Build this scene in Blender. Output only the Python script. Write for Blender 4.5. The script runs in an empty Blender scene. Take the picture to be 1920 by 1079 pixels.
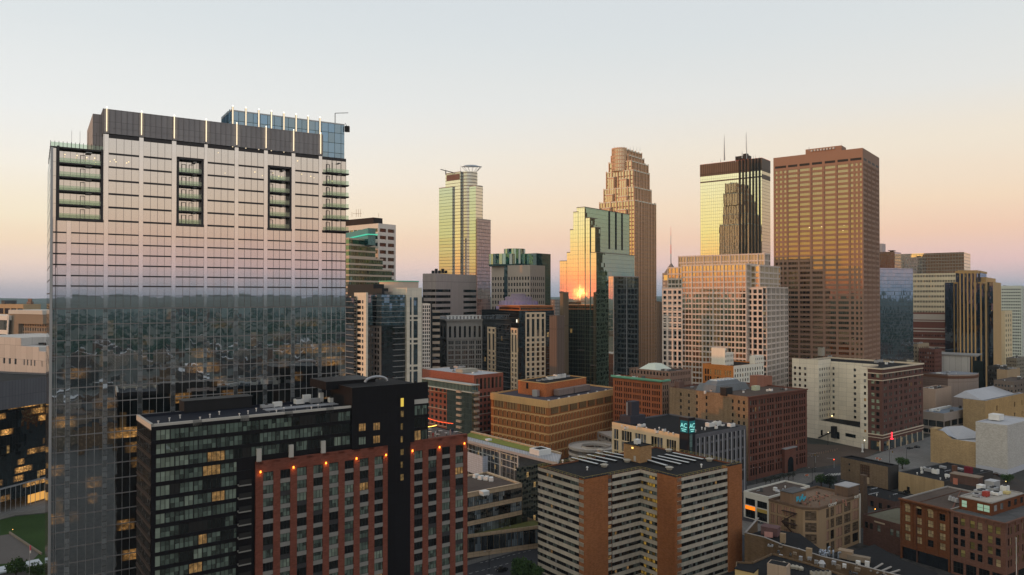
import bpy, math, random
from mathutils import Vector as V
R = random.Random(7)
C = bpy.context.scene.collection
# ---------------- camera, sky, sun, exposure ----------------
H = 105.0; FPX = 1400.0; PITCH = math.atan(15.5/FPX)
cam = bpy.data.cameras.new('camera'); cam.lens = 36*FPX/1920; cam.sensor_width = 36
cam.clip_start = 0.5; cam.clip_end = 80000
co = bpy.data.objects.new('camera', cam); C.objects.link(co)
co.location = (0, 0, H); co.rotation_euler = (math.pi/2+PITCH, 0, 0)
sc = bpy.context.scene; sc.camera = co
sc.view_settings.view_transform = 'Standard'; sc.view_settings.look = 'None'
sc.view_settings.exposure = -0.05; sc.view_settings.gamma = 1
try:
    sc.cycles.max_bounces = 6; sc.cycles.glossy_bounces = 3; sc.cycles.diffuse_bounces = 2
    sc.cycles.sample_clamp_indirect = 2; sc.cycles.sample_clamp_direct = 2.4
except Exception: pass
SUN = V((-.9494, -.3136, 0)).normalized(); SUN_EL = math.radians(0.25)
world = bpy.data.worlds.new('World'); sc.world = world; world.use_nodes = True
def build_world():
    nt = world.node_tree; N = nt.nodes; L = nt.links; N.clear()
    out = N.new('ShaderNodeOutputWorld'); bg = N.new('ShaderNodeBackground'); L.new(bg.outputs[0], out.inputs[0])
    tc = N.new('ShaderNodeTexCoord'); sp = N.new('ShaderNodeSeparateXYZ'); L.new(tc.outputs['Generated'], sp.inputs[0])
    flat = N.new('ShaderNodeVectorMath'); flat.operation = 'MULTIPLY'; flat.inputs[1].default_value = (1, 1, 0)
    L.new(tc.outputs['Generated'], flat.inputs[0])
    nn = N.new('ShaderNodeVectorMath'); nn.operation = 'NORMALIZE'; L.new(flat.outputs[0], nn.inputs[0])
    dt = N.new('ShaderNodeVectorMath'); dt.operation = 'DOT_PRODUCT'; dt.inputs[1].default_value = tuple(SUN); L.new(nn.outputs[0], dt.inputs[0])
    el = N.new('ShaderNodeMapRange'); el.inputs['From Min'].default_value = -.05; el.inputs['From Max'].default_value = 1.0
    # faint thin high haze bands so the gradient is not perfectly even
    nz = N.new('ShaderNodeTexNoise'); nz.inputs['Scale'].default_value = 2.0; nz.inputs['Detail'].default_value = 3
    mp = N.new('ShaderNodeMapping'); mp.inputs['Scale'].default_value = (1, 1, 14); L.new(tc.outputs['Generated'], mp.inputs[0]); L.new(mp.outputs[0], nz.inputs[0])
    ad = N.new('ShaderNodeMath'); ad.operation = 'MULTIPLY_ADD'; ad.inputs[1].default_value = .022; ad.inputs[2].default_value = -.011
    L.new(nz.outputs[0], ad.inputs[0]); a2 = N.new('ShaderNodeMath'); a2.operation = 'ADD'
    L.new(sp.outputs[2], a2.inputs[0]); L.new(ad.outputs[0], a2.inputs[1]); L.new(a2.outputs[0], el.inputs[0])
    def ramp(st):
        r = N.new('ShaderNodeValToRGB'); e = r.color_ramp.elements; r.color_ramp.interpolation = 'EASE' if False else 'LINEAR'
        e[0].position = 0; e[0].color = (*st[0][1], 1); e[1].position = 1; e[1].color = (*st[-1][1], 1)
        for p, c in st[1:-1]:
            x = e.new((p+.05)/1.05); x.color = (*c, 1)
        L.new(el.outputs[0], r.inputs[0]); return r
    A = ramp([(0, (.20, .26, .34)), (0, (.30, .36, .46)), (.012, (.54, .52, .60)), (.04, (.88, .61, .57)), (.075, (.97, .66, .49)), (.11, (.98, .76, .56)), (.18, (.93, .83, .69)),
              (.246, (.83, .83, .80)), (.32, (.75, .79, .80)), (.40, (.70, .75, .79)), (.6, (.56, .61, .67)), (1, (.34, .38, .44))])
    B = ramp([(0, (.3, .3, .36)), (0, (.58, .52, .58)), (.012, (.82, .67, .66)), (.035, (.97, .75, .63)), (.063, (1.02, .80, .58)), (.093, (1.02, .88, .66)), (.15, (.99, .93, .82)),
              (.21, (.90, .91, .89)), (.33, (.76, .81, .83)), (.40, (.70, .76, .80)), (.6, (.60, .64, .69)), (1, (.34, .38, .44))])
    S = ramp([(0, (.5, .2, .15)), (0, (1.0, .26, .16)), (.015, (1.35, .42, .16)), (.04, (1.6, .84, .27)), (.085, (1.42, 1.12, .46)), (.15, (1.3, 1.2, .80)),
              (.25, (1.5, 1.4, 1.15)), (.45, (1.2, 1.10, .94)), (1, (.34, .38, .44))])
    def mixr(a, b, lo, hi):
        m = N.new('ShaderNodeMapRange'); m.interpolation_type = 'SMOOTHSTEP'; m.inputs['From Min'].default_value = lo; m.inputs['From Max'].default_value = hi
        L.new(dt.outputs['Value'], m.inputs[0]); x = N.new('ShaderNodeMix'); x.data_type = 'RGBA'; L.new(m.outputs[0], x.inputs[0])
        L.new(a, x.inputs[6]); L.new(b, x.inputs[7]); return x.outputs[2]
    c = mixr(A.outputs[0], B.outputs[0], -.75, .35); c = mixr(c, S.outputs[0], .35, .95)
    d3 = N.new('ShaderNodeVectorMath'); d3.operation = 'DOT_PRODUCT'; L.new(tc.outputs['Generated'], d3.inputs[0]); d3.inputs[1].default_value = tuple(V((SUN.x, SUN.y, math.tan(SUN_EL))).normalized())
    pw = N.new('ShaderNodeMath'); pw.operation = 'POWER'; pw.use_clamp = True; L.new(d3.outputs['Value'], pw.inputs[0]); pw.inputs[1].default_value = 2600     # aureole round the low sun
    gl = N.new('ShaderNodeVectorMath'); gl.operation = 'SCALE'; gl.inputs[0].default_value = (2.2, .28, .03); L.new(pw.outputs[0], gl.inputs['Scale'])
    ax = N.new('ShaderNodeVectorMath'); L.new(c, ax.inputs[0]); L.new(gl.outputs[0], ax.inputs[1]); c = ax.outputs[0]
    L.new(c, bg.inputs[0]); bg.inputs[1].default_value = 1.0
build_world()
sl = bpy.data.lights.new('sun', 'SUN'); sl.energy = 2.2; sl.angle = math.radians(0.5); sl.color = (1, .33, .07)
so = bpy.data.objects.new('sun', sl); C.objects.link(so)
sd = V((SUN.x*math.cos(SUN_EL), SUN.y*math.cos(SUN_EL), math.sin(SUN_EL)))
so.rotation_euler = sd.to_track_quat('Z', 'Y').to_euler(); so.location = (-400, -150, 400)

# ---------------- pixel helpers (photo pixel -> world) ----------------
def ray(x, y):
    a = (x-960)/FPX; b = (539.5-y)/FPX; c, s = math.cos(PITCH), math.sin(PITCH)
    return V((a, c-b*s, s+b*c))
def at(x, y, Y):
    d = ray(x, y); return V((0, 0, H))+d*(Y/d.y)
def col(x, Y): p = at(x, 555, Y); return V((p.x, p.y))
def zat(x, y, Y): return at(x, y, Y).z
def gp(x, y, z=0):
    d = ray(x, y); return V((0, 0, H))+d*((z-H)/d.z)
def along(P, d, x):            # from P along d until pixel column x
    k = (x-960)/FPX
    k *= 1.0
    return P+d*((k*P.y-P.x)/(d.x-k*d.y))
def dirs(a):
    a = math.radians(a); return V((-math.sin(a), math.cos(a))), V((math.cos(a), math.sin(a)))
def box4(xc, D, xl, xr, a, dl=None, dr=None):   # L, C, R, Bk footprint
    l, r = dirs(a); P = col(xc, D)
    def go(d, x, fix):
        if fix is not None: return P+d*fix
        q = along(P, d, x); k = (q-P).dot(d)
        return q if 0 < k < 190 else P+d*40
    Lp = go(l, xl, dl); Rp = go(r, xr, dr)
    return [Lp, P, Rp, Lp+Rp-P]

# ---------------- mesh builder ----------------
class MB:
    def __init__(s): s.v = []; s.f = []; s.m = []; s.u = []
    def quad(s, a, b, c, d, m=0, uv=None):
        n = len(s.v); s.v += [tuple(a), tuple(b), tuple(c), tuple(d)]; s.f.append((n, n+1, n+2, n+3)); s.m.append(m)
        s.u += list(uv) if uv else [(0, 0), (1, 0), (1, 1), (0, 1)]
    def poly(s, pts, m=0):
        n = len(s.v); s.v += [tuple(p) for p in pts]; s.f.append(tuple(range(n, n+len(pts)))); s.m.append(m)
        s.u += [(p[0], p[1]) for p in pts]
    def wallq(s, F, u0, u1, z0, z1, off=0, m=0):
        s.quad(F.p(u0, z0, off), F.p(u1, z0, off), F.p(u1, z1, off), F.p(u0, z1, off), m, [(u0, z0), (u1, z0), (u1, z1), (u0, z1)])
    def fbox(s, F, u0, u1, z0, z1, o0, o1, m=0):      # box on facade, from offset o0 (back) to o1 (front)
        s.wallq(F, u0, u1, z0, z1, o1, m)
        for (a, b) in ((u0, u0), (u1, u1)):
            s.quad(F.p(a, z0, o0), F.p(a, z0, o1), F.p(a, z1, o1), F.p(a, z1, o0), m, [(o0, z0), (o1, z0), (o1, z1), (o0, z1)])
        for z in (z0, z1):
            s.quad(F.p(u0, z, o0), F.p(u1, z, o0), F.p(u1, z, o1), F.p(u0, z, o1), m, [(u0, o0), (u1, o0), (u1, o1), (u0, o1)])
        s.wallq(F, u0, u1, z0, z1, o0, m)
    def box(s, c, sx, sy, sz, ang=0, m=0, taper=1):           # c = centre of the base
        ca, sa = math.cos(ang), math.sin(ang); q = []
        for z, k in ((0, 1), (sz, taper)):
            for (x, y) in ((-1, -1), (1, -1), (1, 1), (-1, 1)):
                X, Y = x*sx/2*k, y*sy/2*k; q.append(V((c[0]+X*ca-Y*sa, c[1]+X*sa+Y*ca, c[2]+z)))
        for i in range(4):
            j = (i+1) % 4; w = sx if i % 2 == 0 else sy
            s.quad(q[i], q[j], q[j+4], q[i+4], m, [(0, 0), (w, 0), (w, sz), (0, sz)])
        s.quad(q[4], q[5], q[6], q[7], m, [(0, 0), (sx, 0), (sx, sy), (0, sy)]); s.quad(q[3], q[2], q[1], q[0], m)
    def tube(s, a, b, r0, r1=None, n=8, m=0, cap=True):
        r1 = r0 if r1 is None else r1; a = V(a); b = V(b); d = (b-a).normalized()
        x = d.orthogonal().normalized(); y = d.cross(x)
        A = [a+(x*math.cos(t)+y*math.sin(t))*r0 for t in [i*2*math.pi/n for i in range(n)]]
        Bq = [b+(x*math.cos(t)+y*math.sin(t))*r1 for t in [i*2*math.pi/n for i in range(n)]]
        for i in range(n): s.quad(A[i], A[(i+1) % n], Bq[(i+1) % n], Bq[i], m)
        if cap: s.poly(Bq, m); s.poly(A[::-1], m)
    def build(s, name, mats, parent=None, smooth=False):
        me = bpy.data.meshes.new(name); o = WL(parent)
        me.from_pydata([(x-o.x, y-o.y, z-o.z) for x, y, z in s.v], [], s.f)
        mats = mats if isinstance(mats, (list, tuple)) else [mats]
        for m in mats: me.materials.append(m)
        me.polygons.foreach_set('material_index', s.m)
        uv = me.uv_layers.new(name='uv'); uv.data.foreach_set('uv', [c for p in s.u for c in p])
        if smooth: me.polygons.foreach_set('use_smooth', [True]*len(s.f))
        me.update(); ob = bpy.data.objects.new(name, me); C.objects.link(ob)
        if parent: ob.parent = parent
        return ob
def WL(o):
    p = V((0, 0, 0))
    while o is not None: p = p+V(o.location); o = o.parent
    return p
class Face:
    def __init__(s, P, Q):
        s.P = V((P[0], P[1])); s.Q = V((Q[0], Q[1])); s.L = (s.Q-s.P).length; s.t = (s.Q-s.P)/s.L
        s.n = V((s.t.y, -s.t.x)); s.ang = math.atan2(s.t.y, s.t.x)
    def p(s, u, z, off=0):
        q = s.P+s.t*u+s.n*off; return V((q.x, q.y, z))
    def ux(s, x):              # u at pixel column x
        return (along(s.P, s.t, x)-s.P).dot(s.t)
    def faces_cam(s): return s.n.dot(-s.P) > 0
def tag(o, label=None, cat=None, group=None, kind=None):
    if label: o['label'] = label
    if cat: o['category'] = cat
    if group: o['group'] = group
    if kind: o['kind'] = kind
    return o
def thing(name, label, cat, loc, group=None):
    o = bpy.data.objects.new(name, None); o.empty_display_size = 1; C.objects.link(o); o.location = loc
    return tag(o, label, cat, group)
def struct(name, mb, mat): return tag(mb.build(name, mat), kind='structure')

# ---------------- materials ----------------
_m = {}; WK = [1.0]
def newmat(name):
    m = bpy.data.materials.new(name); m.use_nodes = True; nt = m.node_tree
    for n in list(nt.nodes): nt.nodes.remove(n)
    out = nt.nodes.new('ShaderNodeOutputMaterial'); return m, nt.nodes, nt.links, out
def nmath(N, L, op, a, b=None, c=None):
    n = N.new('ShaderNodeMath'); n.operation = op
    for i, x in enumerate((a, b, c)):
        if x is None: continue
        if isinstance(x, (int, float)): n.inputs[i].default_value = x
        else: L.new(x, n.inputs[i])
    return n.outputs[0]
def mixc(N, L, f, a, b, mode='MIX'):
    x = N.new('ShaderNodeMix'); x.data_type = 'RGBA'; x.blend_type = mode
    for i, v in ((0, f), (6, a), (7, b)):
        if isinstance(v, (int, float)): x.inputs[i].default_value = v
        elif isinstance(v, tuple): x.inputs[i].default_value = (*v[:3], 1)
        else: L.new(v, x.inputs[i])
    return x.outputs[2]
def noise(N, L, scale, detail=4, rough=.55, vec=None, sc=(1, 1, 1)):
    n = N.new('ShaderNodeTexNoise'); n.inputs['Scale'].default_value = scale; n.inputs['Detail'].default_value = detail; n.inputs['Roughness'].default_value = rough
    if vec is None: g = N.new('ShaderNodeNewGeometry'); vec = g.outputs['Position']
    if sc != (1, 1, 1):
        mp = N.new('ShaderNodeMapping'); mp.inputs['Scale'].default_value = sc; L.new(vec, mp.inputs[0]); vec = mp.outputs[0]
    L.new(vec, n.inputs['Vector']); return n.outputs[0]
def wall(key, colr, var=.22, rough=.85, joint=None, brick=False, metal=0, emit=0):
    var = min(.5, var*1.35)
    if key in _m: return _m[key]
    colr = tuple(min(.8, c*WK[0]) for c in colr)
    m, N, L, out = newmat(key); b = N.new('ShaderNodeBsdfPrincipled'); L.new(b.outputs[0], out.inputs[0])
    big = noise(N, L, .06, 5); fine = noise(N, L, 1.7, 4, .7); st = noise(N, L, .8, 3, .6, sc=(1, 1, .06))
    f = nmath(N, L, 'ADD', nmath(N, L, 'MULTIPLY', big, .5), nmath(N, L, 'ADD', nmath(N, L, 'MULTIPLY', fine, .25), nmath(N, L, 'MULTIPLY', st, .4)))
    f = nmath(N, L, 'MULTIPLY_ADD', f, var*3.0, 1-var*1.72)
    c = N.new('ShaderNodeRGB'); c.outputs[0].default_value = (*colr, 1)
    sv = N.new('ShaderNodeVectorMath'); sv.operation = 'SCALE'; L.new(c.outputs[0], sv.inputs[0]); L.new(f, sv.inputs['Scale'])
    o = sv.outputs[0]
    uvn = N.new('ShaderNodeUVMap')
    if brick:
        bt = N.new('ShaderNodeTexBrick'); bt.inputs['Scale'].default_value = 1; bt.inputs['Brick Width'].default_value = .9; bt.inputs['Row Height'].default_value = .33
        bt.inputs['Mortar Size'].default_value = .03; bt.inputs['Color1'].default_value = (1, 1, 1, 1); bt.inputs['Color2'].default_value = (.72, .70, .68, 1); bt.inputs['Mortar'].default_value = (.8, .8, .8, 1)
        L.new(uvn.outputs[0], bt.inputs['Vector']); o = mixc(N, L, 1.0, o, bt.outputs[0], 'MULTIPLY')
    if joint:
        bt = N.new('ShaderNodeTexBrick'); bt.offset = 0; bt.inputs['Scale'].default_value = 1; bt.inputs['Brick Width'].default_value = joint[0]; bt.inputs['Row Height'].default_value = joint[1]
        bt.inputs['Mortar Size'].default_value = joint[2] if len(joint) > 2 else .05
        bt.inputs['Color1'].default_value = (1, 1, 1, 1); bt.inputs['Color2'].default_value = (.88, .88, .88, 1); bt.inputs['Mortar'].default_value = (.5, .5, .5, 1)
        L.new(uvn.outputs[0], bt.inputs['Vector']); o = mixc(N, L, 1.0, o, bt.outputs[0], 'MULTIPLY')
    L.new(o, b.inputs['Base Color']); b.inputs['Roughness'].default_value = rough; b.inputs['Metallic'].default_value = metal; b.inputs['Specular IOR Level'].default_value = .18
    _m[key] = m; return m
def emis(key, c, s):
    if key in _m: return _m[key]
    m, N, L, out = newmat(key); e = N.new('ShaderNodeEmission'); e.inputs[0].default_value = (*c, 1); e.inputs[1].default_value = s
    L.new(e.outputs[0], out.inputs[0]); _m[key] = m; return m
def glass(key, base=(.02, .025, .03), tint=(.7, .75, .75), refl=.3, pane=(1.5, 3.5), tilt=.004, wob=.004, lit=0, litc=(1, .62, .22), lits=1.2, lines=None, linec=(.1, .1, .1), vary=.5, linesz=None, rough=.015, wscale=.25, amber=0, atop=80):
    if key in _m: return _m[key]
    m, N, L, out = newmat(key)
    uvn = N.new('ShaderNodeUVMap'); sp = N.new('ShaderNodeSeparateXYZ'); L.new(uvn.outputs[0], sp.inputs[0])
    fu = nmath(N, L, 'DIVIDE', sp.outputs[0], pane[0]); fv = nmath(N, L, 'DIVIDE', sp.outputs[1], pane[1])
    cb = N.new('ShaderNodeCombineXYZ'); L.new(nmath(N, L, 'FLOOR', fu), cb.inputs[0]); L.new(nmath(N, L, 'FLOOR', fv), cb.inputs[1])
    oi = N.new('ShaderNodeObjectInfo'); L.new(oi.outputs['Random'], cb.inputs[2])
    wn = N.new('ShaderNodeTexWhiteNoise'); L.new(cb.outputs[0], wn.inputs[0])
    # per-pane tilt plus a slow ripple of the glass
    sub = N.new('ShaderNodeVectorMath'); sub.operation = 'SUBTRACT'; L.new(wn.outputs[1], sub.inputs[0]); sub.inputs[1].default_value = (.5, .5, .5)
    s1 = N.new('ShaderNodeVectorMath'); s1.operation = 'SCALE'; L.new(sub.outputs[0], s1.inputs[0]); s1.inputs['Scale'].default_value = tilt*2
    tn = N.new('ShaderNodeTexNoise'); tn.inputs['Scale'].default_value = wscale; tn.inputs['Detail'].default_value = 2
    g = N.new('ShaderNodeNewGeometry'); L.new(g.outputs['Position'], tn.inputs[0])
    s2 = N.new('ShaderNodeVectorMath'); s2.operation = 'SUBTRACT'; L.new(tn.outputs[1], s2.inputs[0]); s2.inputs[1].default_value = (.5, .5, .5)
    s3 = N.new('ShaderNodeVectorMath'); s3.operation = 'SCALE'; L.new(s2.outputs[0], s3.inputs[0]); s3.inputs['Scale'].default_value = wob*2
    a1 = N.new('ShaderNodeVectorMath'); L.new(s1.outputs[0], a1.inputs[0]); L.new(s3.outputs[0], a1.inputs[1])
    a2 = N.new('ShaderNodeVectorMath'); L.new(a1.outputs[0], a2.inputs[0]); L.new(g.outputs['Normal'], a2.inputs[1])
    nn = N.new('ShaderNodeVectorMath'); nn.operation = 'NORMALIZE'; L.new(a2.outputs[0], nn.inputs[0])
    gb = N.new('ShaderNodeBsdfGlossy'); gb.inputs['Color'].default_value = (*tint, 1); gb.inputs['Roughness'].default_value = rough; L.new(nn.outputs[0], gb.inputs['Normal'])
    df = N.new('ShaderNodeBsdfDiffuse')
    vf = nmath(N, L, 'MULTIPLY_ADD', wn.outputs[0], vary*2, 1-vary)
    sv = N.new('ShaderNodeVectorMath'); sv.operation = 'SCALE'; sv.inputs[0].default_value = base; L.new(vf, sv.inputs['Scale']); L.new(sv.outputs[0], df.inputs[0])
    base_s = df.outputs[0]
    if lit > 0:
        em = N.new('ShaderNodeEmission'); em.inputs[0].default_value = (*litc, 1)
        on = nmath(N, L, 'GREATER_THAN', wn.outputs[0], 1-lit)
        irr = noise(N, L, .9, 3, .7); irr = nmath(N, L, 'POWER', irr, 2.5)
        L.new(nmath(N, L, 'MULTIPLY', nmath(N, L, 'MULTIPLY', on, irr), lits*4), em.inputs[1])
        ad = N.new('ShaderNodeAddShader'); L.new(base_s, ad.inputs[0]); L.new(em.outputs[0], ad.inputs[1]); base_s = ad.outputs[0]
    if amber > 0:      # lit office floors: broken strips of warm light behind the glass
        cf = N.new('ShaderNodeCombineXYZ'); L.new(nmath(N, L, 'MULTIPLY', sp.outputs[0], .085), cf.inputs[0]); L.new(nmath(N, L, 'MULTIPLY', nmath(N, L, 'FLOOR', fv), 3.7), cf.inputs[1])
        strip = noise(N, L, 1.0, 1, .5, vec=cf.outputs[0]); fine = noise(N, L, 1.1, 4, .75); zz = N.new('ShaderNodeSeparateXYZ'); L.new(g.outputs['Position'], zz.inputs[0])
        mk = N.new('ShaderNodeMapRange'); mk.inputs['From Min'].default_value = .55; mk.inputs['From Max'].default_value = .70; L.new(strip, mk.inputs[0])
        mz = N.new('ShaderNodeMapRange'); mz.inputs['From Min'].default_value = atop+20; mz.inputs['From Max'].default_value = atop-10; L.new(zz.outputs[2], mz.inputs[0])
        up_ = nmath(N, L, 'GREATER_THAN', nmath(N, L, 'FRACT', fv), .32)
        st_ = nmath(N, L, 'MULTIPLY', nmath(N, L, 'MULTIPLY', mk.outputs[0], mz.outputs[0]), nmath(N, L, 'MULTIPLY', nmath(N, L, 'POWER', fine, 4), up_))
        e2 = N.new('ShaderNodeEmission'); e2.inputs[0].default_value = (1, .50, .14, 1); L.new(nmath(N, L, 'MULTIPLY', st_, amber), e2.inputs[1]); ad2 = N.new('ShaderNodeAddShader'); L.new(base_s, ad2.inputs[0]); L.new(e2.outputs[0], ad2.inputs[1]); base_s = ad2.outputs[0]
    lw = N.new('ShaderNodeLayerWeight'); lw.inputs[0].default_value = .5
    fac = nmath(N, L, 'MULTIPLY_ADD', nmath(N, L, 'POWER', lw.outputs['Facing'], 4), 1-refl, refl)
    mx = N.new('ShaderNodeMixShader'); L.new(fac, mx.inputs[0]); L.new(base_s, mx.inputs[1]); L.new(gb.outputs[0], mx.inputs[2]); o = mx.outputs[0]
    if lines:
        a = nmath(N, L, 'LESS_THAN', nmath(N, L, 'FRACT', fu), lines[0]/pane[0]); b = nmath(N, L, 'LESS_THAN', nmath(N, L, 'FRACT', fv), lines[1]/pane[1])
        ld = N.new('ShaderNodeBsdfDiffuse'); ld.inputs[0].default_value = (*linec, 1)
        m2 = N.new('ShaderNodeMixShader'); L.new(nmath(N, L, 'MAXIMUM', a, b), m2.inputs[0]); L.new(o, m2.inputs[1]); L.new(ld.outputs[0], m2.inputs[2]); o = m2.outputs[0]
    L.new(o, out.inputs[0]); _m[key] = m; return m
def clear_rail(key, tint, gloss=.16):
    m, N, L, out = newmat(key); t = N.new('ShaderNodeBsdfTransparent'); t.inputs[0].default_value = (*tint, 1); g = N.new('ShaderNodeBsdfGlossy'); g.inputs['Roughness'].default_value = .02; g.inputs['Color'].default_value = (.8, .95, .85, 1)
    x = N.new('ShaderNodeMixShader'); x.inputs[0].default_value = gloss; L.new(t.outputs[0], x.inputs[1]); L.new(g.outputs[0], x.inputs[2]); L.new(x.outputs[0], out.inputs[0]); return m
M_ROOF = wall('roof_membrane_black', (.013, .013, .015), .4, .85, joint=(9, 3.2, .12))
M_ROOFG = wall('roof_membrane_grey', (.11, .11, .112), .35, .9, joint=(11, 4, .12))
M_ROOFB = wall('roof_gravel_brown', (.10, .075, .062), .5, .95)
M_ROOFW = wall('roof_white', (.45, .46, .49), .15, .7)
M_METAL = wall('galvanised_metal', (.42, .43, .45), .25, .45, metal=.4)
M_WHITE = wall('white_painted_metal', (.72, .72, .70), .12, .5)
M_DARK = wall('dark_metal', (.02, .02, .022), .2, .5)
M_LIT = emis('lit_window_glow', (1, .60, .20), 1.0)
M_FRAME = wall('dark_window_frame', (.025, .025, .025), .1, .5)
M_FRAMEW = wall('pale_window_frame', (.45, .42, .38), .1, .6)
G_DARK = glass('dark_window_glass', (.006, .007, .008), (.8, .85, .9), .10, tilt=.01, wob=.006)
G_MID = glass('mid_window_glass', (.03, .035, .035), (.8, .85, .9), .22, tilt=.01)
G_BLIND = glass('blind_behind_glass', (.16, .19, .17), (.8, .85, .85), .08, tilt=.01)
G_GREY = glass('grey_blind_glass', (.22, .22, .22), (.8, .85, .85), .08, tilt=.01)
def G_lit(): 
    return glass('lit_window_glass', (.14, .09, .04), (.8, .8, .8), .08, lit=1.0, lits=.24, litc=(1, .56, .20), vary=.8)
G_LIT = G_lit()

# ---------------- building context ----------------
class Bld:
    def __init__(s, name, label, cat, poly, z1, group=None, z0=0):
        s.poly = [V((p[0], p[1])) for p in poly]; s.z0 = z0; s.z1 = z1
        c = sum(s.poly, V((0, 0)))/len(s.poly)
        s.root = thing(name, label, cat, (c.x, c.y, z0), group)
        s.F = [Face(s.poly[i], s.poly[(i+1) % len(s.poly)]) for i in range(len(s.poly))]
        s.walls = MB(); s.wm = []; s.wins = []; s.parts = {}
    def mi(s, mat):
        if mat not in s.wm: s.wm.append(mat)
        return s.wm.index(mat)
    def part(s, key):
        if key not in s.parts: s.parts[key] = MB()
        return s.parts[key]
    def roof(s, mat=M_ROOF, par=.9, th=.4, capm=None, z=None, wallm=None, name='roof'):
        z = s.z1 if z is None else z
        n = len(s.poly); inn = []
        for i in range(n):
            a, b = s.F[i-1], s.F[i]; m = a.n+b.n; k = m.dot(a.n)
            inn.append(s.poly[i]-m/ (k if abs(k) > .2 else .2)*th)
        mb = MB(); mb.poly([(p.x, p.y, z-par) for p in inn]); mb.build(name, mat, s.root)
        pm = MB()
        for i in range(n):
            j = (i+1) % n; o0, o1, i0, i1 = s.poly[i], s.poly[j], inn[i], inn[j]
            pm.quad((o0.x, o0.y, z), (o1.x, o1.y, z), (i1.x, i1.y, z), (i0.x, i0.y, z))
            pm.quad((i0.x, i0.y, z-par), (i1.x, i1.y, z-par), (i1.x, i1.y, z), (i0.x, i0.y, z))
        pm.build('parapet', capm or (s.wm[0] if s.wm else mat), s.root)
    def rp(s, a, b):          # roof position, a along C->R, b along C->L
        L_, C_, R_ = s.poly[0], s.poly[1], s.poly[2]; return C_+(R_-C_)*a+(L_-C_)*b
    def ang(s): return s.F[1].ang
    def finish(s, indiv=True, frame=M_FRAME, cap=100, wname='wall', bars=(1, 0)):
        if s.walls.f: s.walls.build(wname, s.wm, s.root)
        for k, (mb, mats) in list(s.parts.items()) if False else []: pass
        if s.wins:
            s.wins.sort(key=lambda w: (not w[0].faces_cam(), w[0].p((w[1]+w[2])/2, (w[3]+w[4])/2).length if False else (w[0].p((w[1]+w[2])/2, (w[3]+w[4])/2)-V((0, 0, H))).length))
            lim = cap if indiv else 0; cache = {}; rest = {}
            for i, (F, u0, u1, z0, z1, gm, br, dep) in enumerate(s.wins):
                if i < lim:
                    key = (round(u1-u0, 2), round(z1-z0, 2), gm.name, br)
                    if key not in cache:
                        w, h = u1-u0, z1-z0; F0 = Face((-w/2, 0), (w/2, 0)); mb = MB(); pane(mb, F0, 0, w, -h/2, h/2, 0, 0, 1, br)
                        me_o = mb.build('window', [gm, frame]); cache[key] = me_o.data; bpy.data.objects.remove(me_o)
                    ob = bpy.data.objects.new('window', cache[key]); C.objects.link(ob); ob.parent = s.root
                    ob.location = F.p((u0+u1)/2, (z0+z1)/2, -dep)-V(s.root.location); ob.rotation_euler = (0, 0, F.ang)
                else:
                    if gm.name not in rest: rest[gm.name] = (MB(), gm)
                    pane(rest[gm.name][0], F, u0, u1, z0, z1, -dep, 0, 1, br if (F.faces_cam() and indiv) else (0, 0))
            if rest:      # the remaining windows as one part
                allmb = MB(); mats = []
                for k, (mb, gm) in rest.items():
                    off = len(allmb.v); base = len(mats); mats += [gm, frame]
                    allmb.v += mb.v; allmb.f += [tuple(i+off for i in f) for f in mb.f]; allmb.m += [x+base for x in mb.m]; allmb.u += mb.u
                tag(allmb.build('window', mats, s.root), kind='stuff')
        return s
def pane(mb, F, u0, u1, z0, z1, off, mg, mf, br):
    mb.wallq(F, u0, u1, z0, z1, off, mg)
    if br == (0, 0): return
    t = min(.09, (u1-u0)*.07); nv, nh = br
    for (a, b) in ((u0, u0+t), (u1-t, u1)): mb.fbox(F, a, b, z0, z1, off, off+.06, mf)
    for (a, b) in ((z0, z0+t), (z1-t, z1)): mb.fbox(F, u0, u1, a, b, off, off+.06, mf)
    for k in range(nv):
        c = u0+(u1-u0)*(k+1)/(nv+1); mb.fbox(F, c-t/2, c+t/2, z0, z1, off, off+.06, mf)
    for k in range(nh):
        c = z0+(z1-z0)*(k+1)/(nh+1); mb.fbox(F, u0, u1, c-t/2, c+t/2, off, off+.05, mf)
def pick(var):
    r = R.random()*sum(w for _, w in var)
    for m, w in var:
        r -= w
        if r <= 0: return m
    return var[-1][0]
VAR = [(G_DARK, .62), (G_MID, .2), (G_BLIND, .13), (G_LIT, .03)]
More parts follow.
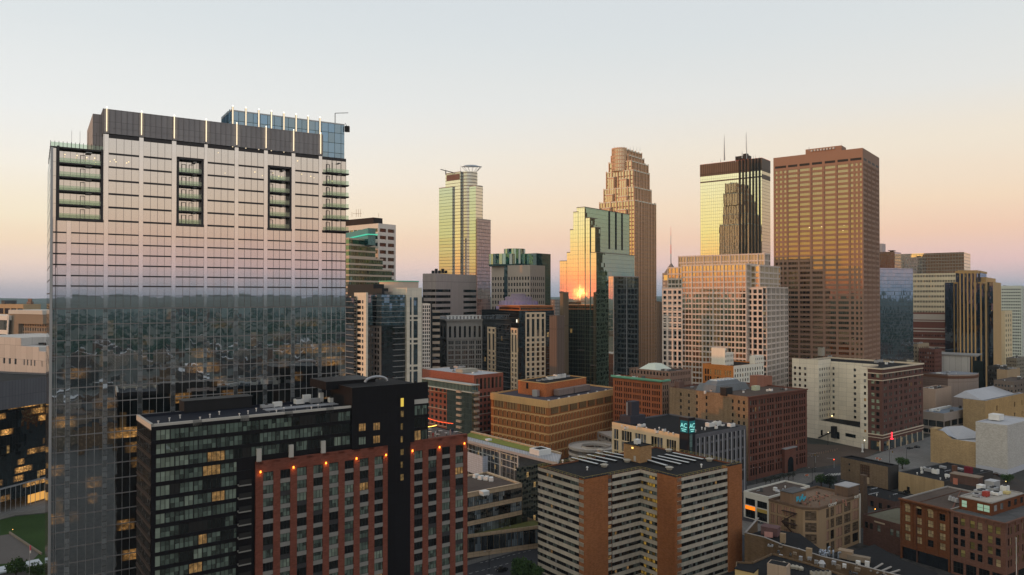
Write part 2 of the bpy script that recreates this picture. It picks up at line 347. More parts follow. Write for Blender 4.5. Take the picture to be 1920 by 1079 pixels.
def punched(b, F, z0, z1, us, zs, mat, smat=None, dep=.25, var=VAR, br=(1, 0), mode='h', off=0, blank=None):
    """wall with real openings: us / zs are the open intervals"""
    wi = b.mi(mat); si = b.mi(smat or mat); w = b.walls
    us = [x for x in us if x[0] >= 0 and x[1] <= F.L+1e-6]; zs = [x for x in zs if x[0] >= z0 and x[1] <= z1+1e-6]
    if mode == 'h':
        zc = z0
        for (a, c) in zs:
            w.wallq(F, 0, F.L, zc, a, off, si); uc = 0
            for (p, q) in us: w.wallq(F, uc, p, a, c, off, wi); uc = q
            w.wallq(F, uc, F.L, a, c, off, wi); zc = c
        w.wallq(F, 0, F.L, zc, z1, off, si)
    else:
        uc = 0
        for (p, q) in us:
            w.wallq(F, uc, p, z0, z1, off, wi); zc = z0
            for (a, c) in zs: w.wallq(F, p, q, zc, a, off, si); zc = c
            w.wallq(F, p, q, zc, z1, off, si); uc = q
        w.wallq(F, uc, F.L, z0, z1, off, wi)
    for (a, c) in zs:
        for (p, q) in us:
            for e in (p, q): w.quad(F.p(e, a, off), F.p(e, a, off-dep), F.p(e, c, off-dep), F.p(e, c, off), wi, [(0, a), (dep, a), (dep, c), (0, c)])
            for e in (a, c): w.quad(F.p(p, e, off), F.p(q, e, off), F.p(q, e, off-dep), F.p(p, e, off-dep), si)
            b.wins.append((F, p, q, a, c, pick(var), br, dep-off-.02))
def reg(L, n, frac, m0=0, m1=None):        # n openings spread over L
    m1 = m0 if m1 is None else m1; w = (L-m0-m1)/n
    return [(m0+w*(i+.5-frac/2), m0+w*(i+.5+frac/2)) for i in range(n)]
def groups(L, n, k, gfrac, wfrac, m0=0, m1=None):   # n groups of k openings
    o = []
    for a, c in reg(L, n, gfrac, m0, m1): o += [(a+x, a+y) for x, y in reg(c-a, k, wfrac)]
    return o
def floors(z0, z1, n, frac, lift=.5):
    h = (z1-z0)/n; return [(z0+h*(i+lift-frac/2), z0+h*(i+lift+frac/2)) for i in range(n)]
def plainF(b, F, z0, z1, mat): b.walls.wallq(F, 0, F.L, z0, z1, 0, b.mi(mat))
def unit(b, P, z, sx, sy, sz, ang=0, mat=M_METAL, name='rooftop_unit', fans=0):
    mb = MB(); mb.box((P.x, P.y, z+.25), sx, sy, sz, ang); ca, sa = math.cos(ang), math.sin(ang)
    for dx in (-1, 1):
        mb.box((P.x+dx*sx*.38*ca, P.y+dx*sx*.38*sa, z), .2, sy*.9, .26, ang, 1)
    for i in range(fans):
        q = (i+.5)/fans-.5; c = V((P.x+q*sx*ca, P.y+q*sx*sa, z+.25+sz)); mb.tube(c, c+V((0, 0, .3)), min(sx/fans, sy)*.36, n=12, m=1)
    mb.box((P.x, P.y, z+.25+sz), sx*1.04, sy*1.04, .12, ang, 1) if not fans else None
    return mb.build(name, [mat, M_DARK if fans else mat], b.root)
def clutter(b, z, n, a0=.08, a1=.92, c0=.08, c1=.92, s=(1, 3), h=(.6, 1.6), mats=(M_METAL, M_WHITE, M_ROOFG), seed=1):
    rr = random.Random(seed)
    for i in range(n):
        P = b.rp(rr.uniform(a0, a1), rr.uniform(c0, c1)); sx = rr.uniform(*s); k = rr.random()
        if k < .55: unit(b, P, z, sx, sx*rr.uniform(.5, 1), rr.uniform(*h), b.ang(), rr.choice(mats), fans=rr.choice((0, 0, 1, 2)))
        elif k < .8:
            mb = MB(); mb.tube((P.x, P.y, z), (P.x, P.y, z+.8), .2, n=8); mb.tube((P.x, P.y, z+.8), (P.x, P.y, z+1.1), .42, .3, n=8); mb.build('roof_vent', M_WHITE, b.root)
        else:
            mb = MB(); F = b.F[1]; d = F.t*sx*2; mb.tube((P.x-d.x, P.y-d.y, z+.35), (P.x+d.x, P.y+d.y, z+.35), .16, n=6)
            for q in (-.8, 0, .8): mb.box((P.x+d.x*q, P.y+d.y*q, z), .25, .25, .3)
            mb.build('roof_duct', M_METAL, b.root)
def mast(b, x, ytop, ybot, Y, r=.4, red=False, rungs=0):
    p = at(x, ybot, Y); q = at(x, ytop, Y); mb = MB(); hh = q.z-p.z; n = 4
    for i in range(n):
        mb.tube((p.x, p.y, p.z+hh*i/n), (p.x, p.y, p.z+hh*(i+1)/n), r*(1-.22*i), r*(1-.22*(i+1)), n=6, m=(i % 2) if red else 0)
    for i in range(rungs):
        z = p.z+hh*(.35+.6*i/rungs); mb.tube((p.x-1.6, p.y, z), (p.x, p.y, z), .15, n=4)
    return mb.build('antenna', [M_METAL, wall('aviation_red', (.5, .05, .03), .1)], b.root)
exec_order = []
# ---------------- near buildings ----------------
A_ = 36.5
def text(parent, s, F, u, z, off, size, mat, name='lettering', ext=.04):
    c = bpy.data.curves.new(name, 'FONT'); c.body = s; c.size = size; c.extrude = ext; c.align_x = 'CENTER'
    o = bpy.data.objects.new(name, c); me = bpy.data.meshes.new_from_object(o); bpy.data.objects.remove(o)
    me.materials.clear(); me.materials.append(mat); ob = bpy.data.objects.new(name, me); C.objects.link(ob); ob.parent = parent
    ob.location = F.p(u, z, off)-WL(parent); ob.rotation_euler = (math.pi/2, 0, F.ang); return ob
def copyparts(src, parent, loc, rz=0):
    o = src.copy(); C.objects.link(o); o.parent = parent; o.location = loc; o.rotation_euler = (0, 0, rz)
    for ch in src.children:
        c = ch.copy(); C.objects.link(c); c.parent = o
    return o

def glass_tower():
    P0 = col(93, 183.8); l, r = dirs(32.7); Rr = along(P0, r, 648)
    poly = [P0+l*45, P0, Rr, Rr+l*45]; b = Bld('glass_tower', 'tall mirror-glass tower with stacked balconies and light strips on its grey rooftop screen', 'skyscraper', poly, 146.3)
    F = b.F[1]; L = F.L
    GU = glass('tower_upper_glass', (.09, .085, .085), (.79, .76, .76), .78, (1.6, 3.44), .0012, .0010, lines=None, vary=.4)
    GP = glass('tower_pier_glass', (.33, .32, .33), (.86, .83, .84), .76, (50, 2.7), .001, .001, rough=.03)
    GL = glass('tower_lower_glass', (.030, .040, .045), (.84, .90, .93), .72, (1.55, 3.95), .004, .006, lit=.02, lits=.14, litc=(1, .55, .16), wscale=.35, amber=14)
    GPL = glass('tower_lower_pier_glass', (.20, .215, .225), (.85, .9, .92), .50, (50, 1.4), .006, .008, lines=(0, .1), linec=(.05, .05, .05))
    DK = wall('tower_dark_bronze', (.055, .05, .052), .1, .5); SV = wall('tower_silver_mullion', (.42, .43, .44), .1, .4, metal=.5)
    LI = wall('tower_dark_line', (.12, .105, .105), .1, .5); GB = wall('tower_grey_slab', (.20, .19, .19), .1, .6)
    piers = [(103.5, 107), (124, 132.5), (194, 202), (259.5, 267.5), (321, 329), (382, 388), (439, 446), (494, 501), (546, 552.5), (597, 603)]
    pu = [(F.ux(a), F.ux(c)) for a, c in piers]
    low = F.ux(192); u6 = F.ux(604)
    rec = [(F.ux(106), F.ux(191.5), 124.4, 141.6), (F.ux(331), F.ux(380), 124.4, 141.8), (F.ux(502), F.ux(545), 124.4, 141.8)]
    zs = [0.0]
    z = 101.9-3.95*25
    offz = [z+3.95*i for i in range(26)]; offz = [q for q in offz if q > .5]
    res = [102.4-.5, 105, 107.6, 110.2, 112.9, 115.6, 118.3, 120.9, 124.4, 127.84, 131.28, 134.72, 138.16, 141.6, 146.3]
    levels = [0]+offz[:-1]+res
    zsplit = 101.9
    # glass skin in cells, openings left for the balcony recesses
    up, lo = MB(), MB()
    lo.wallq(F, 0, L, 0, zsplit)
    us = sorted([0, low, L]+[x for q in rec for x in q[:2]])
    for i in range(len(us)-1):
        a, c = us[i], us[i+1]; top = 141.6 if c <= low+.01 else 146.3
        hole = [q for q in rec if a >= q[0]-.01 and c <= q[1]+.01]
        if hole:
            up.wallq(F, a, c, zsplit, hole[0][2])
            if top > hole[0][3]: up.wallq(F, a, c, hole[0][3], top)
            up.wallq(F, a, c, hole[0][2], hole[0][3], -1.9)
        else: up.wallq(F, a, c, zsplit, top)
    up.build('upper_glass_skin', GU, b.root); lo.build('lower_glass_skin', GL, b.root)
    sd = MB()
    for G_ in (b.F[0], b.F[2], b.F[3]): sd.wallq(G_, 0, G_.L, 0, 141.6)
    sd.wallq(b.F[2], 0, 27, 141.6, 146.3)
    sd.build('side_glass_skin', glass('tower_side_glass', (.06, .065, .07), (.8, .83, .85), .4, (1.6, 3.4), .004, .004, lines=(.12, .3), linec=(.1, .1, .1)), b.root)
    cp = MB(); cp.fbox(F, 0, .55, 0, 141.7, -.3, .35); cp.build('corner_post', SV, b.root)
    dp = MB(); dp.fbox(F, pu[0][0], pu[0][1]-.15, 112, 141.7, 0, .3); dp.fbox(F, pu[0][0]+.1, pu[0][1]-.35, 0, 112, 0, .3); dp.build('corner_post', [DK], b.root)
    for (a, c) in pu[1:]:
        m = MB(); top = 124.2 if c < low else 146.3
        m.fbox(F, a, c, zsplit, top, 0, .12, 0); m.fbox(F, a, c, 0, zsplit, 0, .12, 1); m.build('facade_pier', [GP, GPL], b.root)
    # horizontal bars between piers
    edges = [(0.6, pu[0][0])]+[(pu[i][1], pu[i+1][0]) for i in range(len(pu)-1)]+[(pu[-1][1], L)]
    for z in res[1:]:
        runs = []
        for (a, c) in edges:
            if c <= low+1.5 and z > 141.7: continue
            if any(a >= q[0]-1 and c <= q[1]+1 and q[2]-.1 < z < q[3]+.3 for q in rec): continue
            if a > u6 and 124 < z < 142: continue
            if runs and a-runs[-1][1] < 2.2: runs[-1][1] = c
            else: runs.append([a, c])
        t = .34 if z < 124 else .46
        if z > 146: t = .9
        if z < 106: t = .1
        for a, c in runs: bars = MB(); bars.fbox(F, a+.05, c-.05, z-t, z, 0, .10); bars.build('spandrel_bar', DK, b.root)
    g = MB()
    for z in offz[:-1]: g.fbox(F, 0, L, z-.26, z, 0, .1, 1)
    g.fbox(F, 0, L, zsplit-.3, zsplit, 0, .16, 1)
    for (a, c) in edges:
        n = max(1, round((c-a)/1.62)); st = (c-a)/n
        for i in range(n+1):
            u = a+st*i; big = (i == n//2 and n > 4)
            g.fbox(F, u-(.07 if big else .035), u+(.07 if big else .035), 0, zsplit, 0, .11, 0)
            top = 146.3
            hole = [q for q in rec if q[0]-.3 <= u <= q[1]+.3]
            if c <= low+.2: top = 124.2
            for (z0, z1) in ([(zsplit, 124.2), (141.9, 146.3)] if hole and c > low+.2 else [(zsplit, top)]):
                g.fbox(F, u-.03, u+.03, z0, z1, 0, .09, 2)
                if big: g.fbox(F, u+.25, u+.31, z0, z1, 0, .09, 2)
    for z in res[:-1]: g.fbox(F, 0, L if z < 124 else u6, z-.02, z+.02, 0, .05, 2)
    g.build('mullion_grid', [SV, GB, LI], b.root)
    # balcony stacks
    GR = clear_rail('balcony_rail_glass', (.55, .68, .58), .14)
    def stack(q0, q1, doors, deep):
        fr = MB(); w = .45
        if not deep:
            fr.fbox(F, q0-.1, q0+w, 124, 142.2, -1.9, .35); fr.fbox(F, q1-w, q1+.1, 124, 142.2, -1.9, .35)
        if q1 > low+2 and not deep: fr.fbox(F, q0, q1, 141.6, 142.2, -1.9, .35)
        fr.fbox(F, q0-.2, q1+.2, 123.7, 124.3, -1.9 if not deep else 0, .45); fr.build('balcony_frame', DK, b.root)
        for k in range(5 if not deep else 6):
            z = 124.4+3.44*k; s = MB(); o0 = -1.9 if not deep else 0; o1 = .3 if not deep else 1.7
            s.fbox(F, q0+.3, q1-.3+(1.0 if deep else 0), z-.35, z, o0, o1); sl_ = s.build('balcony', DK, b.root)
            rl = MB(); rl.wallq(F, q0+.4, q1-.4+(1.0 if deep else 0), z, z+1.15, o1-.1); rl.build('glass_rail', GR, sl_)
            dr = MB()
            for d in doors:
                u = q0+(q1-q0)*d
                for e in (u-.5, u+.5): dr.fbox(F, e-.07, e+.07, z, z+2.5, o0, o0+.12)
                dr.fbox(F, u-.5, u+.5, z+2.38, z+2.5, o0, o0+.12)
            n = int((q1-q0)/1.25)
            for i in range(1, n): 
                u = q0+(q1-q0)*i/n; dr.fbox(F, u-.03, u+.03, z, z+3.1, o0, o0+.06)
            dr.fbox(F, q0+(q1-q0)*.62, q0+(q1-q0)*.75, z+2.95, z+3.08, o0, o1-.3, 1)
            dr.build('balcony_door', [DK, M_WHITE], sl_)
    for q in rec: stack(q[0], q[1], (.56,) if q is rec[0] else ((.3, .58) if q is rec[1] else (.2,)), False)
    stack(F.ux(606), L-.3, (.2,), True)
    # low roof terrace with glass rail posts
    rt = MB(); T1 = Face(F.P, F.p(low, 0).to_2d()); q = [F.p(0, 141.6), F.p(low, 141.6), F.p(low, 141.6, -45), F.p(0, 141.6, -45)]; rt.poly(q)
    q = [F.p(low, 146.3), F.p(L, 146.3), F.p(L, 146.3, -45), F.p(low, 146.3, -45)]; rt.poly(q); rt.build('roof', M_ROOFG, b.root)
    rp_ = MB(); rp_.fbox(F, 0, low, 141.6, 142.0, -.4, .2)
    for i in range(14):
        u = low*i/13; rp_.tube(F.p(u, 142, -.2), F.p(u, 143.4, -.05), .06, n=5)
    rp_.tube(F.p(0, 142, -.2), F.p(0, 142, -30), .08, n=5)
    for i in range(6): rp_.tube(F.p(0, 142, -3-5*i), F.p(0, 143.3, -3-5*i), .05, n=5)
    rp_.build('terrace_railing', DK, b.root)
    rg = MB(); rg.wallq(F, 0, low, 142, 143.1, -.15); rg.build('terrace_glass', GR, b.root)
    rtn = Face(F.p(low, 0, -27).to_2d(), F.p(low, 0).to_2d()); m = MB(); m.wallq(rtn, 0, 27, 141.6, 146.3); m.build('return_glass_skin', GU, b.root)
    # grey rooftop screen
    z0, z1 = 146.5, 152.8; sc_ = MB(); pts = [F.p(low, 0), F.p(u6, 0), F.p(u6, 0, -12), F.p(low, 0, -27)]
    pts = [p.to_2d() for p in pts]; off = .35
    for i in range(4):
        G_ = Face(pts[i], pts[(i+1) % 4]); sc_.wallq(G_, 0, G_.L, z0, z1, 0)
        n = int(G_.L/1.35)
        for k in range(n+1):
            u = min(G_.L-.05, G_.L*k/n); sc_.fbox(G_, u-.05, u+.05, z0, z1, 0, .14)
        for zz in (z0+1.6, z0+.1, z1-.12): sc_.fbox(G_, 0, G_.L, zz-.06, zz+.06, 0, .06)
    sc_.poly([(p.x, p.y, z1-1.2) for p in pts]); sc_.build('rooftop_screen', wall('screen_grey_panel', (.34, .32, .325), .12, .6, joint=(1.35, 3.4, .04)), b.root)
    m = MB(); m.fbox(F, low-2.2, low, 141.6, 151.8, -27, -3); m.build('stair_housing', _m['screen_grey_panel'], b.root)
    LS = emis('light_strip', (1, .80, .52), 1.7); LT = emis('light_strip_tip', (1, .9, .72), 4)
    for (a, c) in pu[2:]:
        u = (a+c)/2; m = MB(); m.fbox(F, u-.10, u+.10, 147, 153, .2, .36); o = m.build('light_strip', LS, b.root)
        m = MB(); m.tube(F.p(u, 153.0, .25), F.p(u, 153.25, .25), .14, n=6); m.build('strip_tip', LT, o)
    # blue glass crown behind
    base = V(F.p(0, 0, -14).to_2d()); c0 = along(base, F.t, 432); c1 = along(base, F.t, 645); l_ = dirs(32.7)[0]; k0 = along(c0, l_, 415)
    cr = [k0, c0, c1, c1+(k0-c0)]; GC = glass('crown_blue_glass', (.05, .14, .27), (.6, .78, .9), .35, (2.1, 3.2), .02, .01, lines=(.12, .14), linec=(.05, .07, .06), vary=.6)
    m = MB(); tp = MB()
    for i in range(4):
        G_ = Face(cr[i], cr[(i+1) % 4]); m.wallq(G_, 0, G_.L, 146.3, 160)
        if i == 1:
            for k in range(8):
                u = .4+(G_.L-8.5)*k/7; q = MB(); q.fbox(G_, u-.28, u+.28, 147, 160.9, 0, .3, 0); f_ = q.build('crown_fin', [SV], b.root)
                q = MB(); q.fbox(G_, u-.10, u+.10, 147.5, 161, .32, .45); q.build('light_strip', LS, f_)
                q = MB(); q.tube(G_.p(u, 161, .3), G_.p(u, 161.3, .3), .15, n=6); q.build('strip_tip', LT, f_)
        if i == 0:
            for k in range(9): m.fbox(G_, G_.L*k/9, G_.L*k/9+.12, 146.3, 160.4, 0, .25)
        tp.fbox(G_, 0, G_.L, 159.7, 160.05, -.3, .1)
    m.build('crown_glass', GC, b.root); tp.build('crown_rim', SV, b.root); q = MB(); q.poly([(p.x, p.y, 158.5) for p in cr]); q.build('crown_roof', M_ROOF, b.root)
    q = MB(); e = V((c1.x, c1.y, 160)); q.tube(e-V((3, 0, 0)), e+V((-3, 0, 3.6)), .12); q.tube(e+V((-3, 0, 3.6)), e+V((1.2, 0, 3.7)), .1); q.tube(e+V((-9, 3, 0)), e+V((-9, 3, 1.6)), .1); q.tube(e+V((-9, 3, 1.6)), e+V((-6, 3, 1.2)), .08)
    q.box((e.x+.9, e.y, 157.6), 1.4, 1.2, 1.8); q.tube(e+V((.9, 0, -.8)), e+V((.2, 0, .4)), .08); q.build('window_cleaning_arm', M_DARK, b.root)
    # upper floor ceiling lights seen through the glass
    lt = MB(); rr = random.Random(3)
    for (px, py) in ((205, 303), (213, 300), (216, 304), (240, 304), (236, 306), (408, 287), (421, 325), (477, 323), (491, 330), (511, 325), (522, 331), (527, 332), (557, 302), (565, 327), (582, 331), (588, 334), (615, 338), (622, 340), (120, 290), (143, 292), (176, 297), (178, 305), (161, 296)):
        u = F.ux(px); Y = F.p(u, 0).y; zz = zat(px, py, Y); lt.tube(F.p(u, zz, .02), F.p(u, zz, .1), .10+.08*rr.random(), n=7)
    lt.build('interior_light', emis('chandelier', (1, .78, .42), 1.6), b.root)
glass_tower()

def brick_black_tower():
    l, r = dirs(A_); P0 = col(285, 160); R_ = along(P0, r, 875); Lf = along(P0, l, 258)
    zb, zt, zc = 66.5, 77.5, 82.0
    b = Bld('apartment_tower', 'black and red brick apartment tower with orange wall lamps in front of the mirror-glass tower', 'apartment tower', [Lf, P0, R_, Lf+R_-P0], zt)
    F = b.F[1]; BR = wall('red_brick', (.215, .074, .052), .18, .85, brick=True); BK = wall('black_panel', (.010, .010, .013), .25, .55, joint=(1.2, 3, .03))
    CC = wall('grey_spandrel', (.24, .235, .22), .12, .8); CW = wall('white_cap', (.48, .46, .42), .08, .7); CD = wall('dark_spandrel', (.045, .045, .048), .1, .7)
    GA = glass('curtained_green_glass', (.10, .135, .112), (.8, .9, .85), .22, (.95, 3), .006, .004, vary=.75)
    GD2 = glass('dark_room_glass', (.008, .009, .009), (.8, .9, .88), .13, (.95, 3), .008, .004)
    GW = glass('pale_curtain_glass', (.22, .27, .22), (.8, .9, .85), .10, (.95, 3), .004, .004, vary=.3)
    b.mi(BK); u = F.ux; fl = [76.2-3.0*i for i in range(26)]
    uA, uB, uC, uD, uE, uF = u(285), u(479.5), u(659), u(726), u(768), u(803)
    var1 = [(GA, .56), (GD2, .24), (GW, .10), (M_FRAME, .06), (G_LIT, .02)]
    for z in fl:
        if z-2.6 < 0: break
        hi = z > 68; end = uC-.3 if z-2.3 > zb+.2 else uB-4.2
        b.walls.fbox(F, 0, (uC if z > zb else uB-1.0), z-.05, z+.75, -.1, .12, b.mi(BK))
        a = .9; first = True
        while a < end:
            w = R.choice((1.9, 2.85, 3.8)); g = GW if first else pick(var1); first = False
            if z < 58 and a < 1.2: w = .95
            c = min(a+w, end)
            if c-a > .5:
                b.wins.append((F, a, c, z-2.3, z-.05, g, (max(0, round((c-a)/.95)-1), 0), 0.02))
            a = c+.04
        if z < zb-.5:       # balcony ends beside the brick
            m = MB(); m.fbox(F, uB-4.0, uB-1.2, z-2.5, z-2.2, 0, 1.3, 0); m.fbox(F, uB-4.0, uB-1.2, z-2.2, z-1.1, 1.25, 1.3, 1); m.build('balcony', [CC, M_FRAME], b.root)
    b.walls.wallq(F, 0, uC, 0, zt-1.2, -.05, b.mi(BK)); b.walls.wallq(F, uC, F.L if False else uF, 0, zc, -.05, b.mi(BK))
    # left side face: dark ribbon glass
    F0 = b.F[0]; b.walls.wallq(F0, 0, F0.L, 0, zt-1.2, -.05, b.mi(BK))
    for z in fl:
        if z-2.6 < 0: break
        b.wins.append((F0, .5, F0.L*.5-.2, z-2.3, z-.1, glass('side_dark_glass', (.03, .028, .026), (.7, .75, .75), .30, (1.2, 3), .01, .006), (5, 0), 0.0))
        b.wins.append((F0, F0.L*.5+.2, F0.L-.5, z-2.3, z-.1, _m['side_dark_glass'], (5, 0), 0.0))
        b.walls.fbox(F0, 0, F0.L, z, z+.3, -.1, .08, b.mi(CD))
    for G_ in (b.F[2], b.F[3]): b.walls.wallq(G_, 0, G_.L, 0, zb if G_ is b.F[2] else zb, 0, b.mi(BK))
    # parapet band
    m = MB(); x = 0
    while x < uC:
        for w, mi in ((8.4, 0), (1.9, 1)):
            e = min(x+w, uC)
            if e > x: m.fbox(F, x, e, zt-1.2, zt, -.5, .1+.02*mi, mi); 
            x = e
    m.fbox(F0, 0, F0.L+.1, zt-1.2, zt, -.5, .1, 0); m.build('white_parapet', [CW, CC], b.root); m = MB(); m.fbox(F, u(775.5), uF, zt-1.2, zt, -.5, .1, 0); m.build('white_parapet', [CW, CC], b.root)
    m = MB(); bl = F0.L
    m.poly([F.p(.3, zt-.7, -.3), F.p(uF, zt-.7, -.3), F.p(uF, zt-.7, -bl), F.p(.3, zt-.7, -bl)]); m.fbox(F, 0, uF, zt-1.2, zt-.1, -bl-.3, -bl, 0)
    m.build('roof', wall('roof_blue_black', (.018, .021, .032), .3, .7), b.root)
    # upper right wing end
    g = Face(F.p(uF, 0).to_2d(), F.p(uF, 0, -bl).to_2d()); b.walls.wallq(g, 0, g.L, zb, zt, 0, b.mi(BK))
    for k in range(3):
        z = 76.2-3.3*k; a = u(776)
        b.wins.append((F, a+.2, a+(uF-a)*.5, z-2.9, z-.3, [GA, GD2, G_LIT][k], (1, 0), .0)); b.wins.append((F, a+(uF-a)*.52, uF-.3, z-2.9, z-.3, [GA, GD2, GA][k], (1, 0), .0))
        b.wins.append((g, .4, g.L*.5, z-2.9, z-.3, GA, (3, 0), .0))
    # brick fields
    m = MB()
    for (x0, x1, n) in ((uB, uD, 8), (uE, F.L, 4)):
        us = reg(x1-x0, n, .60, .9 if n == 8 else .35, .5); us = [(a+x0, c+x0) for a, c in us]
        bf = MB(); top = zb
        bf.fbox(F, x0, us[0][0], 0, top, -.2, .5, 0); bf.fbox(F, us[-1][1], x1, 0, top, -.2, .5, 0)
        for i in range(n-1): bf.fbox(F, us[i][1], us[i+1][0], 0, top, -.2, .5, 0)
        for (a, c) in us: bf.fbox(F, a, c, 64.0, top-.01, -.2, .48, 0)
        for i, (a, c) in enumerate(us):
            for k in range(20):
                z = 63.9-3.0*k; zz = z-2.0
                if zz < 1: break
                dk = ((i*7+k*3) % 5 == 0 and k > 0)
                bf.fbox(F, a, c, z-3.0, zz, -.1, .38 if dk else .40, 2 if dk else 1)
                b.wins.append((F, a, c, zz, z, pick([(GA, .42), (GW, .1), (G_DARK, .40), (GD2, .13), (G_LIT, .03)]), (2, 0), -.2))
        bf.build('brick_field', [BR, CC, CD], b.root)
    sf = MB(); g = b.F[2]; sf.wallq(g, 0, g.L, 0, zb, .02); sf.fbox(F, uE, F.L, zb-.6, zb+.25, -.6, .5); sf.fbox(F, uB, uD, zb-.5, zb+.15, -.6, .5); sf.build('brick_side', BR, b.root)
    m = MB(); m.poly([F.p(uF, zb-.2, 0), F.p(F.L, zb-.2, 0), F.p(F.L, zb-.2, -bl), F.p(uF, zb-.2, -bl)]); m.build('terrace', wall('terrace_paving', (.12, .10, .09), .3), b.root)
    for px in (486, 546, 606): 
        a = u(px); m = MB(); m.fbox(F, a-.55, a+.55, zb, zb+3.1, 0, .5); m.build('white_fin', CW, b.root)
    # black core with stair slit
    m = MB(); m.fbox(F, uC, u(775.5), zb, zc, -13, .55); m.fbox(F, uD, uE, 0, zb, -1, .56)
    m.fbox(F, uC-3.3, u(730), zc-1.2, zc+.9, -19, -8); m.build('stair_core', BK, b.root)
    m = MB(); m.poly([F.p(uC+.4, zc-.05+.08, .1), F.p(u(775), zc+.03, .1), F.p(u(775), zc+.03, -12.6), F.p(uC+.4, zc+.03, -12.6)]); m.build('core_roof', M_ROOF, b.root)
    for k in range(7):
        z = 78.3-3.3*k*1.0; m = MB(); a = u(749.8); m.fbox(F, a, a+.85, z-2.2 if k == 0 else z-1.6, z, .56, .6)
        m.build('stair_window', emis('stair_light', (1, .72, .12), .75) if k == 0 else glass('dim_stair_glass', (.05, .04, .02), (.8, .8, .8), .1, (5, 5), lit=.5, lits=.15), b.root)
    for (px, pw, zz) in ((671, 17, 72.9), (698, 17, 72.7), (671, 17, 69.5), (698, 17, 69.4)):
        a = u(px); b.wins.append((F, a, a+2.0, zz-2.0, zz, pick([(GW, .5), (G_LIT, .5)]), (2, 0), -.57))
    # wall lamps
    for (px, py) in ((488, 883), (549.5, 874.5), (610, 866.5), (667, 858), (722, 851.5), (771.5, 843.5), (822, 837), (868.5, 830)):
        a = u(px); q = F.p(a, 0, .5); z = zat(px, py, q.y); m = MB(); p = F.p(a, z, .72); m.tube(p, p-V((0, 0, .45)), .16, .2, n=8)
        o = m.build('wall_lamp', emis('lamp_orange', (1, .28, .03), 5), b.root)
        ld = bpy.data.lights.new('wall_lamp_light', 'POINT'); ld.energy = 26; ld.color = (1, .33, .06); ld.shadow_soft_size = .15
        lo_ = bpy.data.objects.new('wall_lamp_light', ld); C.objects.link(lo_); lo_.parent = b.root; lo_.location = F.p(a, z-.75, 1.0)-V(b.root.location)
    b.rp = lambda a, c: (F.p(F.L*a, 0, -bl*c)).to_2d(); b.poly_ = b.poly
    # roof equipment
    z = zt-.7
    for (px, py, sx, sy, sz, mt, fn) in ((405, 768, 16, 5, 2.6, M_DARK, 0), (430, 764, 8, 2.0, .8, M_METAL, 0), (500, 766, 3, 1.2, .7, M_METAL, 1), (520, 764, 2.2, 1, 1, M_WHITE, 0), (560, 759, 2, 2, 1.2, M_WHITE, 1), (575, 756, 2, 1, 1.8, M_WHITE, 0), (590, 757, 2.4, 1.2, 1, M_METAL, 0), (602, 755, 1, 1, 2.2, M_WHITE, 0), (622, 756, 1.6, 1.6, 1.2, M_WHITE, 1), (637, 753, 2.6, 1, 1, M_METAL, 0)):
        p = gp(px, py, z); unit(b, p, z, sx, sy, sz, F.ang, mt, fans=fn)
    for q in (.22, .24, .27):
        m = MB(); m.tube(F.p(F.L*.33, z+.5, -bl*(q*3-.3)), F.p(F.L*.56, z+.5, -bl*(q*3-.3)), .14, n=6)
        for k in range(6): m.tube(F.p(F.L*(.34+.04*k), z, -bl*(q*3-.3)), F.p(F.L*(.34+.04*k), z+.5, -bl*(q*3-.3)), .08, n=5)
        m.build('roof_pipe', M_METAL, b.root)
    p = gp(840/1, 0, 0) if False else None
    m = MB(); c = F.p(u(725), zc+.1, -6)
    prev = None
    for k in range(9):
        t = math.pi*k/8; q = c+V((F.t.x*math.cos(t)*3.2, F.t.y*math.cos(t)*3.2, .2+1.3*math.sin(t)))
        if prev is not None: m.tube(prev, q, .35, n=8)
        prev = q
    m.build('roof_pipe', M_METAL, b.root)
    for k in range(14):
        p = F.p(2+k*2.9, z, -3.2-3*(k % 3)); m = MB(); m.tube(p, p+V((0, 0, .7)), .12, n=6); m.box(p+V((0, 0, .7)), .35, .35, .15); m.build('roof_vent', M_WHITE, b.root)
    b.finish(True, frame=M_FRAME, wname='black_wall')
    # terrace furniture: separate things
    T = zb-.2
    tt = wall('table_top', (.42, .40, .38), .1, .5); st = wall('seat_red', (.16, .03, .03), .2, .7)
    spots = [(.08, .12), (.08, .42), (.36, .14), (.38, .5), (.62, .16), (.64, .46), (.86, .15), (.2, .75), (.55, .78)]
    W = F.L-uF
    cats = ['nearest the glazed wall', 'behind the first one', 'left of the middle by the parapet', 'in the middle of the deck', 'right of the middle by the parapet', 'second row on the right', 'at the far right corner by the parapet', 'deep in the left corner', 'at the back under the string lights']
    for i, (a, c) in enumerate(spots):
        p = F.p(uF+W*a, T, -.8-bl*.8*c); o = thing('patio_table', 'small pale patio table on the brick terrace, '+cats[i], 'table', p, 'patio tables on the brick terrace')
        m = MB(); m.box(p+V((0, 0, .72)), 1.1, 1.1, .06, F.ang); m.build('table_top', tt, o); m = MB(); m.tube(p, p+V((0, 0, .72)), .06, n=6); m.tube(p, p+V((0, 0, .04)), .3, n=8); m.build('leg', M_DARK, o)
    m = MB(); rl = MB()
    for k in range(2):
        pass
    sl0 = F.p(uF+.2, T+6.5, -bl*.45); ends = [(F.p(F.L-1.0, T+2.6, -bl*.35), emis('string_red', (1, .10, .03), 3.0), 'string of red lights sloping down over the brick terrace', (sl0, )), (F.p(uF+W*.6, T+2.2, -bl*.5), emis('string_yellow', (1, .55, .10), 5), 'row of bright amber bulbs beside the glazed wall over the brick terrace', (F.p(uF+.1, T+3.4, -bl*.45),))]
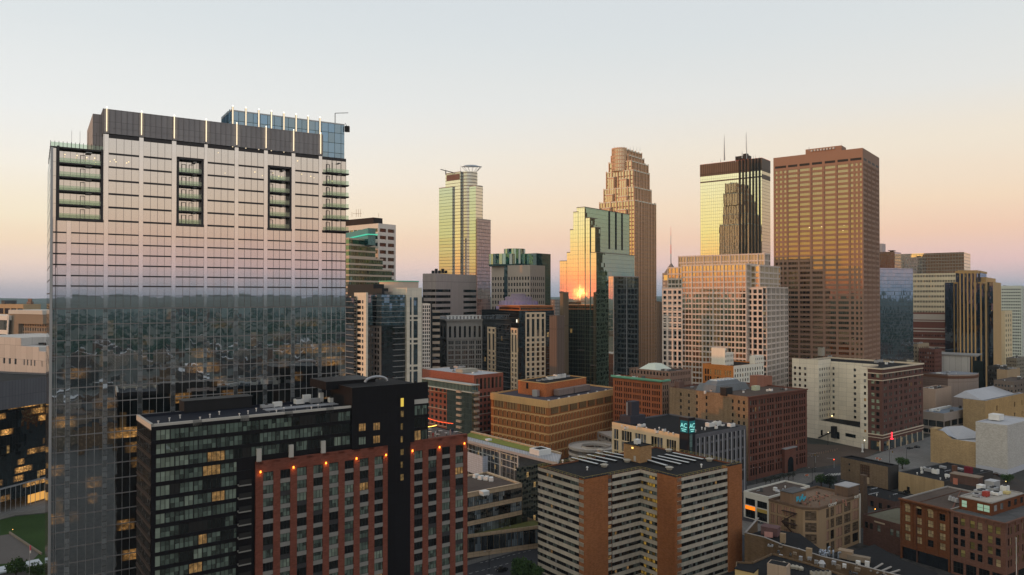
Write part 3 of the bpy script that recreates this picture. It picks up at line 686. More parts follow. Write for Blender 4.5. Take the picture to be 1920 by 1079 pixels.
    for e, mt, lab, (s,) in ends:
        m = MB(); N_ = 26; prev = None
        for k in range(N_+1):
            q = s.lerp(e, k/N_)-V((0, 0, .6*math.sin(math.pi*k/N_)))
            if prev is not None: m.tube(prev, q, .03, n=4, cap=False)
            m.box(q-V((0, 0, .16)), .15, .15, .16); prev = q
        tag(m.build('string_light', mt), lab, 'string lights', 'string lights over the brick terrace')
    ld = bpy.data.lights.new('terrace_glow', 'POINT'); ld.energy = 120; ld.color = (1, .5, .15); ld.shadow_soft_size = .5
    o = bpy.data.objects.new('terrace_glow', ld); C.objects.link(o); o.location = F.p(uF+W*.3, T+3, -bl*.4); o.parent = None
    rr = random.Random(5)
    shirts = ['red', 'white', 'dark', 'grey', 'pale pink', 'navy']
    sc_ = {'red': (.35, .04, .04), 'white': (.6, .6, .58), 'dark': (.03, .03, .035), 'grey': (.25, .25, .26), 'pale pink': (.5, .32, .3), 'navy': (.04, .05, .12)}
    for i, s in enumerate(shirts):
        p = F.p(uF+W*(.2+.13*i), T, -1.6-1.4*(i % 3)); person(p, sc_[s], 'person in a %s top standing among the patio tables' % s, rr.uniform(0, 6), 'people on the brick terrace')

def person(p, c, lab, rz=0, grp=None):
    """one continuous skinned figure standing at ease, about 1.72 m"""
    bm_v = [(0, 0, .92), (0, 0, 1.15), (0, 0, 1.40), (0, 0, 1.50), (0, .01, 1.62), (-.10, 0, .88), (-.11, .01, .48), (-.11, 0, .07), (-.11, -.12, .04), (.10, 0, .88), (.12, -.02, .48), (.12, 0, .07), (.12, -.12, .04),
            (-.18, 0, 1.40), (-.23, 0, 1.13), (-.22, -.06, .88), (-.22, -.08, .80), (.18, 0, 1.40), (.24, -.02, 1.13), (.20, -.14, .95), (.18, -.2, .88)]
    ed = [(0, 1), (1, 2), (2, 3), (3, 4), (0, 5), (5, 6), (6, 7), (7, 8), (0, 9), (9, 10), (10, 11), (11, 12), (2, 13), (13, 14), (14, 15), (15, 16), (2, 17), (17, 18), (18, 19), (19, 20)]
    rad = [.15, .13, .15, .055, .10, .09, .06, .045, .04, .09, .06, .045, .04, .06, .045, .033, .035, .06, .045, .033, .035]
    me = bpy.data.meshes.new('person'); me.from_pydata(bm_v, ed, []); o = bpy.data.objects.new('person', me); C.objects.link(o)
    sk = o.modifiers.new('skin', 'SKIN'); sd_ = me.skin_vertices[0].data
    for i, q in enumerate(rad): sd_[i].radius = (q, q)
    sd_[0].use_root = True; sb = o.modifiers.new('sub', 'SUBSURF'); sb.levels = sb.render_levels = 1
    me.materials.append(wall('cloth_'+lab[:20], c, .1)); o.location = p; o.rotation_euler = (0, 0, rz)
    tag(o, lab, 'person', grp)
pass

def banded_apartments():
    l, r = dirs(A_); c1 = col(1268, 268); inn = along(c1, l, 1200); w1 = along(inn, -r, 1094); lf = along(w1, l, 1008); R_ = along(c1, r, 1388)
    bk = lf+r*((R_-lf).dot(r)); zt = 39.5
    b = Bld('apartment_block', 'beige and brick banded apartment block with a notch, yellow roof rails and white skylight strips', 'apartment block', [lf, w1, inn, c1, R_, bk], zt)
    CO = wall('stained_concrete_band', (.50, .45, .37), .34, .85); BRK = wall('orange_brick', (.36, .145, .06), .22, .9, brick=True); BN = wall('dark_brick_band', (.20, .08, .04), .2)
    b.mi(CO); fs = floors(0, 39.2, 14, .47, .45)
    Y_ = [(glass('yellow_lit_glass', (.45, .26, .04), (.8, .8, .8), .1, (1.2, 2), vary=.5, lit=.8, lits=.22, litc=(1, .62, .1)), .4), (G_BLIND, .4), (G_DARK, .2)]
    vv = [(G_DARK, .6), (G_BLIND, .28), (G_GREY, .08), (G_LIT, .02)]
    def ribbon(F, u0, u1, var, step=1.25):
        n = max(1, round((u1-u0)/step)); us = [(a+u0, c+u0) for a, c in reg(u1-u0, n, .93)]
        zc = 0
        for (a, c) in fs:
            b.walls.wallq(F, u0, u1, zc, a, 0, b.mi(CO)); zc = c
            b.walls.fbox(F, u0, u1, a-.12, a, -.15, .1, b.mi(CO))
            for (p, q) in us: b.wins.append((F, p, q, a, c, pick(var), (0, 0) if q-p < 1 else (1, 0), .12))
        b.walls.wallq(F, u0, u1, zc, zt, 0, b.mi(CO)); b.walls.wallq(F, u0, u1, 0, zt, -.2, b.mi(M_FRAME))
    def brick(F, u0, u1, up=.6, off=.5):
        m = MB(); m.fbox(F, u0, u1, 0, zt+up, -2.5, off); m.fbox(F, u0-.1, u1+.1, zt+up, zt+up+.12, -2.6, off+.1, 1); m.build('brick_pier', [BRK, M_ROOF], b.root)
    F0, F1, F2, F3, F4, F5 = b.F
    ribbon(F0, .3, F0.L, vv); ub = F1.ux(1138); uw = F1.ux(1147.5); brick(F1, 0, ub); ribbon(F1, uw, F1.L, vv)
    b.walls.wallq(F1, ub, uw, 0, zt, -.3, b.mi(BN))
    for (a, c) in fs: b.wins.append((F1, ub+.4, uw-.4, a, c, pick(vv), (0, 1), .2)); b.walls.fbox(F1, ub, uw-.2, a-1.2, a-.2, -.3, -.1, b.mi(CO))
    ul = F2.ux(1233); ribbon(F2, 0, ul, Y_, 1.6); brick(F2, ul, F2.L)
    u3 = F3.ux(1363); ribbon(F3, .2, u3, vv); brick(F3, u3, F3.L)
    for F in (F4, F5): ribbon(F, 0, F.L, vv)
    b.roof(M_ROOF, par=.5, capm=BN)
    # yellow railing
    YE = wall('yellow_rail_paint', (.42, .33, .10), .2, .6); m = MB()
    for F in b.F:
        n = int(F.L/2.2)
        for k in range(n+1): 
            u = F.L*k/n; m.tube(F.p(u, zt, -.25), F.p(u, zt+1.1, -.25), .05, n=4, cap=False)
        for z in (zt+.55, zt+1.1): m.tube(F.p(0, z, -.25), F.p(F.L, z, -.25), .05, n=4, cap=False)
    m.build('roof_railing', YE, b.root)
    z = zt-.5
    def strip(p0, p1, w=1.1):
        a, c = gp(*p0, z+.5), gp(*p1, z+.5); m = MB(); d = c-a; ang = math.atan2(d.y, d.x); mid = (a+c)/2; m.box((mid.x, mid.y, z), d.length, w, .7, ang, 0); m.box((mid.x, mid.y, z+.7), d.length*1.01, w*1.1, .08, ang, 1); m.build('skylight', [M_DARK, wall('skylight_white', (.55, .58, .60), .08, .35)], b.root)
    for a, c in (((1072, 859), (1120, 871)), ((1086, 857), (1138, 868)), ((1102, 853.5), (1155, 865)), ((1117, 850), (1170, 861)), ((1132, 847.5), (1185, 858)), ((1206, 861), (1250, 874)), ((1220, 858), (1276, 871)), ((1234, 856), (1291, 868.5)), ((1248, 853), (1304, 865)), ((1262, 850), (1318, 862))): strip(a, c)
    def fan(px, py, s=3):
        p = gp(px, py, z+1); m = MB(); m.tube((p.x, p.y, z), (p.x, p.y, z+.9), s*.35, s*.42, n=12); m.tube((p.x, p.y, z+.9), (p.x, p.y, z+1.2), s*.55, s*.35, n=12); m.build('roof_fan', wall('beige_metal', (.40, .37, .31), .2, .6), b.root)
    for px, py in ((1133, 871), (1176, 862), (1125, 843), (1330, 860), (1255, 876), (1254, 843)): fan(px, py)
    for px, py in ((1055, 866), (1101, 879), (1315, 874)): 
        p = gp(px, py, z+.6); m = MB(); m.tube((p.x, p.y, z), (p.x, p.y, z+1.0), .25, n=8); m.tube((p.x, p.y, z+1.0), (p.x, p.y, z+1.4), .5, .3, n=8); m.build('roof_vent', M_WHITE, b.root)
    # machine room
    cpt = gp(1200, 869, z); pp = [cpt.to_2d()+l*4.0*0]; q0 = V((cpt.x, cpt.y)); mm = MB(); Lp = along(q0, l, 1169); Rp = along(q0, r, 1221); Bp = Lp+Rp-q0; PF = [Face(Lp, q0), Face(q0, Rp), Face(Rp, Bp), Face(Bp, Lp)]
    TN = wall('tan_brick', (.42, .25, .12), .15, .9, brick=True); zr = zat(1200, 838, cpt.y)
    for G_ in PF: mm.wallq(G_, 0, G_.L, z, zr); mm.fbox(G_, -.15, G_.L+.15, zr, zr+.15, -.3, .15, 1)
    mm.poly([(q.x, q.y, zr-.05) for q in (Lp, q0, Rp, Bp)], 1); o = mm.build('machine_room', [TN, M_ROOF], b.root)
    m = MB(); m.fbox(PF[0], PF[0].L*.62, PF[0].L*.75, z+.3, z+2.4, 0, .05); m.build('door', M_FRAMEW, o)
    m = MB(); m.fbox(PF[0], PF[0].L*.5, PF[0].L*.6, zr-1.4, zr-.8, 0, .15); m.build('door_lamp', emis('door_lamp', (1, .6, .15), 2.2), o)
    unit(b, gp(1195, 833, zr), zr, 2, 2, 1.6, F1.ang, M_WHITE, 'chimney')
    b.finish(True, wname='banded_wall')
brick_black_tower()
banded_apartments()
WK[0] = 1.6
# ---------------- middle distance ----------------
def simple(name, label, cat, xc, D, xl, xr, ytop, a=38, dl=None, dr=None, z1=None, group=None, z0=0):
    poly = box4(xc, D, xl, xr, a, dl, dr); z = zat(xc, ytop, D) if z1 is None else z1
    return Bld(name, label, cat, poly, z, group, z0)
def rest_plain(b, mat, z1=None, idx=(2, 3)):
    for i in idx: plainF(b, b.F[i], b.z0, z1 or b.z1, mat)

def library():
    ST = wall('buff_stone', (.36, .27, .18), .15, .85, joint=(2.4, 1.2)); STEEL = wall('pale_steel_frame', (.36, .36, .35), .1, .5)
    b = simple('library_building', 'low buff stone and glass library with a long wing roof and planted strip', 'library', 978, 317, 790, 1008, 906, A_, dl=60)
    l, r = dirs(A_); P1 = col(979, 317); zt = 25.5
    W0 = P1-r*48; F = Face(W0, P1); b.F = [Face(W0+l*26, W0), F, Face(P1, P1+l*26), Face(P1+l*26, W0+l*26)]; b.poly = [W0+l*26, W0, P1, P1+l*26]
    GZ = glass('library_fritted_glass', (.13, .16, .18), (.8, .88, .92), .25, (1.05, 5), .01, .006, vary=.9); b.mi(ST)
    fs = [(20.0, 23.9), (14.3, 18.2), (8.6, 12.5), (2.6, 7.0)]; z = 0
    for (a, c) in sorted(fs):
        b.walls.wallq(F, 0, F.L, z, a, 0, 0); z = c
        n = 16
        for p, q in reg(F.L, n, .99): b.wins.append((F, p, q, a, c, R.choice((GZ, GZ, GZ, G_MID, G_DARK)), (2, 0), .25))
    b.walls.wallq(F, 0, F.L, z, zt, 0, 0); b.walls.wallq(F, 0, F.L, 0, zt, -.6, 0)
    for i in (0, 2, 3): b.walls.wallq(b.F[i], 0, b.F[i].L, 0, zt, 0, 0)
    b.roof(M_ROOFB, par=.6, th=1.2, capm=ST)
    unit(b, gp(908, 926, zt).to_2d().to_3d(), zt-.6, 3, 3, 1.4, F.ang, M_WHITE)
    # lower street storey stepping out with a planted ledge
    p0 = F.p(F.L*.35, 0).to_2d(); p1 = P1-l*6+r*3; G_ = Face(P1-l*0-r*30, P1-l*9+r*6)
    m = MB(); m.wallq(G_, 0, G_.L, 0, 9.3); m.fbox(G_, 0, G_.L, 8.2, 9.4, -.3, .15); m.wallq(Face(P1-l*9+r*6, P1+r*6+l*10), 0, 19, 0, 9.4); m.build('street_storey', ST, b.root)
    for p, q in reg(G_.L, 14, .96): b.wins.append((G_, p, q, 2.2, 8.0, R.choice((GZ, G_MID, G_DARK)), (2, 0), -.04))
    m = MB(); m.poly([G_.p(0, 9.0), G_.p(G_.L, 9.0), (P1+r*6).to_3d()+V((0, 0, 9.0)), (P1).to_3d()+V((0, 0, 9.0)), ]); m.build('planted_ledge', wall('dry_sedum', (.10, .10, .03), .5, 1), b.root)
    # tall dark glass link
    Gd = glass('library_dark_glass', (.02, .026, .024), (.7, .8, .75), .22, (1.3, 2.4), .01, .006, lines=(.1, .12), linec=(.12, .13, .12), lit=.04, lits=.4)
    q0 = P1+l*4; m = MB(); K = Face(q0, q0+r*22); m.wallq(K, 0, 22, 0, 31.5); m.build('glass_link', Gd, b.root)
    # glazed hall with white frames (left-facing)
    Dc = 343; c0 = col(974, Dc); Lp = along(c0, l, 780); HF = Face(Lp, c0); zh0, zh1 = zt-1, 32.6
    Gh = glass('hall_glass', (.03, .035, .04), (.8, .85, .9), .22, (1.3, 2.2), .01, .006, lines=(.1, .1), linec=(.25, .25, .24), lit=.05, lits=.4)
    m = MB(); m.wallq(HF, 0, HF.L, 0, zh1-.2); m.build('hall_glazing', Gh, b.root); m = MB()
    for x in (849, 875, 906, 939, 972):
        u = HF.ux(x); m.fbox(HF, u-.35, u+.35, 10, zh1, 0, .6)
    for zz in (zh0+.4, zh0+3.4, zh0+6.2): m.fbox(HF, 0, HF.L, zz-.15, zz+.15, 0, .3)
    for k in range(int(HF.L/3.2)): m.fbox(HF, k*3.2, k*3.2+.12, 10, zh1, 0, .2)
    m.build('white_frame', STEEL, b.root)
    # wing roof slab with planted strip
    z = 33.2; A1, A2 = gp(862, 822, z), gp(1046, 868, z); B1, B2 = gp(884, 811, z), gp(1052, 852, z)
    off = (A2-A1).normalized()*4
    m = MB(); m.poly([A1, A2, B2, B1]); dn = V((0, 0, -1.3)); m.quad(A1+dn, A2+dn, A2, A1); m.quad(A2+dn, B2+dn, B2, A2); m.poly([A1+dn, A2+dn, B2+dn, B1+dn]); m.build('wing_roof', wall('grey_metal_roof', (.26, .26, .27), .15, .5, joint=(1.2, 40, .08)), b.root)
    C1, C2 = A1.lerp(B1, .38)+V((0, 0, .15)), A2.lerp(B2, .38)+V((0, 0, .15)); D1, D2 = A1.lerp(B1, .93)+V((0, 0, .15)), A2.lerp(B2, .93)+V((0, 0, .15)); C2 = C1.lerp(C2, .72); D2 = D1.lerp(D2, .80)
    m = MB(); m.poly([C1, C2, D2, D1]); m.build('green_roof', wall('sedum_green', (.13, .135, .03), .6, 1), b.root)
    m = MB(); Ff = Face(B1.to_2d(), B2.to_2d()); m.fbox(Ff, 0, Ff.L, z, z+.7, -.6, .6); m.build('roof_kerb', ST, b.root)
    p = gp(1013, 851, z); m = MB(); m.box((p.x, p.y, z-.2), 7, 7, 2.6, F.ang); m.box((p.x, p.y, z+2.4), 4.2, 4.2, .12, F.ang, 1); m.build('skylight_box', [M_WHITE, M_ROOF], b.root)
    p = gp(916, 827, z); unit(b, p, z, 2.4, 2.4, .6, F.ang, M_WHITE)
    # white plant screen on the roof beyond
    m = MB(); c = col(905, 352); S_ = Face(along(c, l, 850), c); m.wallq(S_, 0, S_.L, 20, 29.5); m.wallq(Face(c, c+r*3), 0, 3, 20, 29.5); m.build('plant_screen', wall('blue_white_panel', (.33, .36, .42), .08, .6, joint=(1.5, 1.0)), b.root)
    m = MB(); 
    for k, (px, py) in enumerate(((893, 890), (902, 893), (912, 894), (921, 896))): 
        p = gp(px, py, zt+1); m.box((p.x, p.y, zt-.4), 2.8, 2, 1.6, F.ang+.3*k, 0, .8)
    m.build('rooftop_unit', M_WHITE, b.root)
    b.finish(True, cap=100, wname='stone_wall')
library()

def jail():
    b = simple('brick_office_block', 'large orange-tan brick block with rows of slit windows and brick plant room on top', 'office building', 1028.5, 470, 921, 1163, 752.5, 45)
    b.poly = [col(921, 510), col(1028.5, 470), col(1163, 538)]; b.poly.append(b.poly[0]+b.poly[2]-b.poly[1]); b.F = [Face(b.poly[i], b.poly[(i+1) % 4]) for i in range(4)]
    OB = wall('orange_tan_brick', (.31, .12, .042), .2, .9, brick=True); TB = wall('tan_brick_band', (.44, .27, .12), .2, .9)
    zt = b.z1; b.mi(OB)
    for i in (0, 1):
        F = b.F[i]; n = 4 if i == 0 else 8; h = 5.6; fw = []
        m = MB(); m.fbox(F, -.4*(i == 0), F.L, zt-4.4, zt, -.3, .5, 0)
        # comb of slots at the top band
        us = groups(F.L, n, 7, .78, .42, 1)
        punched(b, F, 0, zt-4.4, [], [], OB)
        for (a, c) in us: m.fbox(F, a, c, zt-8.6, zt-4.4, 0, .32, 1); m.fbox(F, c, c+.35, zt-8.6, zt-4.4, 0, .3, 0)
        for k in range(6):
            z = zt-9.4-h*k
            if z < 2: break
            m.fbox(F, 0, F.L, z-.9, z, 0, .30, 0)
            nn = n*3 if i == 0 else n*3
            for (a, c) in reg(F.L, nn, .16, 1):
                m.fbox(F, a, c, z-1.6, z-.9, 0, .3, 0); m.fbox(F, a, a+.6, z-5.0, z-1.6, 0, .12, 1)
                m.fbox(F, a-.2, a-.02, z-5.0, z-1.6, 0, .2, 0)
        m.build('brick_bands', [TB, wall('slit_dark', (.02, .012, .008), .1)], b.root)
    rest_plain(b, OB); b.roof(wall('roof_dark_purple', (.05, .045, .055), .3, .9), par=1.0, th=.8, capm=TB); z = zt-1
    c = gp(1021, 749, z+.0).to_2d(); l, r = dirs(45); 
    # rooftop plant room
    ht = zat(1020, 719, gp(1020, 744, z).y); Cc = gp(1023, 745, z).to_2d(); Lp = along(Cc, b.F[0].t*-1, 971.5); Rp = along(Cc, b.F[1].t, 1099); Bp = Lp+Rp-Cc
    m = MB(); PF = [Face(Lp, Cc), Face(Cc, Rp), Face(Rp, Bp), Face(Bp, Lp)]
    for G_ in PF: m.wallq(G_, 0, G_.L, z, ht); m.fbox(G_, 0, G_.L, ht-.2, ht+.3, -.3, .12, 1)
    m.poly([(q.x, q.y, ht-.3) for q in (Lp, Cc, Rp, Bp)], 2); m.fbox(PF[0], PF[0].L*.3, PF[0].L*.38, z+4, z+8, 0, .06, 2); m.build('plant_room', [wall('bright_orange_brick', (.36, .12, .045), .15, .9, brick=True), TB, M_ROOF], b.root)
    for (q, s, h_) in ((.16, 3, 1), (.3, 4, 1.2), (.42, 5, 2.0), (.55, 4, 1.6), (.62, 6, 2.8), (.72, 6, 2.8), (.86, 4, 1.2)):
        p = Cc+(Rp-Cc)*q+(Lp-Cc)*.5; unit(b, p.to_3d(), ht-.3, s, s*.6, h_, PF[1].ang, M_WHITE if h_ > 1.5 else M_METAL, fans=2)
    for (a0, a1) in ((.14, .50), (.52, .92)):
        G_ = PF[1]; m = MB(); m.fbox(G_, G_.L*a0, G_.L*a1, z+.6, z+4.6, 1.6, 6.0); m.build('rooftop_unit', wall('mauve_louvre', (.21, .165, .15), .1, .7, joint=(6, .5, .1)), b.root)
    unit(b, PF[0].p(PF[0].L*.75, z, 2.5), z, 3, 4, 4, b.ang(), M_METAL)
    for k in range(7):
        G_ = b.F[1]; unit(b, G_.p(3+G_.L*.13*k, z, -2.2), z, 1.3, 1, .9, b.ang(), M_WHITE)
    b.finish(False, wname='brick_wall')
    ramp = MB()
    # curving car park ramp beside it
    cp = gp(1118, 845, 10); t = thing('parking_ramp', 'concrete spiral parking ramp with curved parapets between the orange brick block and the cream hotel', 'parking ramp', (cp.x, cp.y, 0))
    CN = wall('ramp_concrete', (.30, .27, .24), .2, .85)
    for lev in range(3):
        m = MB(); z0 = 4+lev*3.6; n = 40
        for k in range(n):
            a0, a1 = 2*math.pi*k/n, 2*math.pi*(k+1)/n; 
            def q(r_, a, z): return V((cp.x+r_*math.cos(a), cp.y+r_*math.sin(a), z))
            s0, s1 = z0+3.6*k/n*.5, z0+3.6*(k+1)/n*.5
            for r_ in (17, 9): m.quad(q(r_, a0, s0-.5), q(r_, a1, s1-.5), q(r_, a1, s1+1.1), q(r_, a0, s0+1.1))
            m.quad(q(17, a0, s0), q(17, a1, s1), q(9, a1, s1), q(9, a0, s0)); m.quad(q(16.7, a0, s0+1.1), q(16.7, a1, s1+1.1), q(17, a1, s1+1.1), q(17, a0, s0+1.1))
            if k % 5 == 0: m.tube(q(9.2, a0, 0), q(9.2, a0, s0), .5, n=6)
        m.build('ramp_deck', CN, t)
    m = MB(); c = col(1168, 470); G_ = Face(col(1120, 500), col(1175, 462))
    for z in (7, 10.6, 14.2): m.fbox(G_, 0, G_.L, z-1.4, z, -30, 0)
    for k in range(8): m.fbox(G_, G_.L*k/8, G_.L*k/8+.8, 0, 14, -.5, .05)
    m.build('parking_deck', CN, t)
jail()

def office_glass_corner():
    b = simple('office_building', 'red brick office building with a green glass corner bay and pale flat roof', 'office building', 889, 520, 792, 943.5, 704, 42)
    RB = wall('dull_red_brick', (.215, .075, .05), .15, .9, brick=True); BG = wall('buff_band', (.30, .24, .19), .1)
    zt = b.z1; fs = [(zt-2.6-7.6, zt-2.6)]+[(zt-15-4.1*k, zt-12.7-4.1*k) for k in range(9) if zt-15-4.1*k > 1]
    GG = glass('green_office_glass', (.03, .045, .042), (.75, .9, .85), .28, (1.6, 4), .008, .005, lines=(.15, .1), linec=(.10, .12, .11))
    v = [(GG, .6), (G_DARK, .3), (G_LIT, .04)]
    punched(b, b.F[1], 0, zt, reg(b.F[1].L, 7, .62, 1), sorted(fs), RB, None, .35, v, (2, 0), 'h')
    punched(b, b.F[0], 0, zt, [], [], RB); 
    for k, (a, c) in enumerate(fs[1:]):
        for (p, q) in reg(b.F[0].L, 12, .5): b.wins.append((b.F[0], p, q, a, c, pick(v), (1, 0), -.03))
        m = MB(); m.fbox(b.F[1], 0, b.F[1].L, a-.5, a, 0, .15); m.fbox(b.F[0], 0, b.F[0].L, a-.5, a, 0, .15); m.build('stone_band', BG, b.root) if k % 3 == 0 else None
    rest_plain(b, RB); b.roof(M_ROOFW, par=.4, capm=BG); z = zt-.4
    unit(b, b.rp(.4, .35).to_3d(), z, 14, 8, 2.4, b.ang(), wall('beige_metal', (.40, .37, .31), .2, .6)); unit(b, b.rp(.42, .5).to_3d(), z+2.6, 7, 5, 1.2, b.ang(), M_METAL, fans=2)
    clutter(b, z, 5, seed=4)
    # glass bay in front of the corner, under a wider glazed top storey
    l, r = dirs(42); c0 = col(885, 508); zb = zat(885, 722, 508); L0 = along(c0, l, 791); R0 = along(c0, r, 897); Lm = along(c0, l, 838)
    def boxf(A_p, nm, z0, z1, mt):
        Bq = A_p+R0-c0; m = MB()
        for G_ in (Face(A_p, c0), Face(c0, R0), Face(R0, Bq)): m.wallq(G_, 0, G_.L, z0, z1)
        m.build(nm, mt, b.root); return [Face(A_p, c0), Face(c0, R0)]
    pf = boxf(Lm, 'glass_bay', 0, zb-5.6, GG); pu_ = boxf(L0, 'bay_upper_glass', zb-5.0, zb-.6, glass('pale_green_glass', (.05, .09, .08), (.7, .9, .85), .3, (1.6, 5), lines=(.3, .1), linec=(.22, .26, .25)))
    top = MB()
    for zz, hh in ((zb-.6, .6), (zb-5.6, .6)):
        for G_ in pu_: top.fbox(G_, -.6, G_.L+.6, zz, zz+hh, -1, .8)
        top.poly([(q.x, q.y, zz+hh-.1) for q in (L0, c0, R0, L0+R0-c0)])
    top.build('bay_cornice', wall('pale_steel', (.30, .33, .32), .1, .5), b.root)
    for k in range(8):
        z = zb-5-4.1*k
        if z < 3: break
        m = MB(); m.fbox(pf[0], pf[0].L-16, pf[0].L-11, z-1.5, z, 0, 1.3); m.fbox(pf[1], 1.5, pf[1].L, z-1.5, z, 0, 1.3); m.build('balcony', BG, b.root)
    b.finish(True, wname='brick_wall')
office_glass_corner()

def cream_hotel():
    l, r = dirs(38); D = 372; c0 = col(1291, D); zt = zat(1291, 818, D)
    Lp = along(c0, l, 1147); Rp = along(c0, r, 1398)
    b = Bld('hotel', 'cream and charcoal hotel with a black corner tower carrying a lit AC sign', 'hotel', [Lp, c0, Rp, Lp+Rp-c0], zt)
    CR = wall('cream_panel', (.47, .37, .24), .08, .7); CH = wall('charcoal_panel', (.085, .085, .095), .12, .7, joint=(3, 3.2)); BK = wall('sign_tower_black', (.012, .012, .016), .1, .4); b.mi(CR)
    F0, F1 = b.F[0], b.F[1]
    vs = [(G_DARK, .45), (glass('blue_grey_panel_glass', (.10, .11, .14), (.8, .85, .9), .12), .35), (G_GREY, .15)]
    e0 = F0.ux(1272)
    us = []
    for (a, c) in ((1150.5, 1159), (1165, 1184), (1190, 1211), (1220, 1242), (1249, 1267)):
        ua, uc = F0.ux(a), F0.ux(c); n = 2 if c-a < 10 else 4; us += [(ua+p, ua+q) for p, q in reg(uc-ua, n, .94)]
    punched(b, F0, 0, zt, us, sorted([(zt-3.6-5.4, zt-3.6), (zt-3.6-11.4, zt-3.6-6), (zt-21, zt-15.6), (zt-27, zt-21.6)]), CR, None, .4, vs, (0, 0), 'v')
    punched(b, F1, 0, zt, reg(F1.L, 12, .38, 1.5, 1), sorted([(zt-4.6, zt-2.0), (zt-10.6, zt-5.6), (zt-16.6, zt-11.6), (zt-22.6, zt-17.6), (zt-28.6, zt-23.6)]), CH, None, .35, [(G_DARK, .8), (G_MID, .2)], (0, 0), 'v')
    m = MB()
    for (a, c) in reg(F1.L, 12, .38, 1.5, 1): m.fbox(F1, c+.25, c+.6, 0, zt-1.8, 0, .18)
    m.build('light_fin', wall('pale_fin', (.30, .30, .31), .1, .6), b.root)
    rest_plain(b, CH); b.roof(M_ROOF, par=.8, th=.5, capm=CH); z = zt-.8
    # corner sign tower
    t0 = col(1291, D-2.5); tl = along(t0, l, 1273); tr = along(t0, r, 1303); zz = zat(1291, 783, D)
    tf = [Face(tl, t0), Face(t0, tr), Face(tr, tl+tr-t0), Face(tl+tr-t0, tl)]; m = MB()
    for G_ in tf: m.wallq(G_, 0, G_.L, 0, zz)
    m.poly([(p.x, p.y, zz) for p in (tl, t0, tr, tl+tr-t0)]); tw = m.build('sign_tower', BK, b.root)
    SG = emis('sign_letters', (.35, .95, .85), 1.0); SB = emis('sign_back', (.02, .12, .13), .8)
    for G_, u in ((tf[0], tf[0].L-2.9), (tf[1], 2.2)):
        zc = zat(1291, 805, D); m = MB(); m.fbox(G_, u-2.2, u+2.2, zc-1.6, zc+4.2, .05, .3); o = m.build('sign_panel', SB, tw); text(o, 'AC', G_, u, zc+.9, .33, 3.1, SG, 'sign_lettering'); m = MB()
        m.fbox(G_, u-1.6, u+1.6, zc-.1, zc+.25, .3, .4); m.fbox(G_, u-1.1, u+1.1, zc-1.0, zc-.65, .3, .4); m.build('sign_underline', SG, o)
    m = MB(); m.fbox(tf[1], .4, 2.4, 0, zat(1291, 813, D), .02, .2); m.build('tower_window', glass('teal_tower_glass', (.10, .16, .15), (.7, .85, .85), .3, (3, 3), lines=(.1, .15), linec=(.02, .02, .02), vary=.7), tw)
    rr = random.Random(8)
    for (px, py, s, h) in ((1203, 801, 4, 1.4), (1172, 806, 1.2, 1.2), (1232, 813, 1.5, 1.2), (1245, 811, 2, 1.5), (1331, 801, 4.5, 2.2), (1345, 799, 4, 2.4), (1371, 801, 4, 1.8), (1343, 805, 1.6, 1.6), (1355, 800, 2, 1)): unit(b, gp(px, py, z), z, s, s*.6, h, F1.ang, M_WHITE, fans=1)
    for (px, py) in ((1166, 802), (1177, 805), (1194, 804), (1212, 806), (1228, 809), (1236, 806), (1253, 814), (1262, 816), (1316, 806), (1322, 807), (1304, 811)):
        p = gp(px, py, z); m = MB(); m.tube(p, p+V((0, 0, 1)), .3, .25, n=7); m.tube(p+V((0, 0, 1)), p+V((0, 0, 1.4)), .5, .3, n=7); m.build('roof_vent', M_WHITE, b.root)
    # lift housing behind
    p = gp(1186, 793, z); m = MB(); m.box((p.x, p.y, z), 12, 8, 4.5, F1.ang); m.box((p.x, p.y, z+4.5), 6.2, 4.2, 7.5, F1.ang); m.build('lift_housing', wall('black_panel2', (.03, .03, .04), .1, .6), b.root)
    m = MB(); pc = V((p.x, p.y, z+4.6))
    for dx in (-4.4, 4.4): q = pc+F1.t.to_3d()*dx; m.tube(q, q+V((0, 0, 7)), .35, n=6)
    m.build('steel_post', M_METAL, b.root)
    b.finish(True, wname='panel_wall')
cream_hotel()

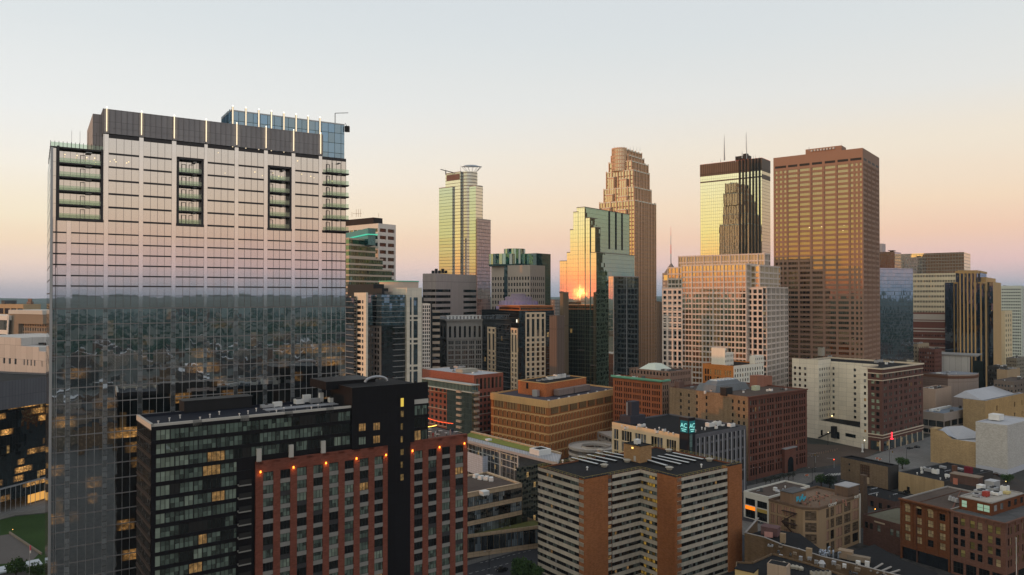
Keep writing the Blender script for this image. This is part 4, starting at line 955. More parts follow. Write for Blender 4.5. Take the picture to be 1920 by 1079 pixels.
def lumber_block():
    b = simple('old_brick_block', 'massive twelve-storey block, buff party wall and dark red-brown stone street front with arched entrance', 'office building', 1402, 424, 1254.5, 1512, 744.5, 37.5)
    BF = wall('buff_party_brick', (.19, .135, .085), .45, .9, brick=True); RS = wall('brown_sandstone', (.115, .048, .034), .25, .9, joint=(1.5, .6)); b.mi(BF)
    F0, F1 = b.F[0], b.F[1]; zt = b.z1; h = 3.95
    fs = sorted([(zt-4.6-h*k, zt-2.6-h*k) for k in range(11)])
    us0 = [(F0.ux(x)-.65, F0.ux(x)+.65) for x in (1276, 1291, 1306, 1324, 1373, 1384.5, 1394)]
    punched(b, F0, 0, zt, us0, fs, BF, None, .3, [(G_DARK, .8), (G_MID, .2)], (0, 1))
    us1 = groups(F1.L, 7, 3, .88, .62, 1)
    fs1 = sorted([(zt-5.2-h*k, zt-2.5-h*k) for k in range(10)]+[(2.5, 6.5)])
    punched(b, F1, 0, zt, us1, fs1, RS, None, .45, [(G_DARK, .72), (G_MID, .16), (G_BLIND, .09), (G_LIT, .01)], (0, 1))
    m = MB()
    for z in (zt-2.0, zt-10.2, zt-18.2, 9): m.fbox(F1, -.1, F1.L, z, z+.45, 0, .35)
    m.fbox(F1, -.3, F1.L, zt-.7, zt+.1, -.2, .8); m.build('cornice', RS, b.root)
    # arched entrance
    ue = F1.ux(1476); m = MB(); m.fbox(F1, ue-6, ue+6, 0, 14, 0, 1.8, 0); 
    for k in range(10):
        t0, t1 = math.pi*k/10, math.pi*(k+1)/10
        m.quad(F1.p(ue+3*math.cos(t0), 6+3*math.sin(t0), 1.83), F1.p(ue+3*math.cos(t1), 6+3*math.sin(t1), 1.83), F1.p(ue+3*math.cos(t1), 6, 1.83), F1.p(ue+3*math.cos(t0), 6, 1.83), 1)
    m.wallq(F1, ue-3, ue+3, 0, 6, 1.83, 1); m.fbox(F1, ue-6.4, ue+6.4, 14, 14.5, -.1, 2.3, 2); m.build('entrance_portal', [RS, G_DARK, M_METAL], b.root)
    rest_plain(b, BF); b.roof(M_ROOFB, par=.8, th=.7, capm=RS); z = zt-.8
    # glazed roof lantern
    p = gp(1355, 731, z); m = MB(); m.box((p.x, p.y, z), 34, 15, 4.2, F1.ang, 0, .86); m.box((p.x, p.y, z+4.2), 24, 9, 2.0, F1.ang, 0, .8); o = m.build('roof_lantern', wall('slate_grey', (.10, .11, .12), .2, .6), b.root)
    for k in range(6):
        m = MB(); q = V((p.x, p.y, z+6.2))+F1.t.to_3d()*(-8+3.2*k); m.box(q, 2.4, 6, .6, F1.ang, 0, .8); m.build('lantern_pane', glass('lantern_glass', (.10, .11, .13), (.8, .85, .9), .4), o)
    for (px, py, s, h_, mt) in ((1274, 727, 5, 4, wall('dk_brick_house', (.10, .06, .05), .2)), (1362, 741, 6, 4.4, M_DARK), (1420, 725, 8, 7, wall('house_brick', (.20, .09, .06), .2)), (1434, 723, 8, 6, _m['house_brick']), (1417, 732, 4.5, 2.6, wall('pale_green_metal', (.34, .36, .26), .1)), (1330, 733, 2, 1.6, M_WHITE), (1440, 734, 2, 1, M_WHITE), (1394, 737, 1, 1, M_WHITE), (1322, 738, 1.2, 1.4, M_WHITE), (1375, 728, 3, 1.4, M_METAL)):
        unit(b, gp(px, py, z), z-.25, s, s*.7, h_, F1.ang, mt, 'rooftop_unit' if s < 5 else 'roof_housing')
    clutter(b, z, 14, seed=9, s=(.8, 2.2))
    b.finish(True, wname='party_wall')
lumber_block()

def green_cornice():
    b = simple('brick_building', 'dark orange brick building topped by a verdigris green cornice', 'office building', 1241, 482, 1149, 1254, 713.5, 42)
    OR = wall('dark_orange_brick', (.205, .068, .03), .2, .9); GC = wall('verdigris', (.10, .26, .18), .2, .7); F0, F1 = b.F[0], b.F[1]; zt = b.z1; b.mi(OR)
    fs = sorted([(zt-6.1-4.05*k, zt-3.4-4.05*k) for k in range(11) if zt-6.1-4.05*k > 1])
    punched(b, F0, 0, zt, groups(F0.L, 5, 4, .88, .62, 1), fs, OR, None, .6, [(G_DARK, .9), (G_MID, .08)], (0, 1))
    punched(b, F1, 0, zt, reg(F1.L, 3, .5, .5), fs, wall('beige_brown_brick', (.21, .14, .10), .2), None, .3, [(G_DARK, .8), (G_MID, .2)], (0, 1))
    m = MB(); m.fbox(F0, -.9, F0.L+.9, zt-.9, zt+.2, -.3, 1.3); m.fbox(F1, -.9, F1.L, zt-.9, zt+.2, -.3, 1.3)
    for k in range(40): m.fbox(F0, F0.L*k/40, F0.L*k/40+.35, zt-1.5, zt-.9, 0, .9)
    m.build('green_cornice', GC, b.root)
    rest_plain(b, OR); b.roof(M_ROOF, par=.8); clutter(b, zt-.8, 6, seed=12)
    m = MB(); p = b.rp(.6, .72)
    for k in range(6): 
        q = V((p.x+k*1.8-5, p.y+2, zt)); m.tube(q, q+V((0, 0, 5)), .15, n=4)
        if k: m.tube(q+V((-1.8, 0, 5)), q+V((0, 0, 5)), .15, n=4); m.tube(q+V((-1.8, 0, 1)), q+V((0, 0, 5)), .1, n=4)
    m.build('roof_steelwork', M_DARK, b.root); b.finish(True, wname='brick_wall')
    b = simple('brown_building', 'low brown office building with a pale pyramid skylight roof behind the green-corniced block', 'office building', 1256, 500, 1180, 1296, 697, 42)
    BR = wall('mauve_brown', (.17, .11, .085), .2); zt = b.z1; fs = floors(0, zt, 12, .5)
    for i in (0, 1): punched(b, b.F[i], 0, zt, reg(b.F[i].L, 12, .5, 1), fs, BR, None, .3, [(G_DARK, 1)], (0, 0))
    rest_plain(b, BR); b.roof(M_ROOF, par=1); p = b.rp(.45, .6); m = MB(); m.box((p.x, p.y, zt-1), 20, 16, 4.5, b.ang(), 0, .35); m.build('roof_pyramid', wall('pale_green_roof', (.42, .46, .40), .1, .6), b.root)
    clutter(b, zt-1, 10, seed=3, s=(1.5, 4)); b.finish(False)
green_cornice()

def small_orange():
    b = simple('small_brick_building', 'small orange brick loft building with lit upper windows and white penthouses on its roof', 'loft building', 1375, 520, 1317, 1432, 686.5, 40)
    OR = wall('bright_brick', (.40, .15, .04), .15, .9, brick=True); WH = wall('white_stucco', (.52, .48, .42), .1, .8); F0, F1 = b.F[0], b.F[1]; zt = b.z1; b.mi(OR)
    fs = sorted([(zt-7.4-5.0*k, zt-3.6-5.0*k) for k in range(9) if zt-7.4-5*k > 0])
    punched(b, F0, 0, zt, groups(F0.L, 3, 3, .74, .7, .5), fs, OR, None, .4, [(G_DARK, .35), (G_LIT, .4), (G_GREY, .2)], (0, 1))
    fs = sorted([(zt-4.6-3.6*k, zt-2.4-3.6*k) for k in range(12) if zt-4.6-3.6*k > 0])
    punched(b, F1, 0, zt, reg(F1.L, 12, .45, .5), fs, WH, None, .3, [(G_DARK, .5), (G_GREY, .4), (G_LIT, .1)], (0, 1))
    rest_plain(b, OR); b.roof(M_ROOF, par=.8)
    def ph(xc, xl, xr, yt, D):
        q = box4(xc, D, xl, xr, 40); fs_ = [Face(q[i], q[(i+1) % 4]) for i in range(4)]; z1 = zat(xc, yt, D); m = MB()
        for G_ in fs_: m.wallq(G_, 0, G_.L, zt-4, z1)
        for k in range(3):
            for (a, c) in reg(fs_[1].L, 5, .3): m.fbox(fs_[1], a, c, z1-3-3.5*k, z1-1.5-3.5*k, 0, .04, 1)
        m.poly([(p.x, p.y, z1) for p in q]); m.build('white_penthouse', [WH, G_DARK], b.root)
    ph(1359, 1333.5, 1362, 653.5, 526); ph(1362, 1357, 1375, 662, 530); ph(1415, 1405, 1432, 668, 540)
    b.finish(True, wname='brick_wall')
small_orange()

def white_hotel():
    a = 39; l, r = dirs(a); D = 505; zt = zat(1653, 691, D)
    c0 = col(1653, D); R_ = along(c0, r, 1729.5); w = along(c0, l, 1611.5)
    HB = wall('hotel_brown_brick', (.085, .042, .034), .2, .9); WH = wall('cream_white_wall', (.50, .46, .38), .10, .85, joint=(6, 3.4, .06)); TR = wall('hotel_stone_trim', (.42, .36, .28), .15)
    i1 = w+r*26; i2 = along(i1, l, 1557); i3 = along(i2, -r, 1534); L0 = along(i3, l, 1484.5)
    bk = L0+r*((R_-L0).dot(r))
    b = Bld('tall_hotel', 'ten-storey hotel, cream side walls around a light well and brown brick corner with stone bands', 'hotel', [L0, i3, i2, i1, w, c0, R_, bk], zt)
    F = b.F; b.mi(WH); n = 11; hh = 4.3
    fs = sorted([(zt-6.2-hh*k, zt-4.2-hh*k) for k in range(11) if zt-6.2-hh*k > 7])
    V1 = [(G_DARK, .6), (G_BLIND, .25), (G_GREY, .12), (G_LIT, .03)]
    punched(b, F[0], 0, zt+2, [(F[0].ux(x)-.9, F[0].ux(x)+.9) for x in (1490, 1499, 1509)], fs, WH, None, .3, V1, (0, 1))
    punched(b, F[1], 0, zt+2, reg(F[1].L, 5, .42, .5), fs, WH, None, .3, V1, (0, 1))
    punched(b, F[2], 0, zt, [(F[2].ux(x)-.8, F[2].ux(x)+.8) for x in (1562,)]+[(F[2].ux(1602)-.9, F[2].ux(1602)+.9)], fs, WH, None, .3, V1, (0, 1))
    plainF(b, F[3], 0, zt, WH)
    uw = F[4].ux(1626)
    # cream return then brown corner, on the same face
    G1 = Face(F[4].P, F[4].p(uw, 0).to_2d()); G2 = Face(F[4].p(uw, 0).to_2d(), F[4].Q)
    punched(b, G1, 0, zt, [(G1.L*.5, G1.L*.5+1.6)], fs, WH, None, .3, V1, (0, 1))
    fb = sorted([(zt-6.6-hh*k, zt-4.2-hh*k) for k in range(10)])
    V2 = [(G_DARK, .45), (G_BLIND, .45), (G_LIT, .03)]
    punched(b, G2, 0, zt, [(G2.L*.24, G2.L*.24+2.2), (G2.L*.58, G2.L*.58+2.2)], fb, HB, None, .3, [(G_DARK, .25), (glass('green_blind_glass', (.26, .32, .24), (.8, .9, .85), .1), .75)], (0, 1))
    punched(b, F[5], 0, zt, groups(F[5].L, 8, 2, .62, .7, 1), fb, HB, None, .3, V2, (0, 1))
    for i in (6, 7): plainF(b, F[i], 0, zt, WH)
    for z, h, o in ((zt-.9, .9, 1.0), (zt-4.0, .5, .35), (zt-8.6, .5, .35), (10.5, .6, .5), (8.6, .4, .3)):
        m = MB()
        for G_ in (G2, F[5]): m.fbox(G_, -.1, G_.L+.1, z, z+h, -.1, o)
        m.build('stone_cornice', TR, b.root)
    m = MB()
    for G_, n_ in ((F[5], 7), (G2, 1)):
        for (p, q) in reg(G_.L, n_, .8, 1): m.fbox(G_, p, q, .4, 6.4, .02, .1, 1); m.fbox(G_, q, q+.6, 0, 7, 0, .5, 0)
    m.build('shopfront', [TR, glass('shop_glass', (.02, .03, .035), (.8, .9, .95), .2, (3, 3), lit=.12, lits=.25)], b.root)
    m = MB(); u = 12; q = F[5].p(u, 7.5, .9); m.tube(q, q+V((0, 0, 4.2)), .36, n=8); m.tube(q+V((0, 0, -.6)), q, .95, n=10); m.build('neon_sign', emis('neon_red', (1, .03, .05), 3), b.root)
    text(b.root, 'HOTEL', G2, G2.L*.5, 8.9, 1.6, TR, 'sign_lettering') if False else None
    b.roof(M_ROOF, par=1.2, capm=TR); z = zt-1.2
    for (px, py, s, h_, mt) in ((1540, 668, 5, 7, wall('beige_metal', (.40, .37, .31), .2, .6)), (1643, 681, 3, 2, M_METAL), (1652, 680, 3, 2, M_METAL), (1662, 684, 2, 1.5, M_WHITE), (1707, 679, 5, 1.2, _m['beige_metal']), (1672, 681, 3, 1, M_WHITE), (1556, 671, 3, 1.5, M_METAL)):
        unit(b, gp(px, py, z), z, s, s*.7, h_, F[5].ang, mt, fans=1)
    # low podium filling the light well
    m = MB(); P_ = Face(i3, w); zz = 14.0; m.wallq(P_, 0, P_.L, 0, zz, .05); m.fbox(P_, 2, 3.6, 3, 7, .1, .2, 1); m.fbox(P_, P_.L*.45, P_.L*.52, 3, 8, .1, .2, 1); m.fbox(P_, P_.L*.66, P_.L*.9, 6, 8.4, .1, .2, 1); o = m.build('podium', [WH, G_DARK], b.root)
    m = MB(); m.poly([(q.x, q.y, zz-.5) for q in (i3, w, i1, i2)]); m.build('podium_roof', M_ROOF, b.root)
    m = MB(); s0, s1 = P_.p(1, 1, 1.5), P_.p(P_.L*.42, 8.5, 1.5); m.tube(s0, s1, .5, n=5); m.tube(s0+V((0, 0, 1.2)), s1+V((0, 0, 1.2)), .08, n=4); m.box(s1+V((0, 0, -5)), 3, 3, 8.2, P_.ang); m.build('outside_stair', M_DARK, b.root)
    for px, py in ((1560, 781), (1600, 781), (1562.5, 806)):
        q = at(px, py, 556 if py < 800 else 535); m = MB(); m.box(q, .7, .7, .7); m.build('wall_light', emis('wall_light_warm', (1, .72, .32), 3.5), b.root)
    b.finish(True, wname='main_wall')
white_hotel()
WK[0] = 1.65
# ---------------- skyline ----------------
AG = 51.5
def slab(mb, poly, z0, z1, mi=0, rm=None):
    for i in range(len(poly)):
        F = Face(poly[i], poly[(i+1) % len(poly)]); mb.wallq(F, 0, F.L, z0, z1, 0, mi)
    mb.poly([(p.x, p.y, z1) for p in poly], mi if rm is None else rm)
def off4(poly, d):
    F = [Face(poly[i], poly[(i+1) % len(poly)]) for i in range(len(poly))]; o = []
    for i in range(len(poly)):
        m = F[i-1].n+F[i].n; o.append(poly[i]+m/max(.2, m.dot(F[i].n))*d)
    return o

def brown_tower():      # deep brown grid tower
    D = 620; b = simple('office_tower', 'tall brown precast office tower with a flat top, long window bands and blank crown', 'skyscraper', 1619, D, 1451, 1650, 277.5, AG)
    BR = wall('brown_precast', (.205, .128, .092), .06, .8); F0, F1 = b.F[0], b.F[1]; zt = b.z1; b.mi(BR); h = 4.28
    GC_ = glass('bronze_window', (.012, .009, .008), (.80, .66, .44), .42, (1.6, 3), .003, .003, lines=(.16, 0), linec=(.16, .10, .08))
    GC2 = glass('bronze_window_side', (.03, .022, .018), (.75, .62, .5), .30, (1.6, 3), .006, .003)
    # column layout from the photograph: single bays then wide bays
    px0 = [(1454, 1459), (1462, 1467), (1470, 1475), (1478.5, 1496), (1500, 1519), (1523.5, 1542.5), (1547.5, 1567), (1571.5, 1591.5), (1595.5, 1601), (1604.5, 1609), (1612.5, 1616.5)]
    us = [(F0.ux(a), F0.ux(c)) for a, c in px0]
    ztw = zat(1619, 305, D); fs = []; z = ztw
    while z-2.3 > 3: fs.append((z-2.35, z)); z -= h
    fs = sorted(fs)
    punched(b, F0, 0, zt, us, fs, BR, None, .55, [(GC_, 1)], (0, 0), 'h')
    punched(b, F1, 0, zt, groups(F1.L, 4, 3, .84, .62, .8), fs, BR, None, .5, [(GC2, 1)], (0, 0))
    zs = zat(1619, 297, D)
    for G_, (a, c) in [(F0, x) for x in [(us[0][0], us[2][1])]+us[3:8]+[(us[8][0], us[10][1])]]+[(F1, x) for x in reg(F1.L, 4, .7, 1)]: m = MB(); m.fbox(G_, a, c, zs-1.2, zs+.8, -.02, .03); m.build('crown_slot', M_FRAME, b.root)
    m = MB()
    for i in range(3, 9):
        u = (us[i-1][1]+us[i][0])/2 if i < 9 else 0; m.fbox(F0, u-.55, u+.55, 0, ztw+.5, 0, .4)
    for k in range(1, 4): m.fbox(F1, F1.L*k/4-.4, F1.L*k/4+.4, 0, ztw+.5, 0, .4)
    m.build('vertical_ribs', BR, b.root)
    rest_plain(b, BR); b.roof(M_ROOFB, par=1.2, capm=BR)
    m = MB(); q = [b.rp(.2, .25), b.rp(.2, .62)]; c = F0.p(F0.L*.55, 0, -14); m.box((c.x, c.y, zt-1), 30, 14, 6.5, F0.ang); o = m.build('penthouse', BR, b.root)
    for k in range(8):
        m = MB(); p = F0.p(F0.L*.42+k*2.6, zt+3, -6.5); m.tube(p, p+V((0, 0, 1.4)), .8, n=8); m.build('satellite_dish', M_WHITE, o)
    mast(b, 1517, 275, 283, D+20, .35); mast(b, 1578, 263, 279, D+20, .12)
    lt = MB()
    for px, py in ((1518, 428), (1541, 426), (1583, 423), (1581, 433), (1496, 437), (1546, 314)):
        u = F0.ux(px); q = F0.p(u, zat(px, py, F0.p(u, 0).y), -.4); lt.box(q, .9, .3, .9)
    lt.build('interior_light', emis('pin_light', (1, .8, .4), 2), b.root)
    b.finish(False, wname='precast_wall')
brown_tower()

def ids():
    D = 860; l, r = dirs(AG); c = col(1429, D); L0 = along(c, l, 1313.5); r0 = along(c, r, 1445)
    b = Bld('mirror_tower', 'tall mirror-glass tower with dark louvred crown, black ribs and two masts on top', 'skyscraper', [L0, c, r0, L0+r0-c], zat(1429, 297, D))
    F0, F1 = b.F[0], b.F[1]; zt = b.z1
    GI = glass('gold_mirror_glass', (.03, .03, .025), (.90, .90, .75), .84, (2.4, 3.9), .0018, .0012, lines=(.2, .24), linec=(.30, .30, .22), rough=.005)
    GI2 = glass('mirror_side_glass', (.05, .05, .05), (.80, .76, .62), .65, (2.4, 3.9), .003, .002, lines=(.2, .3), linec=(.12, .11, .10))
    CRW = wall('crown_brown_metal', (.085, .065, .05), .15, .5, metal=.2, joint=(2.4, 14, .5))
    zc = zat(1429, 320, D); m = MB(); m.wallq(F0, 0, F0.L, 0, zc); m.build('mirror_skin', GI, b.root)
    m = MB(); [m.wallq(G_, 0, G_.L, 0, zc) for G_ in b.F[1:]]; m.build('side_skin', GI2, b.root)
    m = MB(); up = off4(b.poly, .25); [m.wallq(Face(up[i], up[(i+1) % 4]), 0, Face(up[i], up[(i+1) % 4]).L, zc, zt) for i in range(4)]; m.poly([(p.x, p.y, zt-1) for p in up]); m.build('louvred_crown', CRW, b.root)
    m = MB(); z = zat(1429, 330, D); m.fbox(F0, 0, F0.L, z-1.6, z, 0, .15); m.fbox(F1, 0, F1.L, z-3, z+2, 0, .15); m.build('mechanical_band', CRW, b.root)
    for px in (1388, 1394, 1400, 1407, 1413, 1419, 1425):
        u = F0.ux(px); m = MB(); m.fbox(F0, u-.7, u+.7, 0, zt+.5, 0, 1.6); m.build('black_rib', M_DARK, b.root)
    m = MB(); RD = emis('red_pin', (1, .12, .05), 1.2)
    for G_ in (F0, F1):
        for k in range(34 if G_ is F0 else 10): q = G_.p(G_.L*(k+.5)/(34 if G_ is F0 else 10), zt+.3, .1); m.box(q, .45, .45, .5)
    m.build('roof_edge_lights', RD, b.root)
    m = MB(); m.fbox(F0, 0, F0.L, zt-.1, zt+.6, -.5, .3); m.fbox(F1, 0, F1.L, zt-.1, zt+.6, -.5, .3); m.build('parapet', CRW, b.root)
    p = F0.p(F0.L*.62, zt-1, -18); m = MB(); m.box(p, 16, 10, 9, F0.ang); m.box(p+V((3, 0, 9)), 5, 5, 3, F0.ang); m.build('penthouse', M_DARK, b.root)
    mast(b, 1358.3, 253, 301, D+15, .9, rungs=5); mast(b, 1400, 247, 298, D+12, .6, rungs=14); mast(b, 1391.5, 283, 297, D+10, .7)
    for px, yt in ((1335, 302), (1341, 304), (1351, 297), (1379, 291), (1413, 291), (1417, 289), (1424, 292)): mast(b, px, yt, 304, D+14, .35)
ids()

def deco_tower():        # stepped tower, gold stone
    ST = wall('gold_stone', (.44, .29, .19), .08, .6); GS = glass('deco_window', (.10, .07, .05), (.95, .78, .55), .55, (1.4, 3.6), .004, .003)
    CAP = wall('pale_gold_cap', (.62, .52, .40), .08, .5)
    l, r = dirs(AG); D = 760
    c = col(1189, D)
    t = None
    # tiers: (left col, corner col, right col, top y)  wide at the foot, narrow at the top
    tiers = [(1124, 1190, 1230.5, 375, 0), (1132, 1189, 1222, 350, 5), (1137, 1187, 1218, 318, 9), (1142, 1184, 1216, 301, 13), (1146, 1178, 1208, 290, 17), (1150, 1173, 1204, 279, 21)]
    base = box4(1190, D, 1124, 1230.5, AG); b = Bld('stepped_tower', 'tall gold stone tower stepping inwards to a rounded crown, vertical ribs of window', 'skyscraper', base, zat(1190, 375, D))
    z0 = 0
    for i, (xl, xc, xr, yt, back) in enumerate(tiers):
        Dc = D+back; q = box4(xc, Dc, xl, xr, AG); z1 = zat(xc, yt, Dc); F = [Face(q[k], q[(k+1) % 4]) for k in range(4)]
        m = MB()
        for k in range(4): m.wallq(F[k], 0, F[k].L, z0, z1, -.4, 1)
        m.poly([(p.x, p.y, z1-.6) for p in q], 0)
        for k in range(4):
            L_ = F[k].L; n = max(3, round(L_/3.6))
            for j in range(n+1):
                u = L_*j/n; w = .75 if j % 2 else 1.1; m.fbox(F[k], max(0, u-w/2), min(L_, u+w/2), z0, z1+(.8 if j % 2 == 0 else 0), -.4, .15 if j % 2 else .5, 0)
            zz = z1-5.5
            while zz > max(z0, 5) and k < 2: m.fbox(F[k], 0, L_, zz-1.2, zz, -.4, -.28, 3); zz -= 4.0
            m.fbox(F[k], 0, L_, z1-1.0, z1, -.4, .3, 2)
        # corner turret like the photo's notched setbacks
        m.build('tier', [ST, GS, CAP, wall('deco_spandrel', (.20, .13, .085), .08, .6)], b.root); z0 = z1-6
        if i in (0, 1, 2):
            for (u0, u1, dh) in ((.56, .80, 9), (.12, .34, 6)):
                mm = MB(); G_ = F[0]; z2 = z1-dh; mm.fbox(G_, G_.L*u0, G_.L*u1, 0 if i == 0 else z1-40, z2, 0, 3.0, 0)
                for j in range(3): u = G_.L*(u0+(u1-u0)*(j+.5)/3); mm.fbox(G_, u-.7, u+.7, 0 if i == 0 else z1-40, z2-2, 3.0, 3.05, 1)
                mm.fbox(G_, G_.L*u0-.1, G_.L*u1+.1, z2-.8, z2, 0, 3.3, 2); mm.build('corner_bay', [ST, GS, CAP], b.root)
    # rounded front of the crown
    m = MB(); cx = col(1163, D+24); zt = zat(1163, 278, D+18)
    for (rr, z1, zb_) in ((8.5, zt, zt-24),):
        for k in range(14):
            a0 = math.pi*(.75+k/14); a1 = math.pi*(.75+(k+1)/14); 
            p0 = V((cx.x+rr*math.cos(a0), cx.y+rr*math.sin(a0))); p1 = V((cx.x+rr*math.cos(a1), cx.y+rr*math.sin(a1))); G_ = Face(p0, p1)
            m.wallq(G_, 0, G_.L, zb_, z1, 0, 1); m.fbox(G_, G_.L*.5-.4, G_.L*.5+.4, zb_, z1+.5, 0, .4, 0)
            for zz in range(6): m.fbox(G_, 0, G_.L, z1-1-4*zz, z1-4*zz+.1, 0, .15, 0)
        m.poly([(cx.x+rr*math.cos(math.pi*(.75+k/14)), cx.y+rr*math.sin(math.pi*(.75+k/14)), z1-.2) for k in range(15)], 2)
    m.build('rounded_crown', [ST, GS, CAP], b.root)
    for k in range(9): mast(b, 1152+6*k, 275 if k % 3 else 272, 283, D+24, .22)
deco_tower()

def sun_tower():         # mirror tower reflecting the sun
    l, r = dirs(AG); D = 640
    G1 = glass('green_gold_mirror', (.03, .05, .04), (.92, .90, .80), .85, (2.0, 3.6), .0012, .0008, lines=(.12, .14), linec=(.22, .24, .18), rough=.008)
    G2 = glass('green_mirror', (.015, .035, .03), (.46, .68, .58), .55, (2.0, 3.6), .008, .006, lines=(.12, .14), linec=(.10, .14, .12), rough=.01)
    CB = wall('coping_bronze', (.10, .08, .07), .1, .5)
    c = col(1098, D)
    b = Bld('green_mirror_tower', 'green mirror-glass tower stepping down to the left, catching the reflected setting sun', 'skyscraper', box4(1100, D, 1063, 1197, AG), zat(1100, 389, D))
    # each volume: (left col, corner, right col, top y, extra depth)
    vols = [(1081.5, 1096.5, 1180, 388, 0), (1075, 1084, 1110, 397, 4), (1069, 1079, 1110, 430, 6), (1063, 1074, 1110, 473, 8), (1049.5, 1062.5, 1100, 489, 14),
            (1075, 1118, 1190, 473, -6), (1098, 1106, 1120, 408, -3), (1108, 1116, 1126, 426, -5)]
    for i, (xl, xc, xr, yt, dd) in enumerate(vols):
        q = box4(xc, D+dd, xl, xr, AG) if i != 0 else box4(xc, D+dd, xl, xr, AG); z1 = zat(xc, yt, D+dd); m = MB(); z0 = 0
        for k in range(4): 
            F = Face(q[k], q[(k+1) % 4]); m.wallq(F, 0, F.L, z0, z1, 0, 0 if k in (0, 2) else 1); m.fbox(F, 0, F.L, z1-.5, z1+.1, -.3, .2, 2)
        m.poly([(p.x, p.y, z1-.3) for p in q], 2)
        if i in (0, 5):
            F = Face(q[0], q[1])
            for zz in (.32, .55): m.fbox(F, 0, F.L, z1*zz, z1*zz+.7, 0, .4, 2)
        m.build('glass_volume', [G1, G2, CB], b.root)
    # vertical fins at the top of the green face
    q = box4(1096.5, D, 1081.5, 1180, AG); F = Face(q[1], q[2])
    for px in (1142.5, 1155, 1166.5):
        u = F.ux(px); z1 = zat(1100, 389, D); m = MB(); m.fbox(F, u-.8, u+.8, z1-34, z1, 0, .5); m.build('dark_fin', M_DARK, b.root)
    # front slab with pale leading edge
    m = MB(); zq = zat(1150, 517.5, 600); q = box4(1150, 600, 1141, 1197.5, AG)
    NV = glass('navy_dark_glass', (.006, .011, .016), (.5, .65, .75), .30, (1.8, 3.6), .006, .004, lines=(.12, .14), linec=(.03, .04, .045))
    for k in range(4): G_ = Face(q[k], q[(k+1) % 4]); m.wallq(G_, 0, G_.L, 0, zq, 0, 0 if k == 0 else 1); m.fbox(G_, 0, G_.L, zq-.6, zq+.1, -.3, .15, 2)
    m.poly([(p.x, p.y, zq-.2) for p in q], 2); G_ = Face(q[1], q[2]); m.fbox(G_, G_.L*.5-.3, G_.L*.5+.3, 0, zq, 0, .3, 2); m.fbox(G_, 0, .6, 0, zq, 0, .3, 2); m.build('lower_slab', [G1, NV, wall('grey_coping', (.2, .2, .2), .1)], b.root)
sun_tower()

